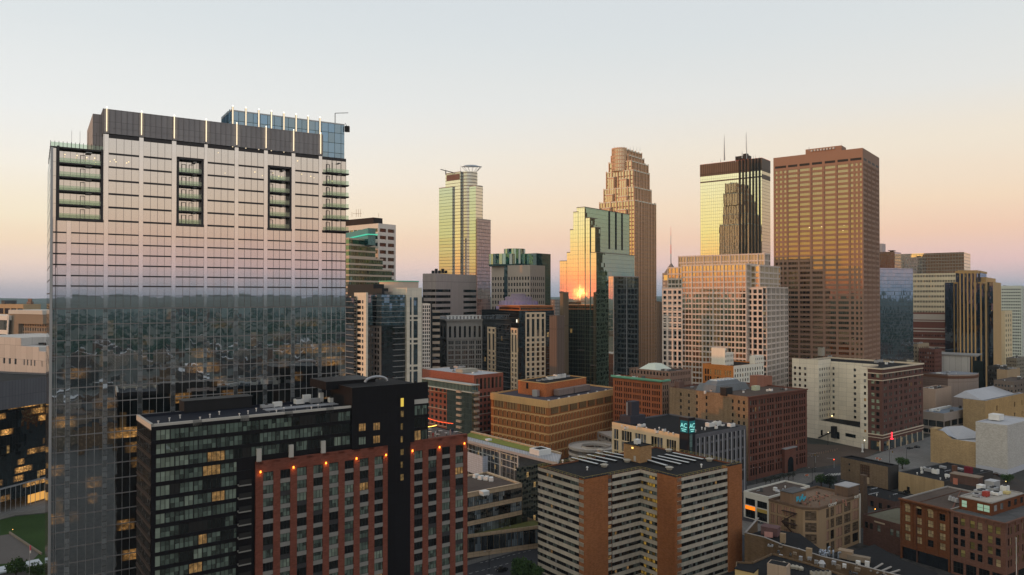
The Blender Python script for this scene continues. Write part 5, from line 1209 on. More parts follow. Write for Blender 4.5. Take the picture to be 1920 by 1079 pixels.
def grid_block():        # wide beige grid office block
    l, r = dirs(AG); D = 585; PL = wall('pale_precast', (.44, .385, .345), .07, .7); SP = wall('precast_spandrel', (.30, .25, .21), .08, .7)
    GG = glass('block_window', (.010, .012, .013), (.85, .82, .72), .20, (1.5, 3), .005, .004, lit=.012, lits=.3); GB_ = glass('block_top_glass', (.06, .05, .04), (1.0, .88, .55), .62, (1.5, 3.8), .004, .003)
    c = col(1437, D); 
    b = simple('grid_office_block', 'wide pale precast office block with stepped top and a dense grid of square windows', 'office building', 1437, D, 1242, 1477, 536, 51.5)
    F0, F1 = b.F[0], b.F[1]; zt = b.z1; b.mi(PL); h = 4.35
    def tier(q, z0, z1, bays, nf, up=False, gm=GG, rear=True, wf=.8):
        F = [Face(q[k], q[(k+1) % 4]) for k in range(4)]
        m = MB()
        for k in range(4):
            m.wallq(F[k], 0, F[k].L, z0, z1, -.5, 1)
            nb = max(2, round(F[k].L/bays))
            for j in range(nb+1):
                u = F[k].L*j/nb; big = j % 3 == 0; w = .8 if big else .3; m.fbox(F[k], max(0, u-w/2), min(F[k].L, u+w/2), z0, z1+(.12 if big else 0), -.5, .45 if big else .12, 0)
            zz = z1-.9
            m.fbox(F[k], 0, F[k].L, z1-1.1, z1, -.5, .2, 0)
            while zz-h > z0: zz -= h; m.fbox(F[k], 0, F[k].L, zz-1.3, zz-.05, -.5, .05, 0); 
        m.poly([(p.x, p.y, z1-.7) for p in q], 3); return m.build('facade_tier', [PL, gm, SP, M_ROOFG], b.root)
    q = box4(1437, D, 1242, 1477, AG); tier(q, 0, zat(1437, 538, D), 3.4, 0)
    q = box4(1424, D+5, 1252, 1463, AG); tier(q, zat(1437, 538, D)-1, zat(1424, 497, D+5), 3.4, 0, gm=GB_)
    q = box4(1399, D+3, 1278, 1420, AG); tier(q, 0, zat(1399, 494, D+3), 3.0, 0, gm=GB_)
    q = box4(1433, D+22, 1272, 1444, AG); tier(q, zat(1437, 538, D)-2, zat(1433, 475, D+22), 2.6, 0, gm=glass('fin_screen', (.30, .25, .2), (.9, .8, .65), .3, (1.3, 30)))
    # projecting end bays
    for (xl, xc, xr, yt, dd) in ((1243, 1280, 1284, 541, -2), (1392, 1431, 1437, 539, -3.5), (1437, 1449, 1458, 539, -1)):
        q = box4(xc, D+dd*.5, xl, xr, AG) if xl < 1437 else None
        if q is None: continue
        F = Face(q[0], q[1]); m = MB(); z1 = zat(xc, yt, D)
        n = 4
        for j in range(n+1): u = F.L*j/n; m.fbox(F, max(0, u-.6), min(F.L, u+.6), 0, z1, 0, 1.0)
        zz = z1
        while zz > 6: m.fbox(F, 0, F.L, zz-1.7, zz-.3, 0, .8); zz -= h*2 if (z1-zz) > 30 else h
        m.build('end_bay', PL, b.root)
    b.finish(False)
    # small pyramid-topped tower and mast behind its left shoulder
    t = simple('pyramid_topped_tower', 'slim pale tower with grey pyramid cap and red mast left of the pale grid block', 'tower', 1262, 720, 1242, 1275, 512, AG)
    zz = t.z1; m = MB(); slab(m, t.poly, 0, zz); m.build('tower_shaft', wall('pale_limestone', (.42, .36, .30), .1, joint=(4, 3.6, .8)), t.root)
    m = MB(); q = off4(t.poly, -1.2); cc = sum(q, V((0, 0)))/4; za = zat(1258, 493, 735)
    for k in range(4): m.poly([(q[k].x, q[k].y, zz), (q[(k+1) % 4].x, q[(k+1) % 4].y, zz), (cc.x, cc.y, za)])
    m.build('pyramid_cap', wall('grey_slate', (.17, .15, .14), .15), t.root); mast(t, 1258, 425, 493, cc.y, .55, True)
    m = MB(); G_ = t.F[0]; m.fbox(G_, G_.L*.15, G_.L*.5, zz-7, zz-2, 0, .1); m.build('lit_window', emis('gold_lit', (1, .5, .12), .9), t.root)
grid_block()

def halo_tower():        # curved tower with halo crown
    l, r = dirs(AG); D = 900; c = col(863, D)
    b = Bld('halo_crowned_tower', 'slim curved gold glass tower with an open halo crown on top', 'skyscraper', box4(863, D, 823, 920, AG), zat(863, 322, D))
    GA_ = glass('halo_gold_glass', (.12, .12, .10), (.93, .90, .78), .66, (60, 3.9), .003, .002, lines=(0, .55), linec=(.20, .19, .16)); GBk = glass('halo_dark_glass', (.05, .06, .07), (.6, .65, .66), .45, (60, 3.9), .006, .004, lines=(0, .8), linec=(.18, .17, .16))
    GR_ = glass('halo_green_glass', (.10, .15, .12), (.76, .86, .76), .60, (60, 3.9), .004, .002, lines=(0, .4), linec=(.10, .12, .10)); CB = wall('halo_coping', (.25, .22, .19), .1)
    def vol(xl, xc, xr, yt, dd, mats, name='glass_volume', z0=0, nrm=None):
        q = box4(xc, D+dd, xl, xr, AG); z1 = zat(xc, yt, D+dd); m = MB()
        for k in range(4): F = Face(q[k], q[(k+1) % 4]); m.wallq(F, 0, F.L, z0, z1, 0, 0 if k == 0 else 1); m.fbox(F, 0, F.L, z1-.8, z1+.2, -.3, .25, 2)
        m.poly([(p.x, p.y, z1) for p in q], 2); return m.build(name, mats+[CB], b.root)
    vol(823, 848, 870, 350, 8, [GR_, GBk]); vol(835, 863, 892, 322, 3, [GA_, GBk]); vol(880, 892, 904, 348, -6, [GR_, GA_]); vol(893, 894.5, 920, 410, -10, [glass('mauve_panel_glass', (.20, .15, .15), (.8, .72, .74), .3, (4, 4.2), lines=(.3, .8), linec=(.26, .2, .19))]*2)
    # rounded bay on the right flank
    for (px, rad, yt, dd) in ((879, 10.5, 321, 2), (893, 8, 347.5, 2)):
        cc = col(px, D+dd+rad); z1 = zat(px, yt, D); m = MB()
        for k in range(16):
            a0, a1 = math.pi*(1+k/16*1.0), math.pi*(1+(k+1)/16*1.0); p0 = V((cc.x+rad*math.cos(a0), cc.y+rad*math.sin(a0))); p1 = V((cc.x+rad*math.cos(a1), cc.y+rad*math.sin(a1))); F = Face(p0, p1); m.wallq(F, 0, F.L, 0, z1, 0, 0)
        m.poly([(cc.x+rad*math.cos(math.pi*(1+k/16)), cc.y+rad*math.sin(math.pi*(1+k/16)), z1) for k in range(17)], 1); m.build('rounded_bay', [glass('silver_band_glass', (.16, .16, .15), (.85, .84, .76), .5, (60, 3.9), .004, .003, lines=(0, 1.1), linec=(.32, .30, .26)), CB], b.root)
    m = MB(); G_ = Face(*box4(863, D+3, 835, 892, AG)[:2]); m.fbox(G_, 2, G_.L-1, zat(863, 336, D), zat(863, 325, D), 0, .3); m.build('louvre_panel', wall('brown_louvre', (.12, .07, .06), .1, .6), b.root)
    # halo ring: tilted open crown
    cc = V((*col(884, D+14), zat(884, 313, D+14))); m = MB(); n = 26; R1 = 12.5; prev = None
    for k in range(n+1):
        t = 2*math.pi*k/n; q = cc+V((R1*1.0*math.cos(t), R1*.7*math.sin(t), 1.6*math.cos(t)*-0+.9*math.sin(t)*1.2)); qi = cc+V((R1*.62*math.cos(t)-1, R1*.45*math.sin(t), 1.4))
        if prev is not None: m.quad(prev[0], q, qi, prev[1]); m.tube(prev[0], q, .35, n=4, cap=False)
        if k % 2 == 0: m.tube(q, V((cc.x+6*math.cos(t), cc.y+5*math.sin(t), cc.z-6.5)), .22, n=4, cap=False)
        prev = (q, qi)
    m.build('halo_crown', wall('crown_steel', (.24, .27, .30), .1, .4, metal=.4), b.root)
    mast(b, 863.5, 309, 322, D+6, .35); mast(b, 835, 315, 326, D+10, .3)
    m = MB(); m.tube(at(826, 318, D+8), at(850, 324, D+8), .5, n=5); m.tube(at(836, 320, D+8), at(836, 328, D+8), .5, n=5); m.build('crown_boom', M_DARK, b.root)
    # grey striped slab in front
    D2 = 780; s = simple('striped_slab', 'low grey-brown slab with pinstriped blank panel and window bands below the halo-crowned tower', 'office building', 817, D2, 792.5, 894, 513, 60)
    PK = wall('mauve_grey_precast', (.35, .30, .28), .08, joint=(1.6, 40, .3)); s.mi(PK); zt = s.z1; h = 6.2
    for i in (0, 1):
        F = s.F[i]; ua, uc = (F.ux(845), F.ux(869)) if i == 1 else (1e9, 1e9)
        us = [(0.4, ua), (uc, F.L-.3)] if i == 1 else [(.4, F.L-.2)]
        fs = sorted([(zt-19.5-h*k, zt-16.6-h*k) for k in range(12) if zt-20-h*k > 0])
        punched(s, F, 0, zt, us, fs, PK, None, .4, [(G_DARK, 1)], (0, 0))
    rest_plain(s, PK); s.roof(M_ROOFG, par=.8); s.finish(False)
    m = MB(); 
    for k in range(5): q = at(812+6*k, 513, D2+30); m.box(q, 3, 3, 3+2*(k % 2))
    m.build('rooftop_unit', M_DARK, s.root)
halo_tower()

def more_towers():
    l, r = dirs(AG)
    # terraced banded tower with green rim
    CB = wall('warm_band', (.36, .29, .23), .08, .7); TG = glass('teal_band_glass', (.01, .03, .03), (.45, .75, .65), .32, (2, 3.6), .006, .004, lines=(.1, 0), linec=(.02, .03, .03)); D = 700
    b = Bld('terraced_tower', 'banded tan and green-glass tower stepping out in terraces under a glowing green rim', 'office tower', box4(700, D, 600, 712, 55, dl=45), zat(680, 440, D))
    steps = [(704, 436, 0), (704, 442, 0), (718, 478, 4), (735, 499, 8)]
    for i, (xr, yt, dd) in enumerate(steps[1:]):
        q = box4(655, D-dd, 610, xr, 58, dr=None); z1 = zat(655, yt+4, D-dd); z0 = 0; m = MB(); F = [Face(q[k], q[(k+1) % 4]) for k in range(4)]
        nz = steps[i+2][1] if i+2 < len(steps) else 700
        for G_ in F:
            m.wallq(G_, 0, G_.L, 0, z1, -.5, 1); z = z1
            while z > 40: m.fbox(G_, 0, G_.L, z-1.6, z, -.5, .3, 0); z -= 5.6
        m.poly([(p.x, p.y, z1-.1) for p in q], 0); m.build('terrace_tier', [CB, TG], b.root)
    q = box4(690, D+8, 640, 704, 30); z0 = zat(690, 440, D+8); z1 = zat(690, 428, D+8); m = MB(); slab(m, q, z0-10, z1); m.build('teal_penthouse', glass('teal_glass', (.01, .05, .06), (.3, .6, .65), .2), b.root)
    m = MB()
    for k in range(4): G_ = Face(q[k], q[(k+1) % 4]); m.fbox(G_, -1, G_.L+1, z0-.3, z0+.5, -.2, 2.0)
    m.build('green_rim_light', emis('green_rim', (.12, .75, .48), .9), b.root)
    D = 760; b = simple('white_grid_tower', 'white grid tower with dark square windows and black plant box on its roof', 'office tower', 709, D, 640, 742, 419, 52)
    WH = wall('white_precast', (.50, .44, .40), .06, .7); b.mi(WH); F0, F1 = b.F[0], b.F[1]; zt = b.z1
    fs = sorted([(zt-8.6-7.4*k+3.2*0, zt-5.0-7.4*k) for k in range(30) if zt-8.6-7.4*k > 0]); 
    punched(b, F0, 0, zt, reg(F0.L, 9, .86, .5), fs, WH, None, .8, [(G_DARK, .7), (glass('tan_window', (.2, .13, .07), (.8, .7, .5), .3), .3)], (0, 0)); punched(b, F1, 0, zt, reg(F1.L, 2, .80, 1), fs, WH, None, .8, [(glass('brown_window', (.05, .02, .015), (.6, .5, .5), .15), 1)], (0, 0))
    rest_plain(b, WH); b.roof(M_ROOF); m = MB(); q = box4(700, D+12, 646, 717, 52); slab(m, q, zt-1, zat(700, 408, D+12)); m.build('plant_box', wall('black_louvre', (.03, .02, .018), .1, .7, joint=(1, 30, .3)), b.root); b.finish(False)
    m = MB(); 
    for px, h in ((660, 5), (668, 8), (672, 8), (676, 8), (710, 4)): p = at(px, 407, D+20); m.tube(p, p+V((0, 0, h)), .25, n=4)
    m.tube(at(662, 401, D+20), at(678, 401, D+20), .25, n=4); m.build('antenna', wall('pale_tan_metal', (.5, .4, .3), .1), b.root)
    # stone and green glass pair
    D = 800; b = simple('stone_office_tower', 'mid-height stone office block with square windows wrapped around a green-blue glass drum', 'office tower', 994, D, 921, 1022, 497, 55)
    SG = wall('grey_green_stone', (.25, .22, .19), .08, .7); b.mi(SG); zt = b.z1; fs = sorted([(zt-9.6-6.5*k, zt-6-6.5*k) for k in range(22) if zt-10-6.5*k > 0])
    for i, n in ((0, 14), (1, 7)): punched(b, b.F[i], 0, zt, reg(b.F[i].L, n, .5, .5), [f for f in fs if f[1] < zt-8], SG, None, .4, [(G_DARK, 1)], (0, 0))
    mm = MB(); F = b.F[0]; mm.fbox(F, F.L*.34, F.L*.43, 0, zt, 0, .1); mm.build('glass_strip', glass('dk_teal', (.01, .03, .035), (.4, .6, .65), .3), b.root)
    rest_plain(b, SG); b.roof(M_ROOFG)
    GT = glass('teal_mirror', (.02, .06, .065), (.55, .80, .78), .5, (2.2, 3.8), .008, .004, lines=(.12, .14), linec=(.05, .09, .09)); m = MB(); q = box4(1006, D+20, 927, 1032.5, 50); z1 = zat(1006, 475, D+20)
    for k in range(4): G_ = Face(q[k], q[(k+1) % 4]); m.wallq(G_, 0, G_.L, 0, z1, 0, 0)
    m.poly([(p.x, p.y, z1) for p in q], 1); m.build('green_glass_block', [GT, M_ROOFG], b.root)
    m = MB(); cc = col(965, D+45); 
    for (rad, cx, yt) in ((12, 965, 467), (17, 945, 477)):
        cc = col(cx, D+34); z2 = zat(cx, yt, D+30)
        m.tube((cc.x, cc.y, z1-14), (cc.x, cc.y, z2), rad, n=28)
    m.build('glass_drum', GT, b.root); b.finish(False)
    # blue-grey plain glass slab
    D = 680; b = simple('blue_glass_slab', 'plain slate-blue mirror slab tucked behind the brown precast tower', 'office tower', 1640, D, 1600, 1712, 502.5, 25)
    m = MB(); GB2 = glass('slate_mirror', (.04, .05, .06), (.66, .74, .84), .62, (1.5, 3.4), .006, .006, lines=(.2, .25), linec=(.10, .11, .12)); [m.wallq(G_, 0, G_.L, 0, b.z1) for G_ in b.F]; m.build('mirror_skin', GB2, b.root); b.wm = [M_METAL]; b.roof(M_ROOFG)
    b = simple('small_glass_tower', 'small dark glass office top with pale right side rising behind the slate-blue slab', 'office tower', 1678, 860, 1640, 1690, 472, 50)
    m = MB(); m.wallq(b.F[0], 0, b.F[0].L, 0, b.z1, 0, 0); m.wallq(b.F[1], 0, b.F[1].L, 0, b.z1, 0, 1); m.wallq(b.F[2], 0, b.F[2].L, 0, b.z1, 0, 1); m.build('glass_skin', [glass('plum_glass', (.03, .02, .03), (.4, .35, .42), .2, (2, 3.6), lines=(.2, .2), linec=(.12, .1, .12)), glass('lilac_glass', (.2, .19, .22), (.8, .8, .85), .3, (2, 3.6), lines=(.2, .3), linec=(.3, .3, .32))], b.root); b.wm = [M_METAL]; b.roof(M_ROOFG)
    m = MB(); q = [b.rp(.2, .1), b.rp(.2, .5)]; p = b.rp(.5, .3); m.box((p.x, p.y, b.z1+1.5), 12, 6, .6, b.ang()); m.tube((p.x, p.y, b.z1-1), (p.x, p.y, b.z1+1.5), 2, n=8); m.build('roof_canopy', M_DARK, b.root)
    m = MB(); q = box4(1655, 880, 1630, 1661, 50); slab(m, q, b.z1-30, zat(1655, 457, 880)); m.build('pale_plant_box', wall('pale_mauve', (.36, .3, .3), .08), b.root)
    # wide hotel slab
    D = 900; b = simple('wide_banded_slab', 'wide cream banded hotel slab with gold glass top at its right end', 'hotel', 1808, D, 1689, 1820, 473, AG)
    CW = wall('cream_band', (.50, .42, .30), .08, .7); GT2 = glass('gold_top_glass', (.05, .06, .07), (1.0, .92, .68), .78, (3, 4), .004, .003, lines=(.25, .5), linec=(.35, .33, .28)); b.mi(CW); zt = b.z1; zg = zat(1808, 512, D); h = 6.3
    m = MB(); [m.wallq(G_, 0, G_.L, zg, zt) for G_ in b.F]; m.build('upper_glass', GT2, b.root)
    for i, n in ((0, 40), (1, 6)):
        F = b.F[i]; fs = sorted([(zg-4.6-h*k, zg-2-h*k) for k in range(30) if zg-4.6-h*k > 0]); punched(b, F, 0, zg, reg(F.L, n, .62, .5), fs, CW, None, .5, [(G_DARK, .9), (G_LIT, .05)], (0, 0))
    rest_plain(b, CW); b.roof(M_ROOFG); b.finish(False); mast(b, 1800, 470, 473, D+20, .2)
    # gold-finned dark tower
    D = 740; b = simple('gold_finned_tower', 'dark glass tower with gold stone fins and notched corners', 'office tower', 1843, D, 1785, 1864, 529, 52)
    NB = glass('near_black_glass', (.008, .010, .014), (.45, .55, .68), .28, (1.6, 3.6), .01, .008, lines=(.1, .1), linec=(.02, .02, .02)); GD = wall('gold_brown_stone', (.34, .22, .10), .12, .7)
    def v(xl, xc, xr, yt, dd, cap=6, fins=0, mats=(0, 0)):
        q = box4(xc, D+dd, xl, xr, 52); z1 = zat(xc, yt, D+dd); F = [Face(q[k], q[(k+1) % 4]) for k in range(4)]; m = MB()
        for k in range(4):
            m.wallq(F[k], 0, F[k].L, 0, z1, 0, mats[0] if k == 0 else mats[1]); 
            if cap: m.fbox(F[k], 0, F[k].L, z1-cap, z1, -.2, .5, 1)
        for j in range(fins): u = F[0].L*(j+.5)/fins; m.fbox(F[0], u-.6, u+.6, 0, z1, 0, .9, 1)
        m.poly([(p.x, p.y, z1-.3) for p in q], 1); m.build('tower_volume', [NB, GD], b.root)
    v(1792, 1838, 1850, 508, 10, 2, 0); v(1785, 1843, 1850, 529, 0, 1.5, 8); v(1797, 1832, 1838, 507, -3, 3, 5); v(1771.5, 1787, 1800, 530, 12, 0, 0); v(1840, 1848, 1866, 520, 14, 14, 0, (1, 1)); v(1848, 1862, 1877, 529, 20, 0, 0, (0, 1))
    # far right: teal-white tower, beige tower
    D = 1000; b = simple('pale_green_tower', 'pale green-white apartment tower at the far right with tight window grid', 'apartment tower', 1915, D, 1874, 1990, 536, 52, dr=60)
    PG = wall('pale_green_precast', (.40, .42, .38), .06); b.mi(PG); fs = floors(0, b.z1-3, 28, .5); punched(b, b.F[0], 0, b.z1, reg(b.F[0].L, 12, .6, .5), fs, PG, None, .4, [(glass('sea_green_glass', (.04, .08, .07), (.5, .7, .65), .3), 1)], (0, 0)); punched(b, b.F[1], 0, b.z1, reg(b.F[1].L, 8, .6, .5), fs, PG, None, .4, [(G_MID, 1)], (0, 0)); rest_plain(b, PG); b.roof(M_ROOFG); clutter(b, b.z1-1, 4, s=(3, 6)); b.finish(False)
    D = 900; b = simple('slim_beige_tower', 'slim beige apartment tower in front of the pale green one', 'apartment tower', 1884, D, 1877, 1897.5, 583, 40)
    BG = wall('beige_stucco', (.52, .40, .26), .06); b.mi(BG); fs = floors(0, b.z1-3, 14, .5); punched(b, b.F[1], 0, b.z1, reg(b.F[1].L, 3, .4, .5), fs, BG, None, .4, [(G_DARK, 1)], (0, 0)); plainF(b, b.F[0], 0, b.z1, BG); rest_plain(b, BG); b.roof(M_ROOFG); b.finish(False)
    # banded red brick block between slabs
    D = 800; b = simple('banded_brick_block', 'long maroon brick block with pale bands seen between the slate slab and gold-finned tower', 'office building', 1772, D, 1690, 1800, 588, 60)
    MR = wall('maroon_brick', (.15, .06, .045), .1); PB = wall('pale_band', (.40, .36, .32), .08); b.mi(MR); zt = b.z1; F = b.F[0]
    fs = [(zt-25, zt-23), (zt-34, zt-31.5), (zt-45, zt-42), (zt-56, zt-53)]; punched(b, F, 0, zt, reg(F.L, 30, .5), sorted([f for f in fs if f[0] > 0]), MR, None, .4, [(G_DARK, .8), (G_GREY, .2)], (0, 0)); m = MB()
    for z in (zt-1, zt-8, zt-16, zt-19, zt-27, zt-36, zt-40): m.fbox(F, 0, F.L, z-1.2, z, 0, .3)
    m.fbox(F, 0, F.L, zt-7, zt-1.2, 0, .2); m.build('pale_band', PB, b.root); [plainF(b, b.F[i], 0, zt, MR) for i in (1, 2, 3)]; b.roof(M_ROOFG); b.finish(False)
more_towers()

def mid_left():
    # black and white condominium
    D = 392; a = 30; l, r = dirs(a); BK = wall('condo_black', (.018, .018, .02), .15, .6); WS = wall('condo_white', (.52, .45, .38), .06, .75, joint=(3, 3, .03)); GN = wall('condo_brown_grey', (.16, .135, .125), .1, .75)
    b = simple('black_white_condominium', 'condominium tower mixing white slabs, black balconies and blue-green glass, right of the mirror-glass tower', 'apartment tower', 735, D, 640, 762, 553, 22)
    zt = b.z1; h = 2.97; fs = floors(0, zt, int(zt/h), .74, .45)
    BL = glass('condo_blue_glass', (.02, .035, .045), (.6, .75, .85), .42, (1.6, 2.97), .012, .008, lines=(.1, .25), linec=(.05, .055, .06)); GK = glass('condo_black_glass', (.01, .011, .013), (.6, .68, .75), .25, (1.6, 2.97), .012, .008, lines=(.1, .3), linec=(.04, .04, .04), lit=.01)
    def vol(xl, xc, xr, yt, dd, mats, a=38, name='volume', slabs=None, z0=0, wins=None):
        q = box4(xc, D+dd, xl, xr, a); z1 = zat(xc, yt, D+dd); F = [Face(q[k], q[(k+1) % 4]) for k in range(4)]; m = MB()
        for k in range(4): m.wallq(F[k], 0, F[k].L, z0, z1, 0, min(k, 1))
        m.poly([(p.x, p.y, z1) for p in q], 1 if False else 2)
        o = m.build(name, [mats[0], mats[1], M_ROOF], b.root)
        if slabs:
            for k in range(int((z1-z0)/h)):
                z = z1-h*(k+1)
                if z < 5: break
                s = MB(); 
                for G_ in F[:2]: s.fbox(G_, -.1, G_.L+.1, z, z+.25, -.2, slabs); 
                s.build('balcony', wall('slab_grey', (.20, .195, .19), .1), o)
        return F, z1, o
    vol(646, 664, 668, 556, 6, (GK, GK), slabs=.8, name='left_balcony_stack') if True else 0
    F, z1, o = vol(664, 686.5, 690, 549, -1, (WS, WS), name='white_slab')
    for k in range(28):
        z = z1-4-h*k
        if z < 4: break
        for (pa, pc) in ((670, 677), (679, 681.5)): b.wins.append((F[0], F[0].ux(pa), F[0].ux(pc), z-1.7, z, pick([(G_DARK, .8), (G_MID, .2)]), (0, 0), -.04))
    F, z1, o = vol(688, 715, 762, 553, 1, (BL, BL), name='glass_upper', z0=zat(715, 612, D), slabs=.3)
    F, z1, o = vol(688.5, 715, 762, 612, 1.4, (GN, GK), name='lower_shaft', slabs=0)
    for k in range(24):
        z = z1-1-h*k
        if z < 4: break
        for pa in (691, 697, 703, 708): b.wins.append((F[0], F[0].ux(pa), F[0].ux(pa+3), z-1.9, z, pick([(G_DARK, .8), (G_MID, .2)]), (0, 0), -.04))
        s = MB(); s.fbox(F[1], F[1].L*.45, F[1].L, z, z+.2, 0, 1.4); s.build('balcony', wall('slab_grey', (.20, .195, .19), .1), b.root)
    vol(652, 700, 720, 533, 14, (BK, BK), name='black_penthouse'); vol(700, 716, 728, 541, 6, (BK, BK), name='black_penthouse')
    F, z1, o = vol(722, 763, 791, 540, 9, (WS, WS), a=38, name='white_shaft')
    for (pa, pc) in ((768.5, 771.5), (775.5, 783)):
        for (ya, yc) in ((558, 591), (594.5, 599.5), (602, 634), (638, 643), (646, 684), (688, 694), (697, 735)):
            G_ = F[1]; u0, u1 = G_.ux(pa), G_.ux(pc); Y = G_.p(u0, 0).y; b.wins.append((G_, u0, u1, zat(pa, yc, Y), zat(pa, ya, Y), BL, (0, 3), -.05))
    m = MB(); cc = col(748, D+32); z2 = zat(748, 527, D+25); m.tube((cc.x, cc.y, z2-6), (cc.x, cc.y, z2-.5), 11, n=28); m.build('round_top', wall('condo_rim_wall', (.42, .34, .28), .1), b.root)
    m = MB(); m.tube((cc.x, cc.y, z2-.5), (cc.x, cc.y, z2), 11.4, n=28); m.build('green_rim', wall('green_coping', (.12, .42, .30), .1), b.root)
    m = MB()
    for k in range(16): q = at(722+2.0*k, 552, D+6); m.tube(q, q+V((0, 0, 1.6)), .06, n=4)
    m.build('terrace_rail', M_WHITE, b.root); b.finish(True, wname='wall')
    # narrow white-grid and banded pair
    D = 600; b = simple('white_grid_apartments', 'narrow black apartment block with white window grid beside the condominium', 'apartment block', 792, D, 770, 810, 570, 12)
    WG = wall('thin_white_grid', (.46, .43, .40), .06); b.mi(WG); zt = b.z1; fs = floors(0, zt-1, int(zt/2.9), .74); punched(b, b.F[1], 0, zt, reg(b.F[1].L*.82, 4, .66), fs, WG, None, .25, [(G_DARK, .9), (G_MID, .1)], (0, 0)); [plainF(b, b.F[i], 0, zt, BK) for i in (0, 2, 3)]
    m = MB(); F = b.F[1]; m.fbox(F, F.L*.84, F.L, 0, zt+.5, -5, .3); m.build('black_edge', BK, b.root); b.roof(M_ROOF); m = MB(); m.box((b.rp(.3, .5).x, b.rp(.3, .5).y, zt), 8, 8, 5, b.ang()); m.build('plant_box', BK, b.root); b.finish(True, wname='grid_wall')
    D = 612; b = simple('banded_slab', 'narrow slab with beige spandrels and dark ribbon windows beside the grey stone tower', 'apartment block', 811, D, 805, 825, 584, 12)
    SB = wall('beige_spandrel', (.34, .28, .22), .08); b.mi(SB); zt = b.z1; fs = floors(0, zt, int(zt/5), .55); punched(b, b.F[1], 0, zt, [(0, b.F[1].L)], fs, SB, None, .4, [(G_DARK, .9), (G_LIT, .05)], (5, 0)); [plainF(b, b.F[i], 0, zt, BK) for i in (0, 2, 3)]; b.roof(M_ROOF); b.finish(True, wname='wall')
    # grey stone beaux-arts tower
    D = 650; b = simple('grey_stone_tower', 'old grey stone tower with arched top windows and heavy cornice', 'office building', 838, D, 800, 905, 599, 18)
    GS = wall('grey_limestone', (.20, .19, .175), .12, .85); b.mi(GS); zt = b.z1; h = 4.3; fs = sorted([(zt-22.0-h*k, zt-19.0-h*k) for k in range(16) if zt-22.0-h*k > 0])
    ar = (zt-16, zt-6)
    for i, n in ((0, 4), (1, 5)):
        F = b.F[i]; punched(b, F, 0, zt, groups(F.L, n, 3 if i else 2, .8, .66, .6), fs, GS, None, .4, [(G_DARK, .7), (G_MID, .3)], (0, 1))
        for (p, q) in reg(F.L, n+2, .42, .6):
            m = MB(); w = (q-p)/2; c_ = (p+q)/2; m.wallq(F, p, q, ar[0], ar[1]-w, .04, 0)
            for k in range(8): t0, t1 = math.pi*k/8, math.pi*(k+1)/8; m.quad(F.p(c_+w*math.cos(t0), ar[1]-w+w*math.sin(t0), .04), F.p(c_+w*math.cos(t1), ar[1]-w+w*math.sin(t1), .04), F.p(c_+w*math.cos(t1), ar[1]-w, .04), F.p(c_+w*math.cos(t0), ar[1]-w, .04), 0)
            m.build('arched_window', G_DARK, b.root)
    m = MB()
    for i in (0, 1):
        F = b.F[i]
        for z, h_, o in ((zt-1.2, 1.2, 1.6), (zt-2.2, 1.0, .8), (zt-17.6, .6, .6), (zt-38, .6, .5)): m.fbox(F, -.1, F.L, z, z+h_, -.1, o)
    m.build('cornice', GS, b.root); rest_plain(b, GS); b.roof(M_ROOFG, par=.5); z = zt
    m = MB()
    G_ = b.F[1]
    for k in range(10): m.fbox(G_, G_.L*(.02+k*.1), G_.L*(.07+k*.1), z, z+2.6, -3, -2.4)
    m.fbox(G_, 0, G_.L, z+2.6, z+3.3, -3.4, -2.2); m.build('white_pergola', wall('white_weathered', (.45, .45, .44), .15), b.root); clutter(b, z, 6, c0=.2, c1=.6, mats=(M_WHITE, M_METAL), s=(2, 4)); b.finish(True, wname='stone_wall')
    # dark apartment tower with copper top
    D = 600; b = simple('copper_topped_apartments', 'black glass and beige framed apartment tower with a copper coloured top storey', 'apartment tower', 973, D, 903, 1039, 583, 28)
    zt = b.z1; h = 3.95; BGE = wall('beige_frame', (.44, .35, .25), .08); GK2 = glass('apt_dark_glass', (.010, .012, .014), (.55, .62, .7), .24, (2.0, 3.95), .012, .008, lines=(.12, .3), linec=(.05, .05, .05), lit=.012, lits=.4)
    m = MB(); [m.wallq(G_, 0, G_.L, 0, zt) for G_ in b.F]; m.build('dark_skin', GK2, b.root); F0, F1 = b.F[0], b.F[1]
    def frame(F, pa, pc, yt, cols, nm='beige_frame'):
        u0, u1 = F.ux(pa), F.ux(pc); Y = F.p(u0, 0).y; z1 = zat(pa, yt, Y); b2 = MB(); n = int(z1/h)
        for (p, q) in reg(u1-u0, cols, .55): pass
        us = [(u0+p, u0+q) for p, q in reg(u1-u0, cols, .58)]; x = u0
        for p, q in us: b2.fbox(F, x, p, 0, z1, 0, .7); x = q
        b2.fbox(F, x, u1, 0, z1, 0, .7); tall = 0
        for k in range(n):
            if (k % 5) in (0, 1): 
                for p, q in us: b2.fbox(F, p, q, z1-h*k-1.5, z1-h*k, 0, .65)
            elif k > 6:
                for p, q in us: b2.fbox(F, p, q, z1-h*k-1.0, z1-h*k, 0, .65)
        b2.build(nm, BGE, b.root)
    frame(F0, 915, 930, 613, 2); frame(F0, 959, 971, 615, 2); frame(F1, 985, 1022, 586, 4)
    for k in range(22):
        z = zt-h*(k+1)
        if z < 5: break
        m = MB(); m.fbox(F0, F0.ux(931), F0.ux(957), z, z+.25, 0, 1.6); m.fbox(F1, F1.ux(1024), F1.L, z, z+.25, 0, 1.4); m.build('balcony', wall('dark_slab', (.07, .07, .07), .1), b.root)
    CU = wall('copper_panel', (.36, .13, .045), .15, .5, metal=.3); zc = zat(973, 572, D+6); q = box4(975, D+5, 936, 1037, 28); m = MB(); slab(m, q, zt-.5, zc-1.5, 0, 1)
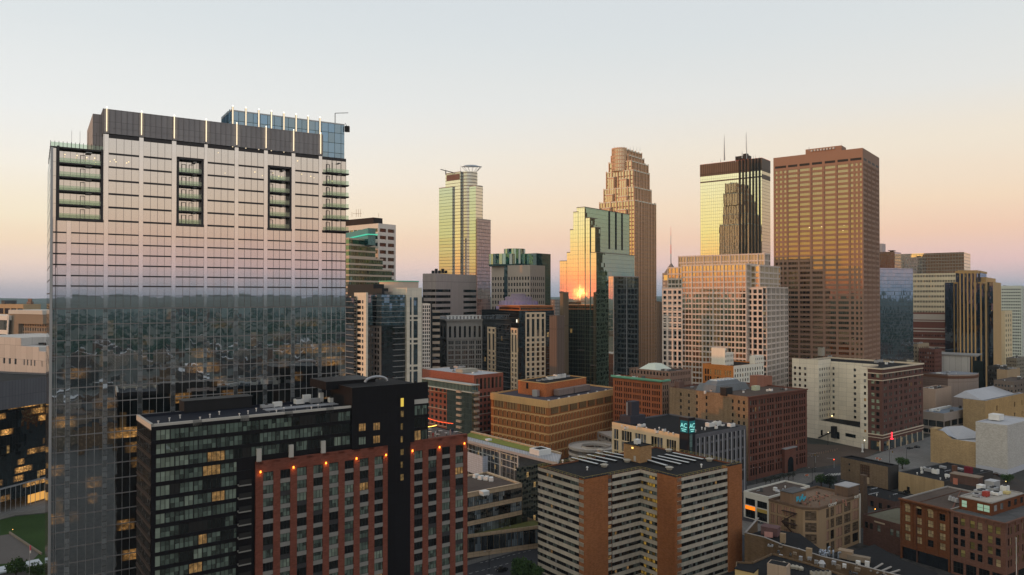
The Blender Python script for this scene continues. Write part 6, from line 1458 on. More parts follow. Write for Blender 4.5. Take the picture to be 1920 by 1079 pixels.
    for k in range(4): G_ = Face(q[k], q[(k+1) % 4]); m.fbox(G_, -.8, G_.L+.8, zc-1.2, zc-.6, -.4, .9, 0); m.wallq(G_, .5, G_.L-.5, zt+.6, zc-2.1, .06, 2)
    m.poly([(p.x, p.y, zc-.55) for p in off4(q, .9)], 0); m.build('copper_storey', [CU, M_ROOF, glass('copper_reflect_glass', (.10, .04, .02), (.8, .5, .35), .3, (2, 3))], b.root); b.roof(M_ROOF, par=.4, capm=BK)
    m = MB(); q = at(969, 605, D-3); m.box(q, .9, .6, 2.4); m.build('lit_window', emis('white_lit', (1, .92, .75), 1.6), b.root)
    b.finish(False)
    # purple-lit dome beyond
    D = 760; cc = col(972, D); z1 = zat(972, 551, D); t = thing('lit_dome', 'stepped round top of a building washed in purple light behind the copper-topped tower', 'dome', (cc.x, cc.y, 0)); PU = wall('lilac_stone', (.24, .20, .24), .1)
    m = MB(); z = z1
    for (rad, dz) in ((7, 3), (13, 4), (19, 5), (22, 7), (26, 60)):
        m.tube((cc.x, cc.y, z-dz), (cc.x, cc.y, z), rad, rad*.94, n=28)
        for k in range(28): a0 = 2*math.pi*k/28; p = V((cc.x+rad*1.01*math.cos(a0), cc.y+rad*1.01*math.sin(a0), z-dz)); m.box(p, .8, .8, dz*.9)
        z -= dz
    m.build('stepped_drum', PU, t)
    for k in range(5):
        a0 = math.pi*(1.1+.2*k); ld = bpy.data.lights.new('purple_floodlight', 'POINT'); ld.energy = 450; ld.color = (.35, .18, 1); ld.shadow_soft_size = .5
        o = bpy.data.objects.new('purple_floodlight', ld); C.objects.link(o); o.parent = t; o.location = (31*math.cos(a0)*.9, 31*math.sin(a0)*.9, z1-10)
    # slit buildings
    for i, (xl, xc, xr, yt, D, mt, lab, jn) in enumerate(((1030, 1044, 1058, 592, 560, (.16, .12, .10), 'narrow brown ribbed block in the gap beside the green mirror tower', (1.8, 40, .8)), (1050, 1056, 1066, 548, 620, (.20, .15, .10), 'tan ribbed slab in the gap left of the green mirror tower', (1.5, 40, .6)), (1020, 1040, 1060, 562, 900, (.36, .33, .31), 'pale low tower far off in the gap right of the stone office tower', (4, 4, 1)), (1226, 1236, 1250, 566, 900, (.30, .2, .14), 'brown tower far off in the gap beside the stepped gold tower', (2, 4, 1)))):
        s = simple('narrow_building', lab, 'office building', xc, D, xl, xr, yt, 45); m = MB(); slab(m, s.poly, 0, s.z1); m.build('ribbed_wall', wall('narrow_wall_%d' % i, mt, .1, joint=jn), s.root); s.wm = [M_ROOFG]; s.roof(M_ROOFG); clutter(s, s.z1-1, 3, s=(2, 4))
mid_left()
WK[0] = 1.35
# ---------------- left edge ----------------
def left_edge():
    l, r = dirs(35)
    D = 372; b = simple('dark_glass_office', 'dark glass office block with grey louvred top storey at the left edge', 'office building', 18, 350, -120, 200, 716, 40, dl=60, dr=70)
    b.root['label'] = 'dark glass office block under a slate grey screened top storey at the left edge'
    P = col(88, 385); Q = col(-60, 346); F = Face(Q, P+(P-Q)*.3); zt = zat(0, 716, 362); n = -F.n; b.poly = [F.P, F.Q, F.Q+n*60, F.P+n*60]; b.F = [Face(b.poly[i], b.poly[(i+1) % 4]) for i in range(4)]; b.z1 = zt
    zg = zt-13.5; m = MB(); GD_ = glass('edge_dark_glass', (.006, .010, .012), (.55, .65, .72), .30, (1.5, 4), .012, .02, lit=.01, lits=.3, amber=16, atop=50, lines=(.1, .15), linec=(.02, .02, .022), wscale=.15)
    [m.wallq(G_, 0, G_.L, 5, zg) for G_ in b.F]; m.build('dark_skin', GD_, b.root); m = MB(); up = off4(b.poly, 1.0)
    SC = wall('slate_screen', (.105, .11, .125), .08, .6, joint=(1.6, 14, .08)); [m.wallq(Face(up[i], up[(i+1) % 4]), 0, Face(up[i], up[(i+1) % 4]).L, zg, zt) for i in range(4)]; m.poly([(p.x, p.y, zg) for p in up]); m.build('screened_storey', SC, b.root)
    b.wm = [SC]; b.roof(M_ROOF, par=1); m = MB(); F = b.F[0]; 
    for k in range(20): u = F.L*k/20; m.tube(F.p(u, 0, .6), F.p(u, 12, .6), .12, n=5)
    m.fbox(F, 0, F.L, 11.4, 12, -.2, .9); m.build('street_colonnade', M_METAL, b.root); m = MB(); u = F.ux(72); m.fbox(F, u-5, u+6, 1, 5, -.1, .1); m.build('lit_lobby', emis('lobby_glow', (1, .5, .12), .8), b.root)
    b.finish(False)
    WHT = wall('white_post_panel', (.42, .405, .385), .06, .8, joint=(7, 9, .1))
    D = 480; b = simple('white_stepped_block', 'white panelled block with narrow paired windows and a roof stepping down to the right', 'office building', 87, D, -40, 110, 660, 60, dr=40); b.mi(WHT)
    F = b.F[0]; u0, u1, u2 = F.ux(40), F.ux(74), F.ux(88)
    for (a, c, yt, wn) in ((0, u0, 634, (2, 6, 9.5, 13, 16.5, 24, 32, 36, 39)), (u0, u1, 652, (42, 45.6, 49.2, 52.8)), (u1, F.L, 660, (63, 66.6, ))):
        x = (a+c)/2; z1 = zat(60, yt, 480 if c > u0 else 495); G_ = Face(F.p(a, 0).to_2d(), F.p(c, 0).to_2d()); ws = []
        n = 4 if a == u0 else (2 if a == u1 else 7); ws = reg(G_.L, n, .36, 2, 3)
        zz = zat(60, 678, 480); punched(b, G_, 0, z1, ws, sorted([(zz-3.6-9.2*k, zz+.2-9.2*k) for k in range(6)]), WHT, None, .5, [(G_DARK, 1)], (0, 0))
        m = MB(); m.poly([G_.p(0, z1), G_.p(G_.L, z1), G_.p(G_.L, z1, -40), G_.p(0, z1, -40)]); m.wallq(Face(G_.p(G_.L, 0).to_2d(), G_.p(G_.L, 0, -40).to_2d()), 0, 40, 0, z1); m.build('stepped_roof', WHT, b.root)
    unit(b, F.p(u0+6, z1, -12), z1+3, 8, 4, 1, F.ang, M_DARK); b.finish(True, wname='panel_wall')
    D = 620; b = simple('ribbed_stone_block', 'brown stone block framing a recessed grid of vertical fins, pale slab on top', 'office building', 88, D, 22, 125, 590, 60, dr=30); BS = wall('brown_stone_frame', (.21, .17, .13), .1, .8); b.mi(BS); F = b.F[0]; zt = b.z1
    ua = F.ux(42); us = [(ua+p, ua+q) for p, q in reg(F.L-ua, 10, .55)]; zz = zat(88, 604, D)
    punched(b, F, 0, zt, us, sorted([(zz-1.0-4.3*k+1.5, zz+1.8-4.3*k+1.5) for k in range(1, 20)]), wall('fin_stone', (.25, .22, .19), .05), BS, .9, [(G_DARK, 1)], (0, 0)); m = MB(); m.fbox(F, 0, ua, 0, zt, -.2, 3); m.fbox(F, ua, F.L, zz-2, zt, -.2, 3); m.build('stone_frame', BS, b.root)
    m = MB(); m.fbox(F, F.ux(18)*0+2, F.L, zt, zt+3.4, -20, 3.5); m.build('roof_slab', wall('pale_slab', (.44, .43, .40), .05), b.root); [plainF(b, b.F[i], 0, zt, BS) for i in (1, 2, 3)]; b.roof(M_ROOFG, par=.5); b.finish(False)
    D = 640; b = simple('slanted_white_building', 'white framed building with grey glass and a slanted right edge at the far left', 'office building', 15, D, -60, 30, 592, 60, dr=20); m = MB(); F = b.F[0]; zt = b.z1; FR = wall('white_frame_paint', (.58, .56, .52), .05); q = [F.p(0, 0), F.p(F.L-6, 0), F.p(F.L+1, zt), F.p(0, zt)]; m.poly(q); m.build('grey_glazing', glass('grey_glazing', (.12, .13, .13), (.7, .75, .75), .25, (6, 6)), b.root)
    m = MB(); m.fbox(F, 0, F.L+1, zt-4, zt, -12, .6); m.fbox(F, 0, F.L-.5, zt-16, zt-12.5, -.1, .5)
    for t in range(12): m.fbox(F, F.L-3.4+.35*t, F.L-1.4+.35*t, zt-45+3.8*t, zt-41+3.8*t, -.1, .6)
    m.build('white_frame', FR, b.root); b.wm = [FR]; b.roof(M_WHITE)
    D = 900; b = simple('tan_banded_block', 'low brown and tan banded block on the skyline at the far left', 'office building', 44, D, -60, 46, 571, 60, dr=20); b.mi(wall('tan_frame', (.34, .25, .15), .08)); punched(b, b.F[0], 0, b.z1, reg(b.F[0].L, 9, .84), sorted([(b.z1-12-11*k, b.z1-5-11*k) for k in range(4)]), b.wm[0], None, .5, [(glass('plum_win', (.05, .03, .03), (.5, .45, .45), .2), 1)], (0, 0)); rest_plain(b, b.wm[0], idx=(1, 2, 3)); b.roof(M_ROOFG); unit(b, b.rp(.5, .4).to_3d(), b.z1, 14, 8, 4, b.ang(), M_ROOFG); b.finish(False)
    b = simple('distant_brick_tower', 'small brown tower far off on the skyline just left of the mirror-glass tower', 'tower', 58, 980, 50, 63, 566, 45); m = MB(); slab(m, b.poly, 0, b.z1); slab(m, off4(b.poly, -2), b.z1, b.z1+4); m.build('brick_wall', wall('far_brick', (.22, .15, .12), .1, joint=(3, 3.5, .8)), b.root); b.wm = [M_ROOFG]; b.roof(M_ROOFG)
left_edge()

# ---------------- lower right quarter ----------------
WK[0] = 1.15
def lower_right():
    BRK = wall('weathered_tan_brick', (.20, .145, .095), .4, .9, brick=True)
    # derelict loft with graffiti
    a = 37; l, r = dirs(a); D = 297; c = col(1522, D); z = zat(1522, 956, D); L0 = along(c, l, 1440); R0 = along(c, r, 1610.5)
    ch = 4.2; c1, c2 = c+l*ch, c+r*ch
    b = Bld('derelict_loft', 'tan concrete loft with boarded bays, rounded corner, graffiti and rubble-strewn roof', 'derelict building', [L0, c1, c2, R0, L0+R0-c], z); F = b.F
    TF = wall('tan_concrete_frame', (.31, .215, .13), .2, .85); INF = glass('boarded_bay', (.16, .115, .08), (.5, .5, .5), .04, (1.2, .5), lines=(.06, .1), linec=(.08, .06, .045)); OR_ = wall('pinkish_boards', (.40, .24, .17), .2, .9, joint=(.6, .3, .03)); b.mi(TF)
    fs = sorted([(z-5.2-4.6*k, z-1.5-4.6*k) for k in range(4) if z-5.2-4.6*k > .3]); v = [(INF, .6), (OR_, .25), (G_DARK, .12)]
    punched(b, F[0], 0, z, reg(F[0].L, 4, .78, .5, 3.0), fs, TF, None, .35, [(OR_, .7), (INF, .3)], (1, 0)); punched(b, F[1], 0, z, [(.8, F[1].L-.8)], fs, TF, None, .3, [(INF, 1)], (1, 0))
    us = [(F[2].ux(p)+.1, F[2].ux(q)) for p, q in ((1530, 1544), (1547, 1553), (1555, 1562.5), (1565, 1577.5), (1580.5, 1593), (1596, 1608))]
    punched(b, F[2], 0, z, us, fs, TF, None, .35, v, (1, 0)); plainF(b, F[3], 0, z, BRK); plainF(b, F[4], 0, z, BRK)
    m = MB(); m.fbox(F[0], 0, F[0].L, z-.9, z, -.1, .25); m.fbox(F[1], 0, F[1].L, z-.9, z, -.1, .25); m.fbox(F[2], 0, F[2].L, z-.9, z, -.1, .25); m.build('brick_coping', wall('sooty_brick', (.14, .09, .06), .4, .9), b.root)
    m = MB(); m.fbox(F[2], F[2].L-.9, F[2].L, 0, z+.6, -.1, .35); m.build('white_downpipe', wall('dirty_white_paint', (.5, .48, .43), .2), b.root)
    b.roof(wall('rubble_roof', (.17, .115, .08), .8, .95), par=1.0, th=.5, capm=_m['sooty_brick']); WG = wall('graffiti_white', (.68, .66, .60), .1, .7)
    text(b.root, 'CHOMP', F[2], F[2].ux(1558), z-.85, .30, 1.75, WG, 'graffiti'); text(b.root, 'NUD', F[2], F[2].ux(1603), z-.7, .30, 1.7, WG, 'graffiti')
    zr = z-1; rr = random.Random(2)
    p = gp(1487, 941, zr); m = MB(); G_ = Face(p.to_2d()-F[2].t*6, p.to_2d()+F[2].t*2); m.box(p, 10, 5.5, 4.6, F[2].ang, 0); m.box(p+V((0, 0, 4.6)), 10.4, 6, .3, F[2].ang, 1); o = m.build('stair_house', [wall('brown_house_brick', (.20, .13, .085), .4), M_ROOFG], b.root)
    m = MB(); e = p+F[2].n.to_3d()*2.85
    for k in range(7): q = e+F[2].t.to_3d()*(-1.6+1.0*k-0)+V((0, 0, 1.0+.5*math.sin(k*2.1))); m.box(q, 1.1, .08, 1.5+.5*math.cos(k*1.7), F[2].ang+.0)
    m.build('blue_graffiti', wall('graffiti_blue', (.06, .36, .50), .2), o)
    p = gp(1588, 927, zr); m = MB(); m.box(p, 9, 6, 4, F[2].ang); m.box(p+V((0, 0, 4)), 9.4, 6.4, .3, F[2].ang, 1); m.build('roof_shed', [wall('shed_brick', (.13, .085, .06), .3), M_METAL], b.root)
    for px, py, s in ((1520, 938, 5), (1535, 934, 4), (1513, 947, 3.4), (1550, 931, 5)):
        p = gp(px, py, zr); m = MB()
        for k in range(26): q = p+V((rr.gauss(0, s*.45), rr.gauss(0, s*.3), 0)); w = rr.uniform(.3, 1.1); m.box(q, w, w*rr.uniform(.4, 1), rr.uniform(.2, .9), rr.uniform(0, 3), rr.choice((0, 0, 1, 2)), rr.uniform(.5, 1))
        rh = m.build('rubble_heap', [wall('rubble', (.24, .17, .12), .5), wall('rubble_pink', (.30, .15, .11), .3), wall('rubble_dark', (.07, .05, .04), .4)], b.root); tag(rh, kind='stuff')
    for k in range(9):
        p = gp(rr.uniform(1500, 1590), rr.uniform(925, 950), zr); m = MB(); m.box(p, .5, .4, rr.uniform(.8, 1.8), rr.uniform(0, 3)); m.build('roof_debris', wall('rubble_pink', (.30, .15, .11), .3), b.root)
    m = MB(); G_ = F[0]; zz = z-3
    for k in range(3):
        u0, u1 = G_.L-9, G_.L-2.5; m.fbox(G_, u0, u1, zz-.15-4.6*k, zz-4.6*k, 0, 1.4); s_ = (u0, u1) if k % 2 else (u1, u0); m.tube(G_.p(s_[0], zz-4.6*k, 1), G_.p(s_[1], zz-4.6*(k+1), 1), .22, n=4); m.tube(G_.p(s_[0], zz-4.6*k+1, 1.4), G_.p(s_[1], zz-4.6*(k+1)+1, 1.4), .06, n=4)
    m.build('fire_escape', wall('rust_dark', (.05, .03, .025), .3), b.root); b.finish(True, wname='frame_wall')
    # white garage with orange lit bay
    a = 37; D = 345; b = simple('white_garage', 'two-bay white garage with an orange lit doorway and brown gravel roof', 'garage', 1440, D, 1393, 1500, 932, a, dr=34); WG_ = wall('garage_white', (.60, .58, .52), .1, .8); b.mi(WG_); z = b.z1; F = b.F[0]
    punched(b, F, 0, z, reg(F.L, 2, .84, .4), [(.3, 4.3), (6.2, 9.4)] if z > 10.5 else [(.3, 3.6), (5.4, 8.2)], WG_, None, .4, [(G_DARK, 1)], (3, 0)); m = MB(); us = reg(F.L, 2, .84, .4); zz = 4.3 if z > 10.5 else 3.6
    m.fbox(F, us[0][0], us[0][1], zz-.1, zz+1.6, 0, .08); m.build('lit_band', emis('orange_soffit', (1, .22, .01), 1.3), b.root); m = MB(); m.fbox(F, us[1][0], us[1][1], zz-.1, zz+1.5, 0, .08); m.build('yellow_panel', wall('ochre_panel', (.42, .30, .08), .1), b.root)
    rest_plain(b, WG_, idx=(1, 2, 3)); b.roof(M_ROOFB, par=.7, th=.5, capm=WG_); p = gp(1455, 921, z); m = MB(); m.tube(p, p+F.t.to_3d()*7, .9, n=8); m.tube(p+F.t.to_3d()*7, p+F.t.to_3d()*10+V((3, 3, 0)), .8, n=8); m.build('roof_duct', M_METAL, b.root); clutter(b, z-.7, 6, seed=21, s=(.6, 1.6)); b.finish(True, wname='garage_wall')
    # blank tan brick block in the middle of the lots
    D = 404; b = simple('blank_brick_block', 'plain tan brick block with one boarded opening, beside the crossing', 'warehouse', 1663, D, 1574.5, 1683, 876, 30); z = b.z1; b.mi(BRK); F = b.F[0]
    punched(b, F, 0, z, [(F.ux(1611), F.ux(1629))], [(z-8.2, z-1.6)], BRK, None, .5, [(wall('rusty_boards', (.12, .07, .045), .4, joint=(1.2, 1.6, .2)), 1)], (3, 2)); m = MB()
    for (px, zz) in ((1591, z-2.6), (1591, z-6)): u = F.ux(px); m.fbox(F, u-.5, u+.5, zz-1, zz, 0, .04)
    m.fbox(F, F.ux(1619), F.ux(1628), 1, 4.6, 0, .1, 1); m.build('patch', [M_FRAME, wall('pale_patch', (.40, .31, .22), .15)], b.root); rest_plain(b, wall('dark_side_wall', (.045, .04, .038), .3), idx=(1, 2, 3)); b.roof(M_ROOF, par=.6, th=1.2, capm=M_ROOF); b.finish(True, wname='brick_wall')  # side and rear walls coloured far darker than the brick front
    # dark roofed workshop
    D = 382; b = simple('flat_roofed_workshop', 'tan workshop with a blue-black flat roof, white roof units and a red vent hood', 'workshop', 1768, D, 1682.5, 1850, 903, 30, dr=46); z = b.z1; b.mi(wall('stained_tan_stucco', (.34, .245, .135), .5, .9)); F = b.F[0]
    punched(b, F, 0, z, [(F.ux(1698), F.ux(1698)+1.6)], [(.2, 3.4)], b.wm[0], None, .3, [(G_DARK, 1)], (0, 0)); rest_plain(b, wall('dark_side_wall', (.045, .04, .038), .3), idx=(1, 2, 3)); b.roof(M_ROOF, par=.6, th=.4, capm=M_ROOFG)  # same near-black colour on the workshop's side and rear walls
    for (px, py, s, h, mt, f) in ((1744, 883, 5, 1.8, M_METAL, 2), (1754, 887, 3, 2.4, M_WHITE, 1), (1768, 877, 3, 1, M_METAL, 0), (1790, 885, 2.2, 3.6, wall('rust_brown', (.12, .06, .04), .3), 0), (1816, 886, 3.4, 3.2, wall('dark_red_hood', (.16, .02, .03), .2), 0), (1776, 893, 2, 1.2, M_WHITE, 0), (1735, 878, 2, .7, M_WHITE, 0), (1800, 880, 3, .8, M_METAL, 0), (1728, 880, 1, 1.4, M_WHITE, 0)): unit(b, gp(px, py, z), z-.6, s, s*.7, h, F.ang, mt, fans=f)
    clutter(b, z-.6, 8, seed=31, s=(.6, 1.4)); b.finish(False)
    b = simple('low_black_garage', 'low dark brown garage with black roof in the alley between the derelict loft and the blank brick block', 'garage', 1676, 362, 1592, 1700, 941, 30, dr=18); b.root['label'] = 'low dark brown garage with black roof behind the derelict loft'; DM = wall('garage_brown', (.085, .05, .042), .3); b.mi(DM); punched(b, b.F[0], 0, b.z1, reg(b.F[0].L, 5, .4, 1), [(.3, 3)], DM, None, .3, [(G_DARK, 1)], (1, 0)); rest_plain(b, DM, idx=(1, 2, 3)); b.roof(M_ROOF, par=.4, capm=M_ROOF); clutter(b, b.z1-.4, 9, seed=77, s=(.6, 1.8)); b.finish(True, wname='brick_wall')
    # low brown shop
    D = 321; a = 30; l, r = dirs(a); c = col(1700, 300); b = simple('low_brown_shop', 'low dark brown brick shop with gravel roof left of the bracketed cornice building', 'shop', 1689, 302, 1616, 1730, 985, 30, dr=24); z = b.z1; DB = wall('dark_maroon_brick', (.10, .055, .045), .25, .9, brick=True); b.mi(DB); F = b.F[0]
    punched(b, F, 0, z, [(F.ux(p), F.ux(p)+1.5) for p in (1619, 1628, 1642, 1666, 1677)], [(z-5.4, z-2.8)], DB, None, .3, [(G_BLIND, .5), (G_DARK, .5)], (0, 1)); m = MB(); m.fbox(F, F.L*.3, F.L*.57, z-1.9, z-1.3, 0, .12); m.build('stone_plaque', wall('plaque_stone', (.33, .27, .2), .15), b.root); rest_plain(b, DB, idx=(1, 2, 3)); b.roof(wall('lichen_gravel', (.13, .125, .09), .5, .95), par=.5, th=.4, capm=DB); b.finish(True, wname='brick_wall')
    # ornate cornice building
    D = 284.5; a = 30; b = simple('bracketed_cornice_building', 'five-storey red-brown brick building with rounded top windows and a bracketed cornice', 'loft building', 1778.5, D, 1686, 1900, 956, 33, dr=36); z = b.z1; RB = wall('russet_brick', (.155, .06, .027), .2, .9, brick=True); b.mi(RB); F = b.F[0]
    CW = glass('cream_curtain_glass', (.42, .33, .19), (.8, .8, .75), .08, vary=.3); v = [(CW, .65), (G_DARK, .3)]; h = 3.75
    us = reg(F.L, 4, .50, .6); punched(b, F, 5.2, z, us, sorted([(z-4.95-h*k-.0, z-2.3-h*k) for k in range(4)]), RB, None, .35, v, (1, 1)); m = MB()
    m.fbox(F, 0, .7, 0, 5.2, -.2, .2); m.fbox(F, F.L-.7, F.L, 0, 5.2, -.2, .2); m.fbox(F, 0, F.L, 4.9, 5.5, -.2, .4)
    for (p, q) in us:
        m.fbox(F, p-.25, q+.25, z-2.3, z-2.05, 0, .14)
    n = 5
    for k in range(n): u = min(F.L-.3, F.L*k/4); m.fbox(F, max(0, u-.3), u+.3, 5.2, z-1.2, 0, .28)
    m.fbox(F, -.3, F.L+.2, z-.4, z+.15, -.3, 1.1)
    for k in range(26): u = F.L*(k+.5)/26; m.fbox(F, u-.16, u+.16, z-1.0, z-.4, 0, .9)
    m.build('cornice_and_piers', RB, b.root); m = MB(); m.wallq(F, .7, F.L-.7, 0, 4.9, -.4); m.build('shopfront', glass('shop_black_glass', (.008, .010, .015), (.6, .7, .8), .2, (2.5, 5), lit=.05, lits=.4, lines=(.1, .1), linec=(.02, .02, .02)), b.root)
    for (p, q) in us[:3]:
        m = MB(); c_ = (p+q)/2; w = (q-p)/2
        for k in range(8): t0, t1 = math.pi*k/8, math.pi*(k+1)/8; m.quad(F.p(c_+w*math.cos(t0), z-2.35+.8*math.sin(t0), .16), F.p(c_+w*math.cos(t1), z-2.35+.8*math.sin(t1), .16), F.p(c_+w*math.cos(t1), z-2.35, .16), F.p(c_+w*math.cos(t0), z-2.35, .16))
        m.build('arched_window_head', CW, b.root)
    rest_plain(b, BRK, idx=(1, 2, 3)); b.roof(M_ROOFB, par=.5, th=.5, capm=wall('pale_coping', (.3, .28, .26), .1)); p = gp(1812, 907, z); m = MB(); m.box(p, 11, 5, 3.6, F.ang+.1); m.box(p+V((0, 0, 3.6)), 11.6, 5.6, .25, F.ang+.1, 1); m.box(p+F.n.to_3d()*2.6+V((-3.4, 0, 0)), 1.8, .2, 2.6, F.ang+.1, 2); m.box(p+F.n.to_3d()*2.6+V((1.5, 0, 0)), 1.5, .2, 2.6, F.ang+.1, 2); m.build('roof_house', [wall('brown_hut', (.10, .06, .05), .3), wall('tan_hut_roof', (.22, .17, .13), .3), wall('salmon_door', (.36, .14, .10), .1)], b.root)
    for px, py in ((1782, 938), (1788, 940), (1794, 942)): q = gp(px, py, z); m = MB(); m.tube(q, q+V((0, 0, 1.6)), .9, .5, n=6); m.build('roof_lattice', M_METAL, b.root)
    b.finish(True, wname='brick_wall')
    # brown corner block with penthouse
    D = 268; a = 33; b = simple('corner_brick_block', 'five-storey mauve-brown corner building with brick penthouse and green-lit windows', 'loft building', 1882, D, 1779.5, 1990, 982, 33, dl=32, dr=34); z = b.z1; MB_ = wall('mauve_brick', (.17, .085, .062), .2, .9, brick=True); b.mi(MB_); F0, F1 = b.F[0], b.F[1]
    b.poly[0] = along(b.poly[1], dirs(33)[0], 1779.5); b.F[0] = F0 = Face(b.poly[0], b.poly[1]); h = 3.9
    us = [(F0.ux(p)-.85, F0.ux(p)+.85) for p in (1789, 1802, 1820, 1834, 1853, 1868)]; fs = sorted([(z-4.6-h*k, z-1.9-h*k) for k in range(4)]); vv = [(glass('olive_lit_glass', (.26, .22, .08), (.8, .8, .7), .1), .33), (G_DARK, .5), (CW, .12)]
    punched(b, F0, 5.6, z, us, fs, MB_, None, .3, vv, (0, 1)); punched(b, F1, 5.6, z, groups(F1.L, 6, 2, .7, .6, .6), fs, MB_, None, .3, vv, (0, 1))
    for G_ in (F0, F1): punched(b, G_, 0, 5.6, reg(G_.L, 4, .82, .4), [(.6, 5.0)], MB_, None, .4, [(G_DARK, 1)], (2, 1))
    m = MB()
    for G_ in (F0, F1):
        m.fbox(G_, -.2, G_.L+.2, z-.3, z+.2, -.3, .4)
        for k in range(7): u = G_.L*(k+.5)/7; m.fbox(G_, u-.2, u+.2, z-1.6, z-.3, 0, .35)
    m.build('cornice', MB_, b.root); rest_plain(b, MB_); b.roof(M_ROOFG, par=.5, th=.5)
    q0 = gp(1859, 968, z-.5).to_2d(); ll, rr_ = dirs(33); Lp = along(q0, ll, 1796); Rp = q0+rr_*26; Bp = Lp+Rp-q0; PF = [Face(Lp, q0), Face(q0, Rp), Face(Rp, Bp), Face(Bp, Lp)]; zh = zat(1859, 945, q0.y); PB = wall('penthouse_brick', (.15, .052, .022), .15, .9, brick=True); m = MB()
    GL_ = emis('green_lit_window', (.42, .62, .44), .62)
    for G_ in PF: m.wallq(G_, 0, G_.L, z-.5, zh)
    m.poly([(p.x, p.y, zh+.02) for p in (Lp, q0, Rp, Bp)], 1); o = m.build('penthouse', [PB, wall('pale_gravel_roof', (.34, .31, .27), .35, .9)], b.root)
    for (pa, pc) in ((1801, 1810), (1830, 1840.5), (1842, 1852.5)): m = MB(); m.fbox(PF[0], PF[0].ux(pa), PF[0].ux(pc), zh-3.4, zh-1.0, 0, .06); m.fbox(PF[0], PF[0].ux(pa), PF[0].ux(pc), zh-2.3, zh-2.2, .06, .09, 1); m.build('lit_window', [GL_, M_FRAME], o)
    for u in (2, 7, 13, 18, 23): m = MB(); m.fbox(PF[1], u, u+2, zh-3.2, zh-1, 0, .05); m.build('window', G_GREY if u < 8 else G_DARK, o)
    m = MB(); [m.fbox(G_, -.2, G_.L+.2, zh, zh+.35, -.5, .15) for G_ in PF]; m.build('coping', wall('pale_coping', (.3, .28, .26), .1), o); G_ = PF[1]
    for (u, d, s, h_, mt, f) in ((6, -8, 3, .9, M_METAL, 1), (9, -6, 2.5, 1.6, wall('red_unit', (.3, .05, .04), .2), 0), (12, -9, 5, 1.3, M_METAL, 2), (15, -5, 4, 1.0, M_WHITE, 1), (19, -8, 4, 1.6, M_METAL, 2), (22, -5, 3, 2.4, M_WHITE, 1), (23, -10, 5, 3.2, M_METAL, 0), (16, -11, 3, 2.2, M_WHITE, 0), (20, -3.4, 2.6, .7, wall('cream_box', (.5, .42, .2), .1), 0)): unit(b, G_.p(u, zh, d), zh, s, s*.7, h_, G_.ang, mt, fans=f)
    for k in range(6):
        p = G_.p(4+k*1.7, zh, -5.5-(k % 2)*1.5); m = MB(); m.tube(p, p+V((.8, 1.8, .5)), .18, n=5); m.tube(p+V((.8, 1.8, .5)), p+V((2, 1.5, .2)), .14, n=5); m.build('roof_pipe', M_METAL, b.root)
    b.finish(True, wname='brick_wall')
    # white blank box and tan theatre
    D = 437.5; b = simple('white_windowless_block', 'windowless pale grey brick box with white roof parapet and small roof hut', 'warehouse', 1887, D, 1827.5, 1990, 798, 37, dr=40); GBk_ = wall('pale_grey_brick', (.54, .53, .51), .10, .9, brick=True); b.mi(GBk_); [plainF(b, G_, 3.4, b.z1, GBk_) for G_ in b.F]; m = MB(); [m.wallq(G_, 0, G_.L, 0, 3.4, .02) for G_ in b.F]; m.build('painted_base', wall('blue_white_paint', (.44, .46, .52), .05), b.root); b.roof(M_ROOFW, par=.6, th=.8, capm=M_ROOFW); p = gp(1868, 787, b.z1); m = MB(); m.box(p, 7, 6, 3.4, b.ang()); m.build('roof_hut', M_WHITE, b.root); b.finish(False)
    D = 452; b = simple('tan_theatre', 'tan brick theatre with a stepped curved parapet and pale pitched roof', 'theatre', 1828, D, 1743, 1870, 830, 37, dr=26); TB2 = wall('tan_theatre_brick', (.43, .31, .17), .25, .9, brick=True); b.mi(TB2); z = b.z1; F = b.F[0]; plainF(b, F, 0, z, TB2); m = MB(); uu = F.L*.47; n = 12; m.wallq(F, 0, uu*.55, z, z+4.2)
    for k in range(n): t0, t1 = k/n, (k+1)/n; f_ = lambda t: 4.2-3.2*(.5-.5*math.cos(math.pi*t))*1.0; m.quad(F.p(uu*(.55+.45*t0), z), F.p(uu*(.55+.45*t1), z), F.p(uu*(.55+.45*t1), z+f_(t1)), F.p(uu*(.55+.45*t0), z+f_(t0)))
    m.fbox(F, -.3, uu*.3, z+4.2, z+5.0, -8, .3); m.build('curved_parapet', TB2, b.root); rest_plain(b, TB2, idx=(1, 2, 3)); b.roof(M_ROOFW, par=.5, th=.6, capm=wall('cream_coping', (.5, .44, .33), .1)); m = MB(); q = [F.p(uu*.2, z+3.6, -3), F.p(uu*1.2, z-.2, -3), F.p(F.L*.98, z+.6, -20), F.p(uu*.8, z+5.6, -22), F.p(0, z+3.6, -22)]; m.poly(q); m.build('pitched_roof', M_ROOFW, b.root); b.finish(False)
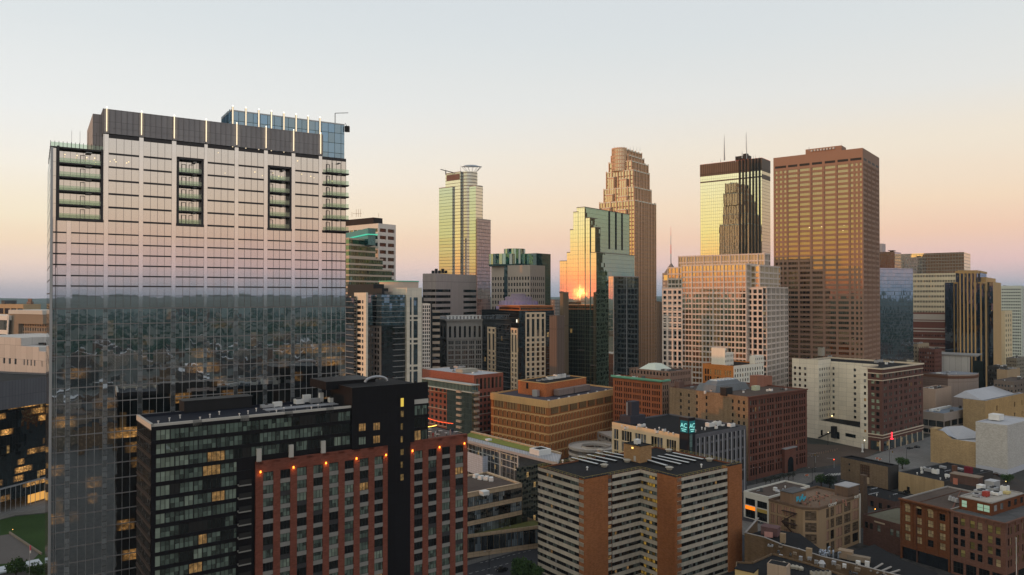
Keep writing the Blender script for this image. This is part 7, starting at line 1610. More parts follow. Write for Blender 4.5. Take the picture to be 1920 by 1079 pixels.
    D = 560; b = simple('ochre_brick_hall', 'ochre brick hall under a large white sheeted roof', 'hall', 1846, D, 1804, 2000, 752, 37, dr=75); OB2 = wall('ochre_brick', (.47, .31, .14), .25, .9, brick=True); b.mi(OB2); z = b.z1; plainF(b, b.F[0], 0, z, wall('tan_theatre_brick', (.43, .31, .17), .25)); punched(b, b.F[1], 0, z, [(b.F[1].ux(p)-1.2, b.F[1].ux(p)+1.2) for p in (1868, 1901)]+[(70, 72)], sorted([(z-9.5, z-5.5), (z-18, z-14)]), OB2, None, .5, [(G_DARK, 1)], (0, 1)); rest_plain(b, OB2); b.roof(M_ROOFW, par=.4, th=.6, capm=M_ROOFW); m = MB(); F = b.F[1]; m.poly([F.p(0, z+.1, -2), F.p(F.L, z+.1, -2), F.p(F.L, z+5, -18), F.p(10, z+5, -18)]); m.poly([F.p(0, z+.1, -2), F.p(10, z+5, -18), F.p(4, z+.1, -24)]); m.build('white_sheeted_roof', M_ROOFW, b.root); b.finish(False)
    # low office ramp with ribbon windows, arena
    D = 560; b = simple('ribbon_window_office', 'low mauve-grey office with two dark ribbon window storeys and blue-grey roof', 'office building', 1769, D, 1724, 1860, 776, 37, dr=48); MG = wall('mauve_concrete', (.30, .255, .225), .1); b.mi(MG); z = b.z1; [punched(b, b.F[i], 0, z, reg(b.F[i].L, 3 if i == 0 else 4, .97, .3), sorted([(z-10.6, z-6), (z-18, z-13.2), (1, 4)]), MG, None, .8, [(G_DARK, 1)], (3, 0)) for i in (0, 1)]; rest_plain(b, MG); b.roof(wall('blue_grey_roof', (.17, .20, .24), .15), par=.6, th=.8, capm=MG); clutter(b, z-.6, 4, seed=6); p = b.rp(.5, .75); m = MB(); m.box((p.x, p.y, z-.5), 34, 2, 1.6, b.ang()); m.build('roof_screen', M_WHITE, b.root); b.finish(True, wname='concrete_wall')
    D = 650; cc = col(1788, 690); t = Bld('curved_arena', 'curved pinkish masonry arena with brown rim and tall white rear wall', 'arena', box4(1776, D, 1728, 1824, 30, dr=48), zat(1776, 703, D)); PK2 = wall('pink_masonry', (.33, .26, .225), .1, joint=(9, 30, .15)); t.mi(PK2); plainF(t, t.F[0], 0, t.z1, wall('brown_masonry', (.19, .135, .115), .15, joint=(60, 2, .12))); z = t.z1; m = MB(); q0, q1 = t.F[1].P, t.F[1].Q; prev = q0; cap = MB(); pts = [t.F[0].P, q0]
    for k in range(1, 13):
        s = k/12; q = q0.lerp(q1, s)+t.F[1].n*(9*math.sin(math.pi*s)); G_ = Face(prev, q); m.wallq(G_, 0, G_.L, 0, z); cap.fbox(G_, 0, G_.L, z-3.4, z-1.2, 0, .35); prev = q; pts.append(q)
    m.build('curved_wall', PK2, t.root); cap.fbox(t.F[0], 0, t.F[0].L, z-3.4, z-1.2, 0, .3); cap.build('brown_rim', wall('brown_rim', (.14, .07, .045), .1), t.root); rm = MB(); rm.poly([(p.x, p.y, z-1) for p in pts+[t.F[3].P]]); rm.build('roof', wall('light_grey_roof', (.24, .25, .27), .2), t.root); m = MB(); G_ = Face(col(1746, 725), col(1818, 705)); zz = zat(1780, 667, 715); m.wallq(G_, 0, G_.L, 0, zz); m.fbox(G_, -1, G_.L+6, zz, zz+1.2, -30, 1, 1); m.build('rear_wall', [wall('white_ribbed', (.50, .49, .47), .06, joint=(5, 50, .1)), wall('grey_slab', (.26, .25, .24), .1)], t.root); clutter(t, z-1, 7, seed=41, s=(1.5, 4)); m = MB(); G_ = Face(col(1824, 700), col(1843, 690)); m.wallq(G_, 0, G_.L, 0, zat(1830, 676, 700)); m.build('dark_fly_tower', wall('green_black', (.015, .022, .02), .2), t.root); t.finish(False)
    # small pink block next to hotel, low blocks further right
    extra = [('small_pink_block', 'small blank pink-beige block directly right of the brown brick hotel', 1753, 600, 1724, 1765, 730, (.42, .31, .24), 'office building', 30),
             ('low_tan_block', 'blank tan block with dark left side below the slim beige tower', 1888, 660, 1868, 1935, 694, (.38, .28, .18), 'office building', 30), ('low_dark_shed', 'dark shed at the foot of the gold-finned tower', 1872, 700, 1850, 1892, 688, (.05, .045, .04), 'shed', 20),
             ('brown_plant_block', 'beige gabled block between the slate slab and the curved arena', 1720, 720, 1690, 1748, 645, (.33, .26, .18), 'office building', 25), ('maroon_annex', 'maroon annex in front of the banded brick block', 1752, 700, 1722, 1765, 655, (.14, .06, .045), 'office building', 15),
             ('grey_low_office', 'low grey office with terrace bands at the right edge beneath the pale green tower', 1905, 820, 1885, 1960, 672, (.22, .2, .16), 'office building', 30), ('low_far_hall', 'low brown hall with pale roof ridge at the right edge', 1900, 600, 1862, 1990, 716, (.15, .12, .10), 'hall', 40)]
    for k, (nm, lab, xc, D, xl, xr, yt, cl, cat, dr) in enumerate(extra):
        s = simple(nm, lab, cat, xc, D, xl, xr, yt, 38, dr=dr); w_ = wall('extra_wall_%d' % k, cl, .15); s.mi(w_); z = s.z1
        for i in (0, 1):
            if k in (0, 1): plainF(s, s.F[i], 0, z, w_)
            else: punched(s, s.F[i], 0, z, reg(s.F[i].L, 6, .5, .5), floors(0, z-2, max(2, int(z/4)), .45), w_, None, .4, [(G_DARK, .8), (G_GREY, .2)], (0, 0))
        rest_plain(s, w_); s.roof(M_ROOFG if k % 2 else M_ROOFB, par=.6); clutter(s, z-.6, 6, seed=50+k, s=(1.5, 3.5)); s.finish(False)
lower_right()

def foreground_roofs():
    # long brick-walled building with kinked parapet across the bottom
    Z = 15.0; px = [(1396, 1004), (1433, 1013), (1466, 1027), (1500, 1036), (1540, 1049), (1595, 1062), (1660, 1079), (1720, 1094)]
    fr = [gp(x, y, Z).to_2d() for x, y in px]; n = V((.5, .85)).normalized(); bk = [gp(x, y, Z).to_2d() for x, y in ((1760, 1075), (1690, 1048), (1640, 1020), (1560, 1045), (1500, 1000), (1440, 990))]
    t = thing('long_brick_workshop', 'long low brick workshop with kinked parapet, chimneys and metal ducts, bottom right', 'workshop', (fr[3].x, fr[3].y, 0)); BR = wall('olive_brown_brick', (.17, .115, .07), .45, .9, brick=True); CP = wall('pale_coping', (.3, .28, .26), .1)
    m = MB(); cp = MB()
    for i in range(len(fr)-1): F = Face(fr[i], fr[i+1]); m.wallq(F, 0, F.L, 0, Z+.9); m.wallq(F, 0, F.L, Z-.5, Z+.9, -.5); cp.fbox(F, -.05, F.L+.05, Z+.9, Z+1.08, -.6, .1)
    F = Face(fr[0]+n*22, fr[0]); m.wallq(F, 0, F.L, 0, Z+.9); cp.fbox(F, 0, F.L, Z+.9, Z+1.08, -.6, .1); m.build('brick_wall', BR, t); cp.build('coping', CP, t)
    m = MB(); m.poly([(p.x, p.y, Z-.2) for p in fr]+[(p.x, p.y, Z-.2) for p in bk]); m.build('roof', M_ROOF, t)
    B = type('B', (), {})(); B.root = t
    def u(px_, py_, sx, sy, h, mt, nm='rooftop_unit', fans=0, ang=-.6): unit(B, gp(px_, py_, Z+.5), Z-.2, sx, sy, h, ang, mt, nm, fans)
    u(1445, 1000, 6, 4.5, 3.0, wall('plum_hut', (.14, .08, .08), .3), 'roof_hut'); q = gp(1436, 1001, Z+1); m = MB(); m.box(q+V((.2, -2.4, -.6)), 3.0, .15, 2, -.35); m.build('pink_panel', wall('pink_graffiti', (.45, .24, .22), .3), t)
    for x, y in ((1468, 1015), (1517, 1044)): u(x, y, 1.8, 1.4, 3.2, wall('chimney_brick', (.30, .22, .14), .3), 'chimney')
    rr = random.Random(4)
    for k in range(16):
        p = gp(1533+rr.uniform(0, 42), 1040+rr.uniform(-2, 9), Z); m = MB(); hh = rr.uniform(.8, 2.2); m.tube(p, p+V((0, 0, hh)), .28, n=7); m.tube(p+V((0, 0, hh)), p+V((rr.uniform(-1, 1), rr.uniform(-1, 1), hh+.3)), .3, n=7); m.build('vent_pipe', wall('blue_steel', (.30, .34, .40), .3, .4, metal=.5), t)
    u(1586, 1044, 4.4, 3, 2.6, wall('tan_hut', (.27, .20, .14), .2), 'roof_hut'); u(1610, 1050, 7, 2, 1.7, wall('tan_wall', (.22, .175, .13), .2), 'roof_wall')
    for x, y in ((1609, 1059), (1626, 1060)): u(x, y, 1.3, .9, 1.6, M_WHITE, 'rooftop_unit')
    for k in range(26):
        x = rr.uniform(1440, 1690); y0 = 1012+(x-1440)*.27; u(x, y0+rr.uniform(4, 22), rr.uniform(.5, 1.8), rr.uniform(.5, 1.4), rr.uniform(.3, 1.1), rr.choice((M_METAL, M_ROOFG, M_WHITE, wall('tan_wall', (.22, .175, .13), .2))), fans=rr.choice((0, 1, 0)))
    for k in range(3): 
        a_, c_ = gp(1632+k*12, 1072+k*4, Z+.2), gp(1655+k*16, 1058+k*6, Z+.2); m = MB(); d = c_-a_; m.box((a_+c_)/2, d.length, .5, .35, math.atan2(d.y, d.x)); m.build('roof_kerb', CP, t)
    # black roof nearer the camera with beige stair box
    Z2 = 22.0; px = [(1380, 1056), (1410, 1057), (1448, 1040), (1520, 1060), (1580, 1080), (1640, 1100)]; fr = [gp(x, y, Z2).to_2d() for x, y in px]
    t = thing('black_roofed_block', 'black-roofed block with a beige stairhead box and pale roof vents at the bottom edge', 'building', (fr[2].x, fr[2].y, 0)); nr = [gp(x, y, Z2).to_2d() for x, y in ((1640, 1180), (1370, 1180))]
    m = MB(); pts = nr[::-1]+fr[::-1] if False else fr+nr; m.poly([(p.x, p.y, Z2) for p in pts]); m.build('roof', M_ROOF, t); m = MB()
    pp = pts[::-1]
    for i in range(len(pp)): F = Face(pp[i], pp[(i+1) % len(pp)]); m.wallq(F, 0, F.L, 0, Z2+.3); m.fbox(F, 0, F.L, Z2, Z2+.5, -.35, 0)
    m.build('wall', BR, t); B.root = t
    def u2(px_, py_, sx, sy, h, mt, nm='rooftop_unit', fans=0, ang=.35, z=Z2): unit(B, gp(px_, py_, z), z, sx, sy, h, ang, mt, nm, fans)
    p = gp(1460, 1086, Z2); m = MB(); TNp = wall('beige_stair_box', (.38, .29, .22), .12, .8, joint=(3.2, 9, .06)); m.box(p, 5.6, 3.8, 4.6, -.62, 0); 
    m.box(p+V((0, 0, 4.6)), 4.9, 3.1, .06, -.62, 1); m.build('stairhead', [TNp, M_ROOF], t)
    p = gp(1400, 1086, Z2); m = MB(); m.box(p, 5.4, 4.4, 3.0, -.62, 0); m.box(p+V((0, 0, 3)), 5.8, 4.8, .25, -.62, 1); m.build('roof_hut', [wall('yellow_hut', (.50, .38, .18), .1), M_ROOF], t)
    for x, y in ((1478, 1063), (1487, 1066), (1494, 1067), (1502, 1069), (1470, 1060)): q = gp(x, y, Z2); m = MB(); m.tube(q, q+V((0, 0, .7)), .7, .8, n=10); m.tube(q+V((0, 0, .7)), q+V((0, 0, 1.1)), .8, .3, n=10); m.build('roof_fan', wall('beige_metal', (.40, .37, .31), .2, .6), t)
    q = gp(1541, 1066, Z2); m = MB(); m.tube(q, q+V((0, 0, 1.6)), .7, n=10); m.tube(q+V((0, 0, 1.6)), q+V((0, 0, 2.4)), 1.1, .5, n=10); m.build('roof_fan', M_METAL, t)
    for x in (1525, 1534, 1543, 1552): u2(x, 1079, 1.6, 1.2, 1.0, wall('beige_metal', (.40, .37, .31), .2, .6), fans=1)
foreground_roofs()

# ---------------- streets and things on them ----------------
WK[0] = 1.0
def streets():
    AS = wall('asphalt', (.055, .056, .062), .25, .95); SWK = wall('sidewalk_concrete', (.20, .19, .175), .2, .95, joint=(2, 2, .04)); PL = wall('plaza_paving', (.22, .215, .205), .25, .95, joint=(3, 3, .06)); ME = wall('road_paint', (.60, .60, .56), .15, .8); RDK = wall('brown_street_paving', (.10, .075, .06), .3, .95)
    def sheet(name, px, z, mat, kerb=0):
        m = MB(); pts = [gp(x, y, z) for x, y in px]; m.poly(pts)
        if kerb:
            for i in range(len(pts)): a, c = pts[i], pts[(i+1) % len(pts)]; m.quad((a.x, a.y, 0), (c.x, c.y, 0), c, a)
        return struct(name, m, mat)
    sheet('road', [(840, 1100), (840, 1062), (1010, 1022), (1060, 1020), (1060, 1140), (840, 1200)], .02, AS)
    sheet('pavement', [(840, 1062), (1010, 1016), (1010, 1022), (840, 1070)], .14, SWK, 1)
    sheet('intersection_road', [(1385, 960), (1500, 895), (1545, 880), (1700, 850), (1760, 840), (1760, 870), (1700, 885), (1580, 905), (1520, 920), (1440, 1010), (1380, 1050)], .02, AS)
    sheet('plaza', [(1600, 866), (1745, 818), (1900, 800), (1900, 860), (1720, 884), (1660, 890)], .14, PL, 1)
    sheet('street', [(1512, 880), (1500, 832), (1660, 838), (1620, 862), (1575, 870)], .03, RDK)
    sheet('pavement', [(1400, 912), (1500, 888), (1545, 886), (1520, 905), (1440, 925), (1400, 930)], .15, SWK, 1)
    sheet('forecourt', [(1385, 975), (1440, 985), (1440, 1005), (1420, 1012), (1385, 1000)], .14, SWK, 1)
    sheet('car_park', [(1823, 882), (1900, 895), (1920, 905), (1920, 930), (1840, 920), (1790, 905), (1790, 890)], .03, wall('car_park_tar', (.06, .05, .045), .3))
    for k in range(9):      # crossing bars
        a = gp(1546+k*3.6*1.4, 893-k*.35, .03); m = MB(); d = gp(1556+k*5, 888.5-k*.3, .03)-a; m.box((a+d*.5), d.length, .55, .004, math.atan2(d.y, d.x)); struct('crossing_mark', m, ME)
    for (x0, y0, x1, y1) in ((900, 1056, 1000, 1031), (880, 1076, 990, 1047), (1420, 985, 1470, 940), (1560, 905, 1700, 875)):
        m = MB(); a, c = gp(x0, y0, .03), gp(x1, y1, .03)
        for k in range(10): p, q = a.lerp(c, k/10), a.lerp(c, k/10+.05); d = q-p; m.box((p+q)/2, d.length, .18, .004, math.atan2(d.y, d.x))
        struct('lane_mark', m, ME)
    # lawn and path, left bottom
    GRS = wall('lawn_grass', (.026, .056, .013), .5, 1); sheet('lawn', [(-80, 1020), (-60, 990), (30, 968), (120, 960), (120, 1120), (-80, 1130)], .10, GRS, 1)
    sheet('path', [(-60, 975), (90, 950), (120, 950), (120, 958), (30, 966), (-60, 990)], .12, SWK, 1)
    sheet('path', [(-20, 1008), (22, 1001), (75, 1036), (60, 1052), (0, 1058), (-40, 1070)], .14, wall('path_paving', (.12, .11, .105), .2), 1)
    sheet('forecourt', [(0, 930), (100, 915), (140, 930), (100, 950), (0, 968)], .13, PL, 1)
streets()

# cars
def car_proto(colr, name='car', h=1.45, L=4.5, suv=False):
    root = bpy.data.objects.new('parked_car', None); C.objects.link(root)
    prof = [(-2.2, .35), (-2.25, .75), (-2.1, .92), (-1.25, 1.0), (-.75, h), (.75, h+.02), (1.55, 1.0 if not suv else 1.35), (2.15, .95), (2.25, .6), (2.2, .35)]
    m = MB(); W = .88
    def P(x, z, s): w = W if z < 1.02 else W*.82; return (x, s*w, z)
    for i in range(len(prof)-1):
        (a, b_), (c, d) = prof[i], prof[i+1]; g = 1 if (b_ > .98 or d > .98) and abs(d-b_) > .2 else 0; m.quad(P(a, b_, -1), P(c, d, -1), P(c, d, 1), P(a, b_, 1), g)
    for s in (-1, 1):
        m.poly([P(x, z, s) for x, z in prof if z <= 1.0+.4*suv or True][:0] or [P(-2.2, .35, s), P(-2.25, .75, s), P(-2.1, .92, s), P(-1.25, 1.0, s), P(1.55, 1.0, s), P(2.15, .95, s), P(2.25, .6, s), P(2.2, .35, s)], 0)
        m.poly([P(-1.25, 1.0, s), P(-.75, h, s), P(.75, h+.02, s), P(1.55, 1.0, s)], 1)
    m.build('body', [wall('car_paint_'+name, colr, .05, .25), G_DARK], root)
    for sx in (-1.4, 1.4):
        for sy in (-1, 1): m = MB(); m.tube((sx, sy*.72, .34), (sx, sy*.92, .34), .34, n=12); w = m.build('wheel', M_FRAME, root)
    for sy in (-1, 1):
        m = MB(); m.box((-2.24, sy*.6, .62), .06, .32, .16); m.build('headlight', M_WHITE, root); m = MB(); m.box((2.24, sy*.6, .72), .06, .32, .16); m.build('tail_light', wall('tail_red', (.4, .02, .02), .05), root)
    return root
def cars():
    cols = {'white': (.62, .62, .62), 'pale_blue': (.45, .55, .60), 'dark': (.02, .02, .024), 'brown': (.10, .06, .045), 'black': (.012, .012, .014), 'silver': (.35, .36, .37)}
    pr = {k: car_proto(v, k) for k, v in cols.items()}; used = set()
    def put(k, px, py, rz, label, lit=False):
        src = pr[k]
        if k in used:
            o = src.copy(); C.objects.link(o)
            for ch in src.children: c = ch.copy(); C.objects.link(c); c.parent = o
        else: o = src; used.add(k)
        p = gp(px, py, .15); o.location = p; o.rotation_euler = (0, 0, rz); tag(o, label, 'car', 'cars'); return o
    put('white', 1832, 885, 2.5, 'white car, left one of the pair beside the windowless pale grey box')
    put('pale_blue', 1846, 887, 2.5, 'pale blue car parked right beside the white car at the pale grey box')
    put('brown', 1868, 891, 2.6, 'brown car parked between the pale blue car and the black pickup')
    put('black', 1879, 894, 2.6, 'black car at the right end of the row below the pale grey box')
    put('dark', 1847, 901, 2.6, 'dark car parked alone in the middle of the tar lot')
    o = put('dark', 941, 1071, .55, 'dark car with glowing red tail lights driving along the street by the library')
    for ch in o.children:
        if ch.name.startswith('tail_light'):
            m = MB(); m.box((0, 0, 0), .1, .35, .2); x = m.build('tail_lamp_glow', emis('tail_glow', (1, .03, .02), 4), o); x.location = (2.28, .6 if 'light' in ch.name and ch.name.endswith('light') else -.6, .66)
    put('silver', 916, 1086, .55, 'silver car at the bottom edge on the street by the library')
    put('black', 1706, 842, .4, 'black car parked at the kerb along the brown hotel front')
    put('dark', 1719, 840, .4, 'second dark car behind the black one at the hotel kerb')
    put('silver', 1722, 905, .3, 'silver car in the alley below the flat-roofed workshop')
    put('black', 1700, 925, .3, 'black car in the alley beneath the white lit wall lamp')
    put('white', 1420, 978, .9, 'white car on the street in front of the white garage') if False else None
cars()

def lamp_proto():
    root = bpy.data.objects.new('street_lamp', None); C.objects.link(root); m = MB(); m.tube((0, 0, 0), (0, 0, 9), .12, .07, n=8); m.tube((0, 0, 0), (0, 0, .6), .25, .2, n=8); m.build('pole', M_DARK, root)
    m = MB(); m.tube((0, 0, 8.8), (1.6, 0, 9.3), .05, n=5); m.tube((0, 0, 8.8), (-1.6, 0, 9.3), .05, n=5); m.build('arm', M_DARK, root)
    for s in (-1, 1): m = MB(); m.box((1.8*s, 0, 9.2), .7, .3, .14); m.build('lamp_head', M_METAL, root)
    return root
def street_lamps():
    pr = lamp_proto(); first = True
    for (px, py, rz, lab) in ((1827, 879, 0, 'double-armed lamp post against the tan theatre wall'), (1700, 866, .3, 'lamp post on the plaza in front of the hotel shopfronts'), (1668, 868, .3, 'lamp post left on the plaza near the orange barriers'), (949, 1030, .5, 'lamp post on the pavement below the library'), (917, 1079, .5, 'lamp post with signal arm at the bottom by the library street'),
                             (1552, 835, 0, 'lamp post beside the outside stair of the cream hotel wall'), (1620, 845, 0, 'lamp post at the hotel corner next to the white sculpture'), (1528, 885, 0, 'lamp post on the corner below the arched stone entrance'), (1523, 908, 0, 'lamp post behind the derelict loft roof'), (1419, 908, 0, 'lamp post at the foot of the brown stone street front'), (1770, 850, 0, 'lamp post at the far end of the plaza')):
        if first: o = pr; first = False
        else:
            o = pr.copy(); C.objects.link(o)
            for ch in pr.children: c = ch.copy(); C.objects.link(c); c.parent = o
        o.location = gp(px, py, 0); o.rotation_euler = (0, 0, rz); tag(o, lab, 'street lamp', 'street lamps')
    for (px, py, z, nm, lab, c, e, s) in ((1553, 811, 8.5, 'globe_lamp', 'glowing white globe lamp by the cream hotel side wall', (1, .85, .55), 5, .6), (1621, 826, 8.5, 'globe_lamp', 'glowing white globe lamp at the corner of the brown hotel', (1, .88, .62), 6, .8), (1626, 917, 4.5, 'wall_flood', 'bright floodlight on the alley wall of the blank brick block', (1, .75, .45), 7, .6),
                                      (1587, 908, 4.5, 'wall_flood', 'small floodlight on the roof edge behind the derelict loft', (1, .8, .5), 6, .4), (1641, 955, 4, 'yard_lamp', 'orange yard lamp in the car park beside the low brown shop', (1, .42, .06), 6, .4), (1675, 930, 3, 'yard_lamp', 'small yellow lamp at the alley end near the workshop', (1, .7, .2), 4, .3), (1886, 903, 3, 'yard_lamp', 'yellow lamp beside the bushes near the black parked car', (1, .75, .25), 4, .35), (104*0+1645, 928, 3, 'tail_marker', 'red light in the alley behind the round chimney', (1, .1, .05), 4, .25), (24, 993, 1, 'path_light', 'small amber path light on the lawn at the left edge', (1, .6, .15), 4, .25)):
        p = gp(px, py, z); m = MB(); m.tube((p.x, p.y, 0), (p.x, p.y, z), .08, n=6); n = 8; m2 = MB()
        t = thing(nm, lab, 'lamp', (p.x, p.y, 0)); m.build('post', M_DARK, t)
        for i in range(6):
            z0, z1 = -math.cos(math.pi*i/6)*s*.5, -math.cos(math.pi*(i+1)/6)*s*.5; r0, r1 = math.sin(math.pi*i/6)*s*.5+.01, math.sin(math.pi*(i+1)/6)*s*.5+.01; m2.tube((p.x, p.y, z+z0), (p.x, p.y, z+z1), r0, r1, n=10, cap=False)
        m2.build('lamp_globe', emis('globe_%s_%d' % (nm, int(c[1]*100)), c, e), t); ld = bpy.data.lights.new('lamp_light', 'POINT'); ld.energy = 90*s; ld.color = c; ld.shadow_soft_size = .3; o = bpy.data.objects.new('lamp_light', ld); C.objects.link(o); o.parent = t; o.location = (-1*0, -1.2, z-.4)
    # traffic signal
    for (px, py, lab, red) in ((1564, 878, 'traffic signal showing red at the crossing', True), (1529, 868, 'traffic signal pole beside the corner of the stone block', False), (1674, 862, 'pair of tall traffic poles on the plaza edge', False)):
        p = gp(px, py, 0); t = thing('traffic_signal', lab, 'traffic light', p); m = MB(); m.tube(p, p+V((0, 0, 6)), .12, n=6); m.tube(p+V((0, 0, 5.6)), p+V((-4, 1, 5.9)), .07, n=5); m.build('pole', M_METAL, t); m = MB(); m.box(p+V((-.3, -.2, 4.4)), .5, .35, 1.2); o = m.build('signal_head', wall('signal_yellow', (.25, .15, .02), .1), t)
        m = MB(); m.tube(p+V((-.3, -.4, 5.3)), p+V((-.3, -.46, 5.3)), .28 if red else .14, n=8); m.build('signal_lens', emis('signal_red', (1, .06, .03), 5) if red else M_DARK, o)
    p = gp(1617, 848, 0); t = thing('white_sculpture', 'white totem-like sculpture on the corner in front of the hotel', 'sculpture', p); m = MB()
    for k, (rad, h) in enumerate(((.9, .6), (.55, 1.8), (.8, .9), (.45, 1.2), (.6, .8))): z = sum(x[1] for x in ((.9, .6), (.55, 1.8), (.8, .9), (.45, 1.2), (.6, .8))[:k]); m.tube(p+V((0, 0, z)), p+V((0, 0, z+h)), rad, rad*.8, n=9)
    m.build('sculpture_body', M_WHITE, t)
    rr = random.Random(6); first = None
    for k in range(14):
        p = gp(1515+k*4.2, 856-k*.9+rr.uniform(-1, 1), 0); m = MB()
        if first is None: m.tube((0, 0, 0), (0, 0, 1.1), .28, .2, n=8); first = m.build('traffic_barrel', wall('barrel_orange', (.34, .24, .18), .2)); o = first
        else: o = first.copy(); C.objects.link(o)
        o.location = p; tag(o, 'pale orange traffic barrel, one of a line across the brown street', 'traffic barrel', 'traffic barrels across the street')
    for (px, py, lab) in ((1645, 862, 'left orange and white road barrier on the plaza'), (1650, 864, 'right orange and white road barrier on the plaza'), (1513, 894, 'orange construction fence panel under the arched entrance')):
        p = gp(px, py, 0); m = MB(); m.box(p+V((0, 0, .5)), 2.6, .12, .7, .4, 0); m.box(p+V((-1, 0, 0)), .1, .8, 1.2, .4, 1); m.box(p+V((1, .3, 0)), .1, .8, 1.2, .4, 1); tag(m.build('road_barrier', [wall('barrier_orange', (.6, .17, .08), .2), M_WHITE]), lab, 'barrier')
    # brick chimney behind the derelict loft
    p = gp(1616, 975, 0); p = V((*col(1617, 340), 0)); zt = zat(1617, 893, 340); m = MB(); m.box(p, 2.6, 2.6, zt, .4, 0, .8); m.box(p+V((0, 0, zt)), 2.4, 2.4, .6, .4, 0); tag(m.build('brick_chimney', wall('chimney_dark_brick', (.13, .09, .065), .3, brick=True)), 'tall square brick chimney between the derelict loft and the blank brick block', 'chimney')
    p = V((*col(1902, 262), 0)); zt = zat(1902, 1010, 262); m = MB(); m.tube(p, (p.x, p.y, zt), .12, .07, n=6); m.tube((p.x, p.y, zt), (p.x, p.y, zt+.3), .12, n=6); tag(m.build('flagpole', M_WHITE), 'bare white pole in front of the mauve-brown corner building', 'flagpole')
    p = gp(55, 1100, 0); zt = zat(55, 1022, p.y); t = thing('flagpole', 'thin flagpole with a furled red and white flag beside the lawn', 'flagpole', p); m = MB(); m.tube(p, (p.x, p.y, zt), .14, .07, n=6); m.build('pole', M_METAL, t); m = MB(); m.box((p.x+.3, p.y, zt-2), .5, .12, 1.8); m.box((p.x+.3, p.y, zt-3), .4, .1, .9, 0, 1); m.build('flag', [wall('flag_red', (.5, .08, .12), .1), M_WHITE], t)
    a, c_ = gp(-20, 1072, 4), gp(76, 1052, 4); d = (c_-a); m = MB(); m.box(((a.x+c_.x)/2, (a.y+c_.y)/2, 3.4), d.length, 7, .5, math.atan2(d.y, d.x)); m.box(((a.x+c_.x)/2, (a.y+c_.y)/2, 0), d.length*.94, 5, 3.4, math.atan2(d.y, d.x), 1); tag(m.build('white_canopy', [wall('canopy_white', (.5, .55, .6), .08), wall('canopy_wall', (.16, .16, .17), .2)]), 'long low pavilion with a white canopy roof at the bottom left', 'pavilion')
    a, c_ = gp(18, 1000, .2), gp(78, 1040, .2); d = c_-a; m = MB(); m.box(((a.x+c_.x)/2, (a.y+c_.y)/2, 0), d.length, .5, .9, math.atan2(d.y, d.x)); tag(m.build('low_stone_wall', wall('low_wall_stone', (.2, .17, .14), .2)), 'low stone wall along the path on the lawn', 'wall')
street_lamps()

# trees
def tree(p, h, w, lab, seed=1, n=900, mat=(.045, .085, .025), name='leafy_tree', grp=None):
    rr = random.Random(seed); t = thing(name, lab, 'tree', p, grp); m = MB(); p = V(p); fork = p+V((0, 0, h*.35)); m.tube(p, fork, w*.05, w*.035, n=7)
    cl = []
    for k in range(7):
        a = 2*math.pi*k/7+rr.uniform(-.3, .3); e = fork+V((math.cos(a)*w*.28, math.sin(a)*w*.28, h*rr.uniform(.2, .45))); m.tube(fork, e, w*.025, w*.008, n=5); cl.append((e, w*rr.uniform(.18, .27)))
    cl.append((p+V((0, 0, h*.85)), w*.25)); m.build('trunk', wall('bark', (.06, .045, .035), .3), t); m = MB()
    for i in range(n):
        c, s = rr.choice(cl); d = V((rr.gauss(0, 1), rr.gauss(0, 1), rr.gauss(0, .8))).normalized()*s*rr.uniform(.5, 1.1); q = c+d; a = V((rr.gauss(0, 1), rr.gauss(0, 1), rr.gauss(0, 1))).normalized(); b_ = a.orthogonal().normalized(); z = rr.uniform(.16, .36)*w/6
        m.quad(q-a*z, q-b_*z*.7, q+a*z, q+b_*z*.7, rr.choice((0, 0, 1)))
    m.build('crown', [wall('leaf_'+str(int(mat[1]*1000)), mat, .3, .9), wall('leaf_b'+str(int(mat[1]*1000)), tuple(x*.6 for x in mat), .3, .9)], t)
tree(gp(978, 1096, 0), 9, 9, 'dark bushy tree at the foot of the banded apartment block', 1, 1500)
tree(gp(1003, 1100, 0), 7, 7, 'smaller dark tree right of the bushy one at the apartment block corner', 2)
tree(gp(1692, 880, 0), 6.5, 8, 'round green tree between the blank brick block and the flat-roofed workshop', 3, 1300)
tree(gp(1540, 915, 0), 7, 7, 'green tree behind the derelict loft roof, left one', 4)
tree(gp(1556, 917, 0), 7, 8, 'dark green tree behind the derelict loft roof, right one', 5, mat=(.02, .03, .018))
tree(gp(30, 1092, 0), 9, 7, 'dark tree in front of the white canopy, left of the flagpole', 6, 1100)
tree(gp(66, 1096, 0), 8, 6, 'dark tree in front of the white canopy, right of the flagpole', 7)
tree(gp(1889, 906, 0), 4.5, 7, 'bush beside the black parked car at the right', 8)
for k in range(7): tree(gp(1436+k*8.5, 912-k*1.9, 0), 5, 3.4, 'small street tree in the row along the brown stone front', 20+k, 260, (.02, .028, .015), 'street_tree', 'street trees along the brown stone front')

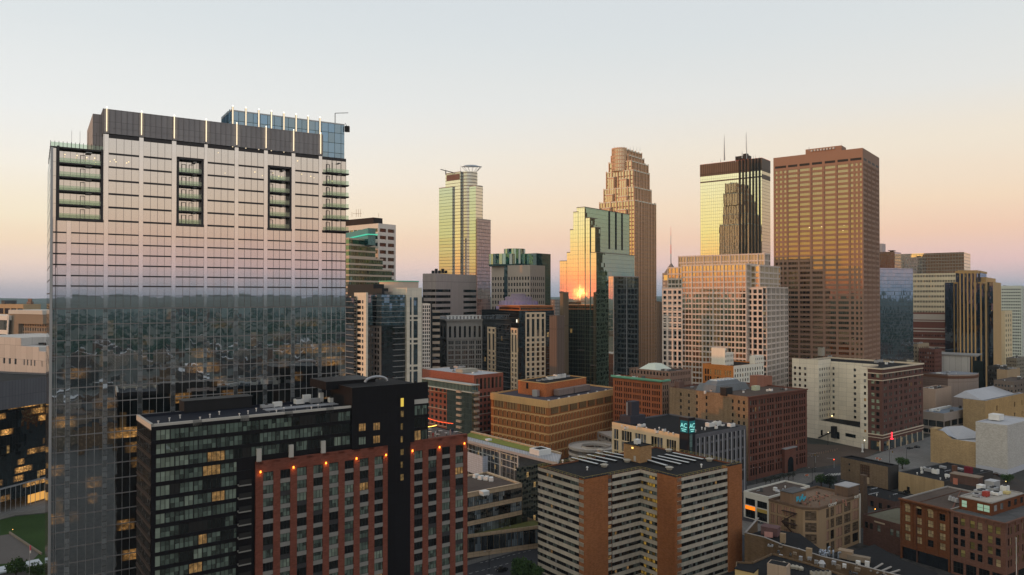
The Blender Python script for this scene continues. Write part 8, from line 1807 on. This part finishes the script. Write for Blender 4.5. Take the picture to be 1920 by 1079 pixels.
# low-rise districts beyond and around, seen between towers and mirrored in the glass
def city_mass():
    rr = random.Random(17); mats = [wall('low_city_%d' % k, c, .3, .9, joint=(3, 3.5, 1.0)) for k, c in enumerate(((.16, .10, .07), (.26, .22, .18), (.10, .09, .09), (.34, .31, .28), (.20, .13, .08), (.07, .075, .08)))]
    rf = [M_ROOF, M_ROOFG, M_ROOFB, M_ROOFW]; m = MB(); ang = math.radians(38)
    l, r = dirs(38)
    def blk(c, sx, sy, h, k): 
        m.box((c.x, c.y, 0), sx, sy, h, ang, k); m.box((c.x, c.y, h), sx*.97, sy*.97, .3, ang, 6+rr.randrange(4))
        if rr.random() < .5: m.box((c.x+rr.uniform(-5, 5), c.y+rr.uniform(-5, 5), h), 4, 3, 2, ang, 8)
    # behind the camera
    for i in range(-16, 17):
        for j in range(-16, 17):
            base = r*(i*95)+l*(j*85)
            if base.y > -70 and not (base.length > 1000 and base.y > 0): continue
            far = base.length
            if far > 1450: continue
            for k in range(3):
                if rr.random() < .30: continue
                c = base+r*rr.uniform(-30, 30)+l*rr.uniform(-26, 26); h = rr.choice((5, 7, 9, 12, 16, 22)) if far < 900 else rr.choice((4, 6, 8, 12))
                blk(c, rr.uniform(14, 40), rr.uniform(12, 34), h, rr.randrange(6))
    tag(m.build('low_rise_district', mats+rf), 'low brick and concrete blocks spreading to the horizon around the towers', 'city district', kind='stuff')
    m = MB()
    for i in range(420):
        x = rr.uniform(-4500, 4500); y = rr.uniform(1150, 4500) if rr.random() < .6 else rr.uniform(-4500, -1500)
        if abs(x) > abs(y)*1.2: continue
        m.box((x, y, 0), rr.uniform(15, 60), rr.uniform(12, 40), rr.choice((5, 7, 9, 14, 20)), ang, rr.randrange(6))
    tag(m.build('distant_buildings', mats), 'pale low buildings scattered among trees toward the horizon', 'city district', kind='stuff')
    # woodland canopy masses
    m = MB(); 
    for i in range(9000):
        a = rr.uniform(0, 2*math.pi); d = rr.uniform(1000, 5200); x, y = d*math.sin(a), d*math.cos(a)
        if y > 0 and d < 1250: continue
        s = rr.uniform(5, 12)*(1+d/3500); z = rr.uniform(7, 12); n0 = 6; top = (x, y, z); ring = [(x+s*math.cos(2*math.pi*k/n0+i)*rr.uniform(.7, 1.1), y+s*math.sin(2*math.pi*k/n0+i)*rr.uniform(.7, 1.1), z*.62) for k in range(n0)]
        for k in range(n0):
            p, q = ring[k], ring[(k+1) % n0]; m.poly([p, q, top]); m.quad((p[0], p[1], 0), (q[0], q[1], 0), q, p)
    tag(m.build('woodland', wall('woodland_green', (.018, .045, .030), .4, 1)), 'far woodland canopy between the districts', 'woodland', kind='stuff')
city_mass()

def haze():
    m = bpy.data.materials.new('haze_air'); m.use_nodes = True; nt = m.node_tree; [nt.nodes.remove(n) for n in list(nt.nodes)]
    out = nt.nodes.new('ShaderNodeOutputMaterial'); v = nt.nodes.new('ShaderNodeVolumePrincipled'); nt.links.new(v.outputs[0], out.inputs['Volume'])
    v.inputs['Color'].default_value = (.50, .74, .92, 1); v.inputs['Density'].default_value = 3.8e-5; v.inputs['Anisotropy'].default_value = 0
    S = 15500; me = bpy.data.meshes.new('haze'); z0, z1 = -2.5, 345; vs = [(x*S, y*S, z) for z in (z0, z1) for x, y in ((-1, -1), (1, -1), (1, 1), (-1, 1))]
    me.from_pydata(vs, [], [(3, 2, 1, 0), (4, 5, 6, 7), (0, 1, 5, 4), (1, 2, 6, 5), (2, 3, 7, 6), (3, 0, 4, 7)]); me.materials.append(m)
    o = bpy.data.objects.new('haze', me); C.objects.link(o); tag(o, kind='stuff', label='thin blue evening haze over the whole city', cat='haze')
# ---------------- ground ----------------
def ground():
    m, N, L, out = newmat('ground_surface'); b = N.new('ShaderNodeBsdfPrincipled'); L.new(b.outputs[0], out.inputs[0]); b.inputs['Roughness'].default_value = .95
    g = N.new('ShaderNodeNewGeometry'); ln = N.new('ShaderNodeVectorMath'); ln.operation = 'LENGTH'; L.new(g.outputs['Position'], ln.inputs[0])
    n1 = noise(N, L, .006, 5); n2 = noise(N, L, .05, 4); n3 = noise(N, L, .4, 4)
    cr = N.new('ShaderNodeValToRGB'); e = cr.color_ramp.elements; e[0].position = .35; e[0].color = (.022, .022, .023, 1); e[1].position = .65; e[1].color = (.065, .06, .055, 1); L.new(n3, cr.inputs[0])
    c2 = N.new('ShaderNodeValToRGB'); e = c2.color_ramp.elements; e[0].position = .42; e[0].color = (.012, .026, .016, 1); e[1].position = .66; e[1].color = (.05, .06, .045, 1); x = e.new(.72); x.color = (.22, .20, .18, 1); L.new(n2, c2.inputs[0])
    f = N.new('ShaderNodeMapRange'); f.inputs['From Min'].default_value = 700; f.inputs['From Max'].default_value = 1500; L.new(nmath(N, L, 'MULTIPLY_ADD', n1, 700, ln.outputs['Value']), f.inputs[0])
    L.new(mixc(N, L, f.outputs[0], cr.outputs[0], c2.outputs[0]), b.inputs['Base Color'])
    mb = MB(); S = 15000
    mb.poly([(-S, -S, 0), (S, -S, 0), (S, S, 0), (-S, S, 0)]); struct('ground', mb, m)
    hm, N, L, out = newmat('wooded_hills'); b = N.new('ShaderNodeBsdfPrincipled'); L.new(b.outputs[0], out.inputs[0]); b.inputs['Roughness'].default_value = 1
    n = noise(N, L, .004, 5); cr = N.new('ShaderNodeValToRGB'); e = cr.color_ramp.elements; e[0].color = (.012, .03, .022, 1); e[1].color = (.05, .085, .06, 1); L.new(n, cr.inputs[0]); L.new(cr.outputs[0], b.inputs['Base Color'])
    mb = MB(); rr = random.Random(11)
    for (rad, h0, h1) in ((7000, 40, 75), (11500, 70, 112)):
        n = 220; hs = [h0+(h1-h0)*(.5+.5*math.sin(i*.21+rad)*math.sin(i*.087+1)) + rr.uniform(-6, 6) for i in range(n)]
        for i in range(n):
            a0, a1 = 2*math.pi*i/n, 2*math.pi*(i+1)/n; z0, z1 = hs[i], hs[(i+1) % n]
            def q(r_, a, z): return (r_*math.cos(a), r_*math.sin(a), z)
            mb.quad(q(rad-1500, a0, -1), q(rad-1500, a1, -1), q(rad, a1, z1), q(rad, a0, z0)); mb.quad(q(rad, a0, z0), q(rad, a1, z1), q(rad+3000, a1, 0), q(rad+3000, a0, 0))
    struct('hills', mb, hm)
ground()
haze()
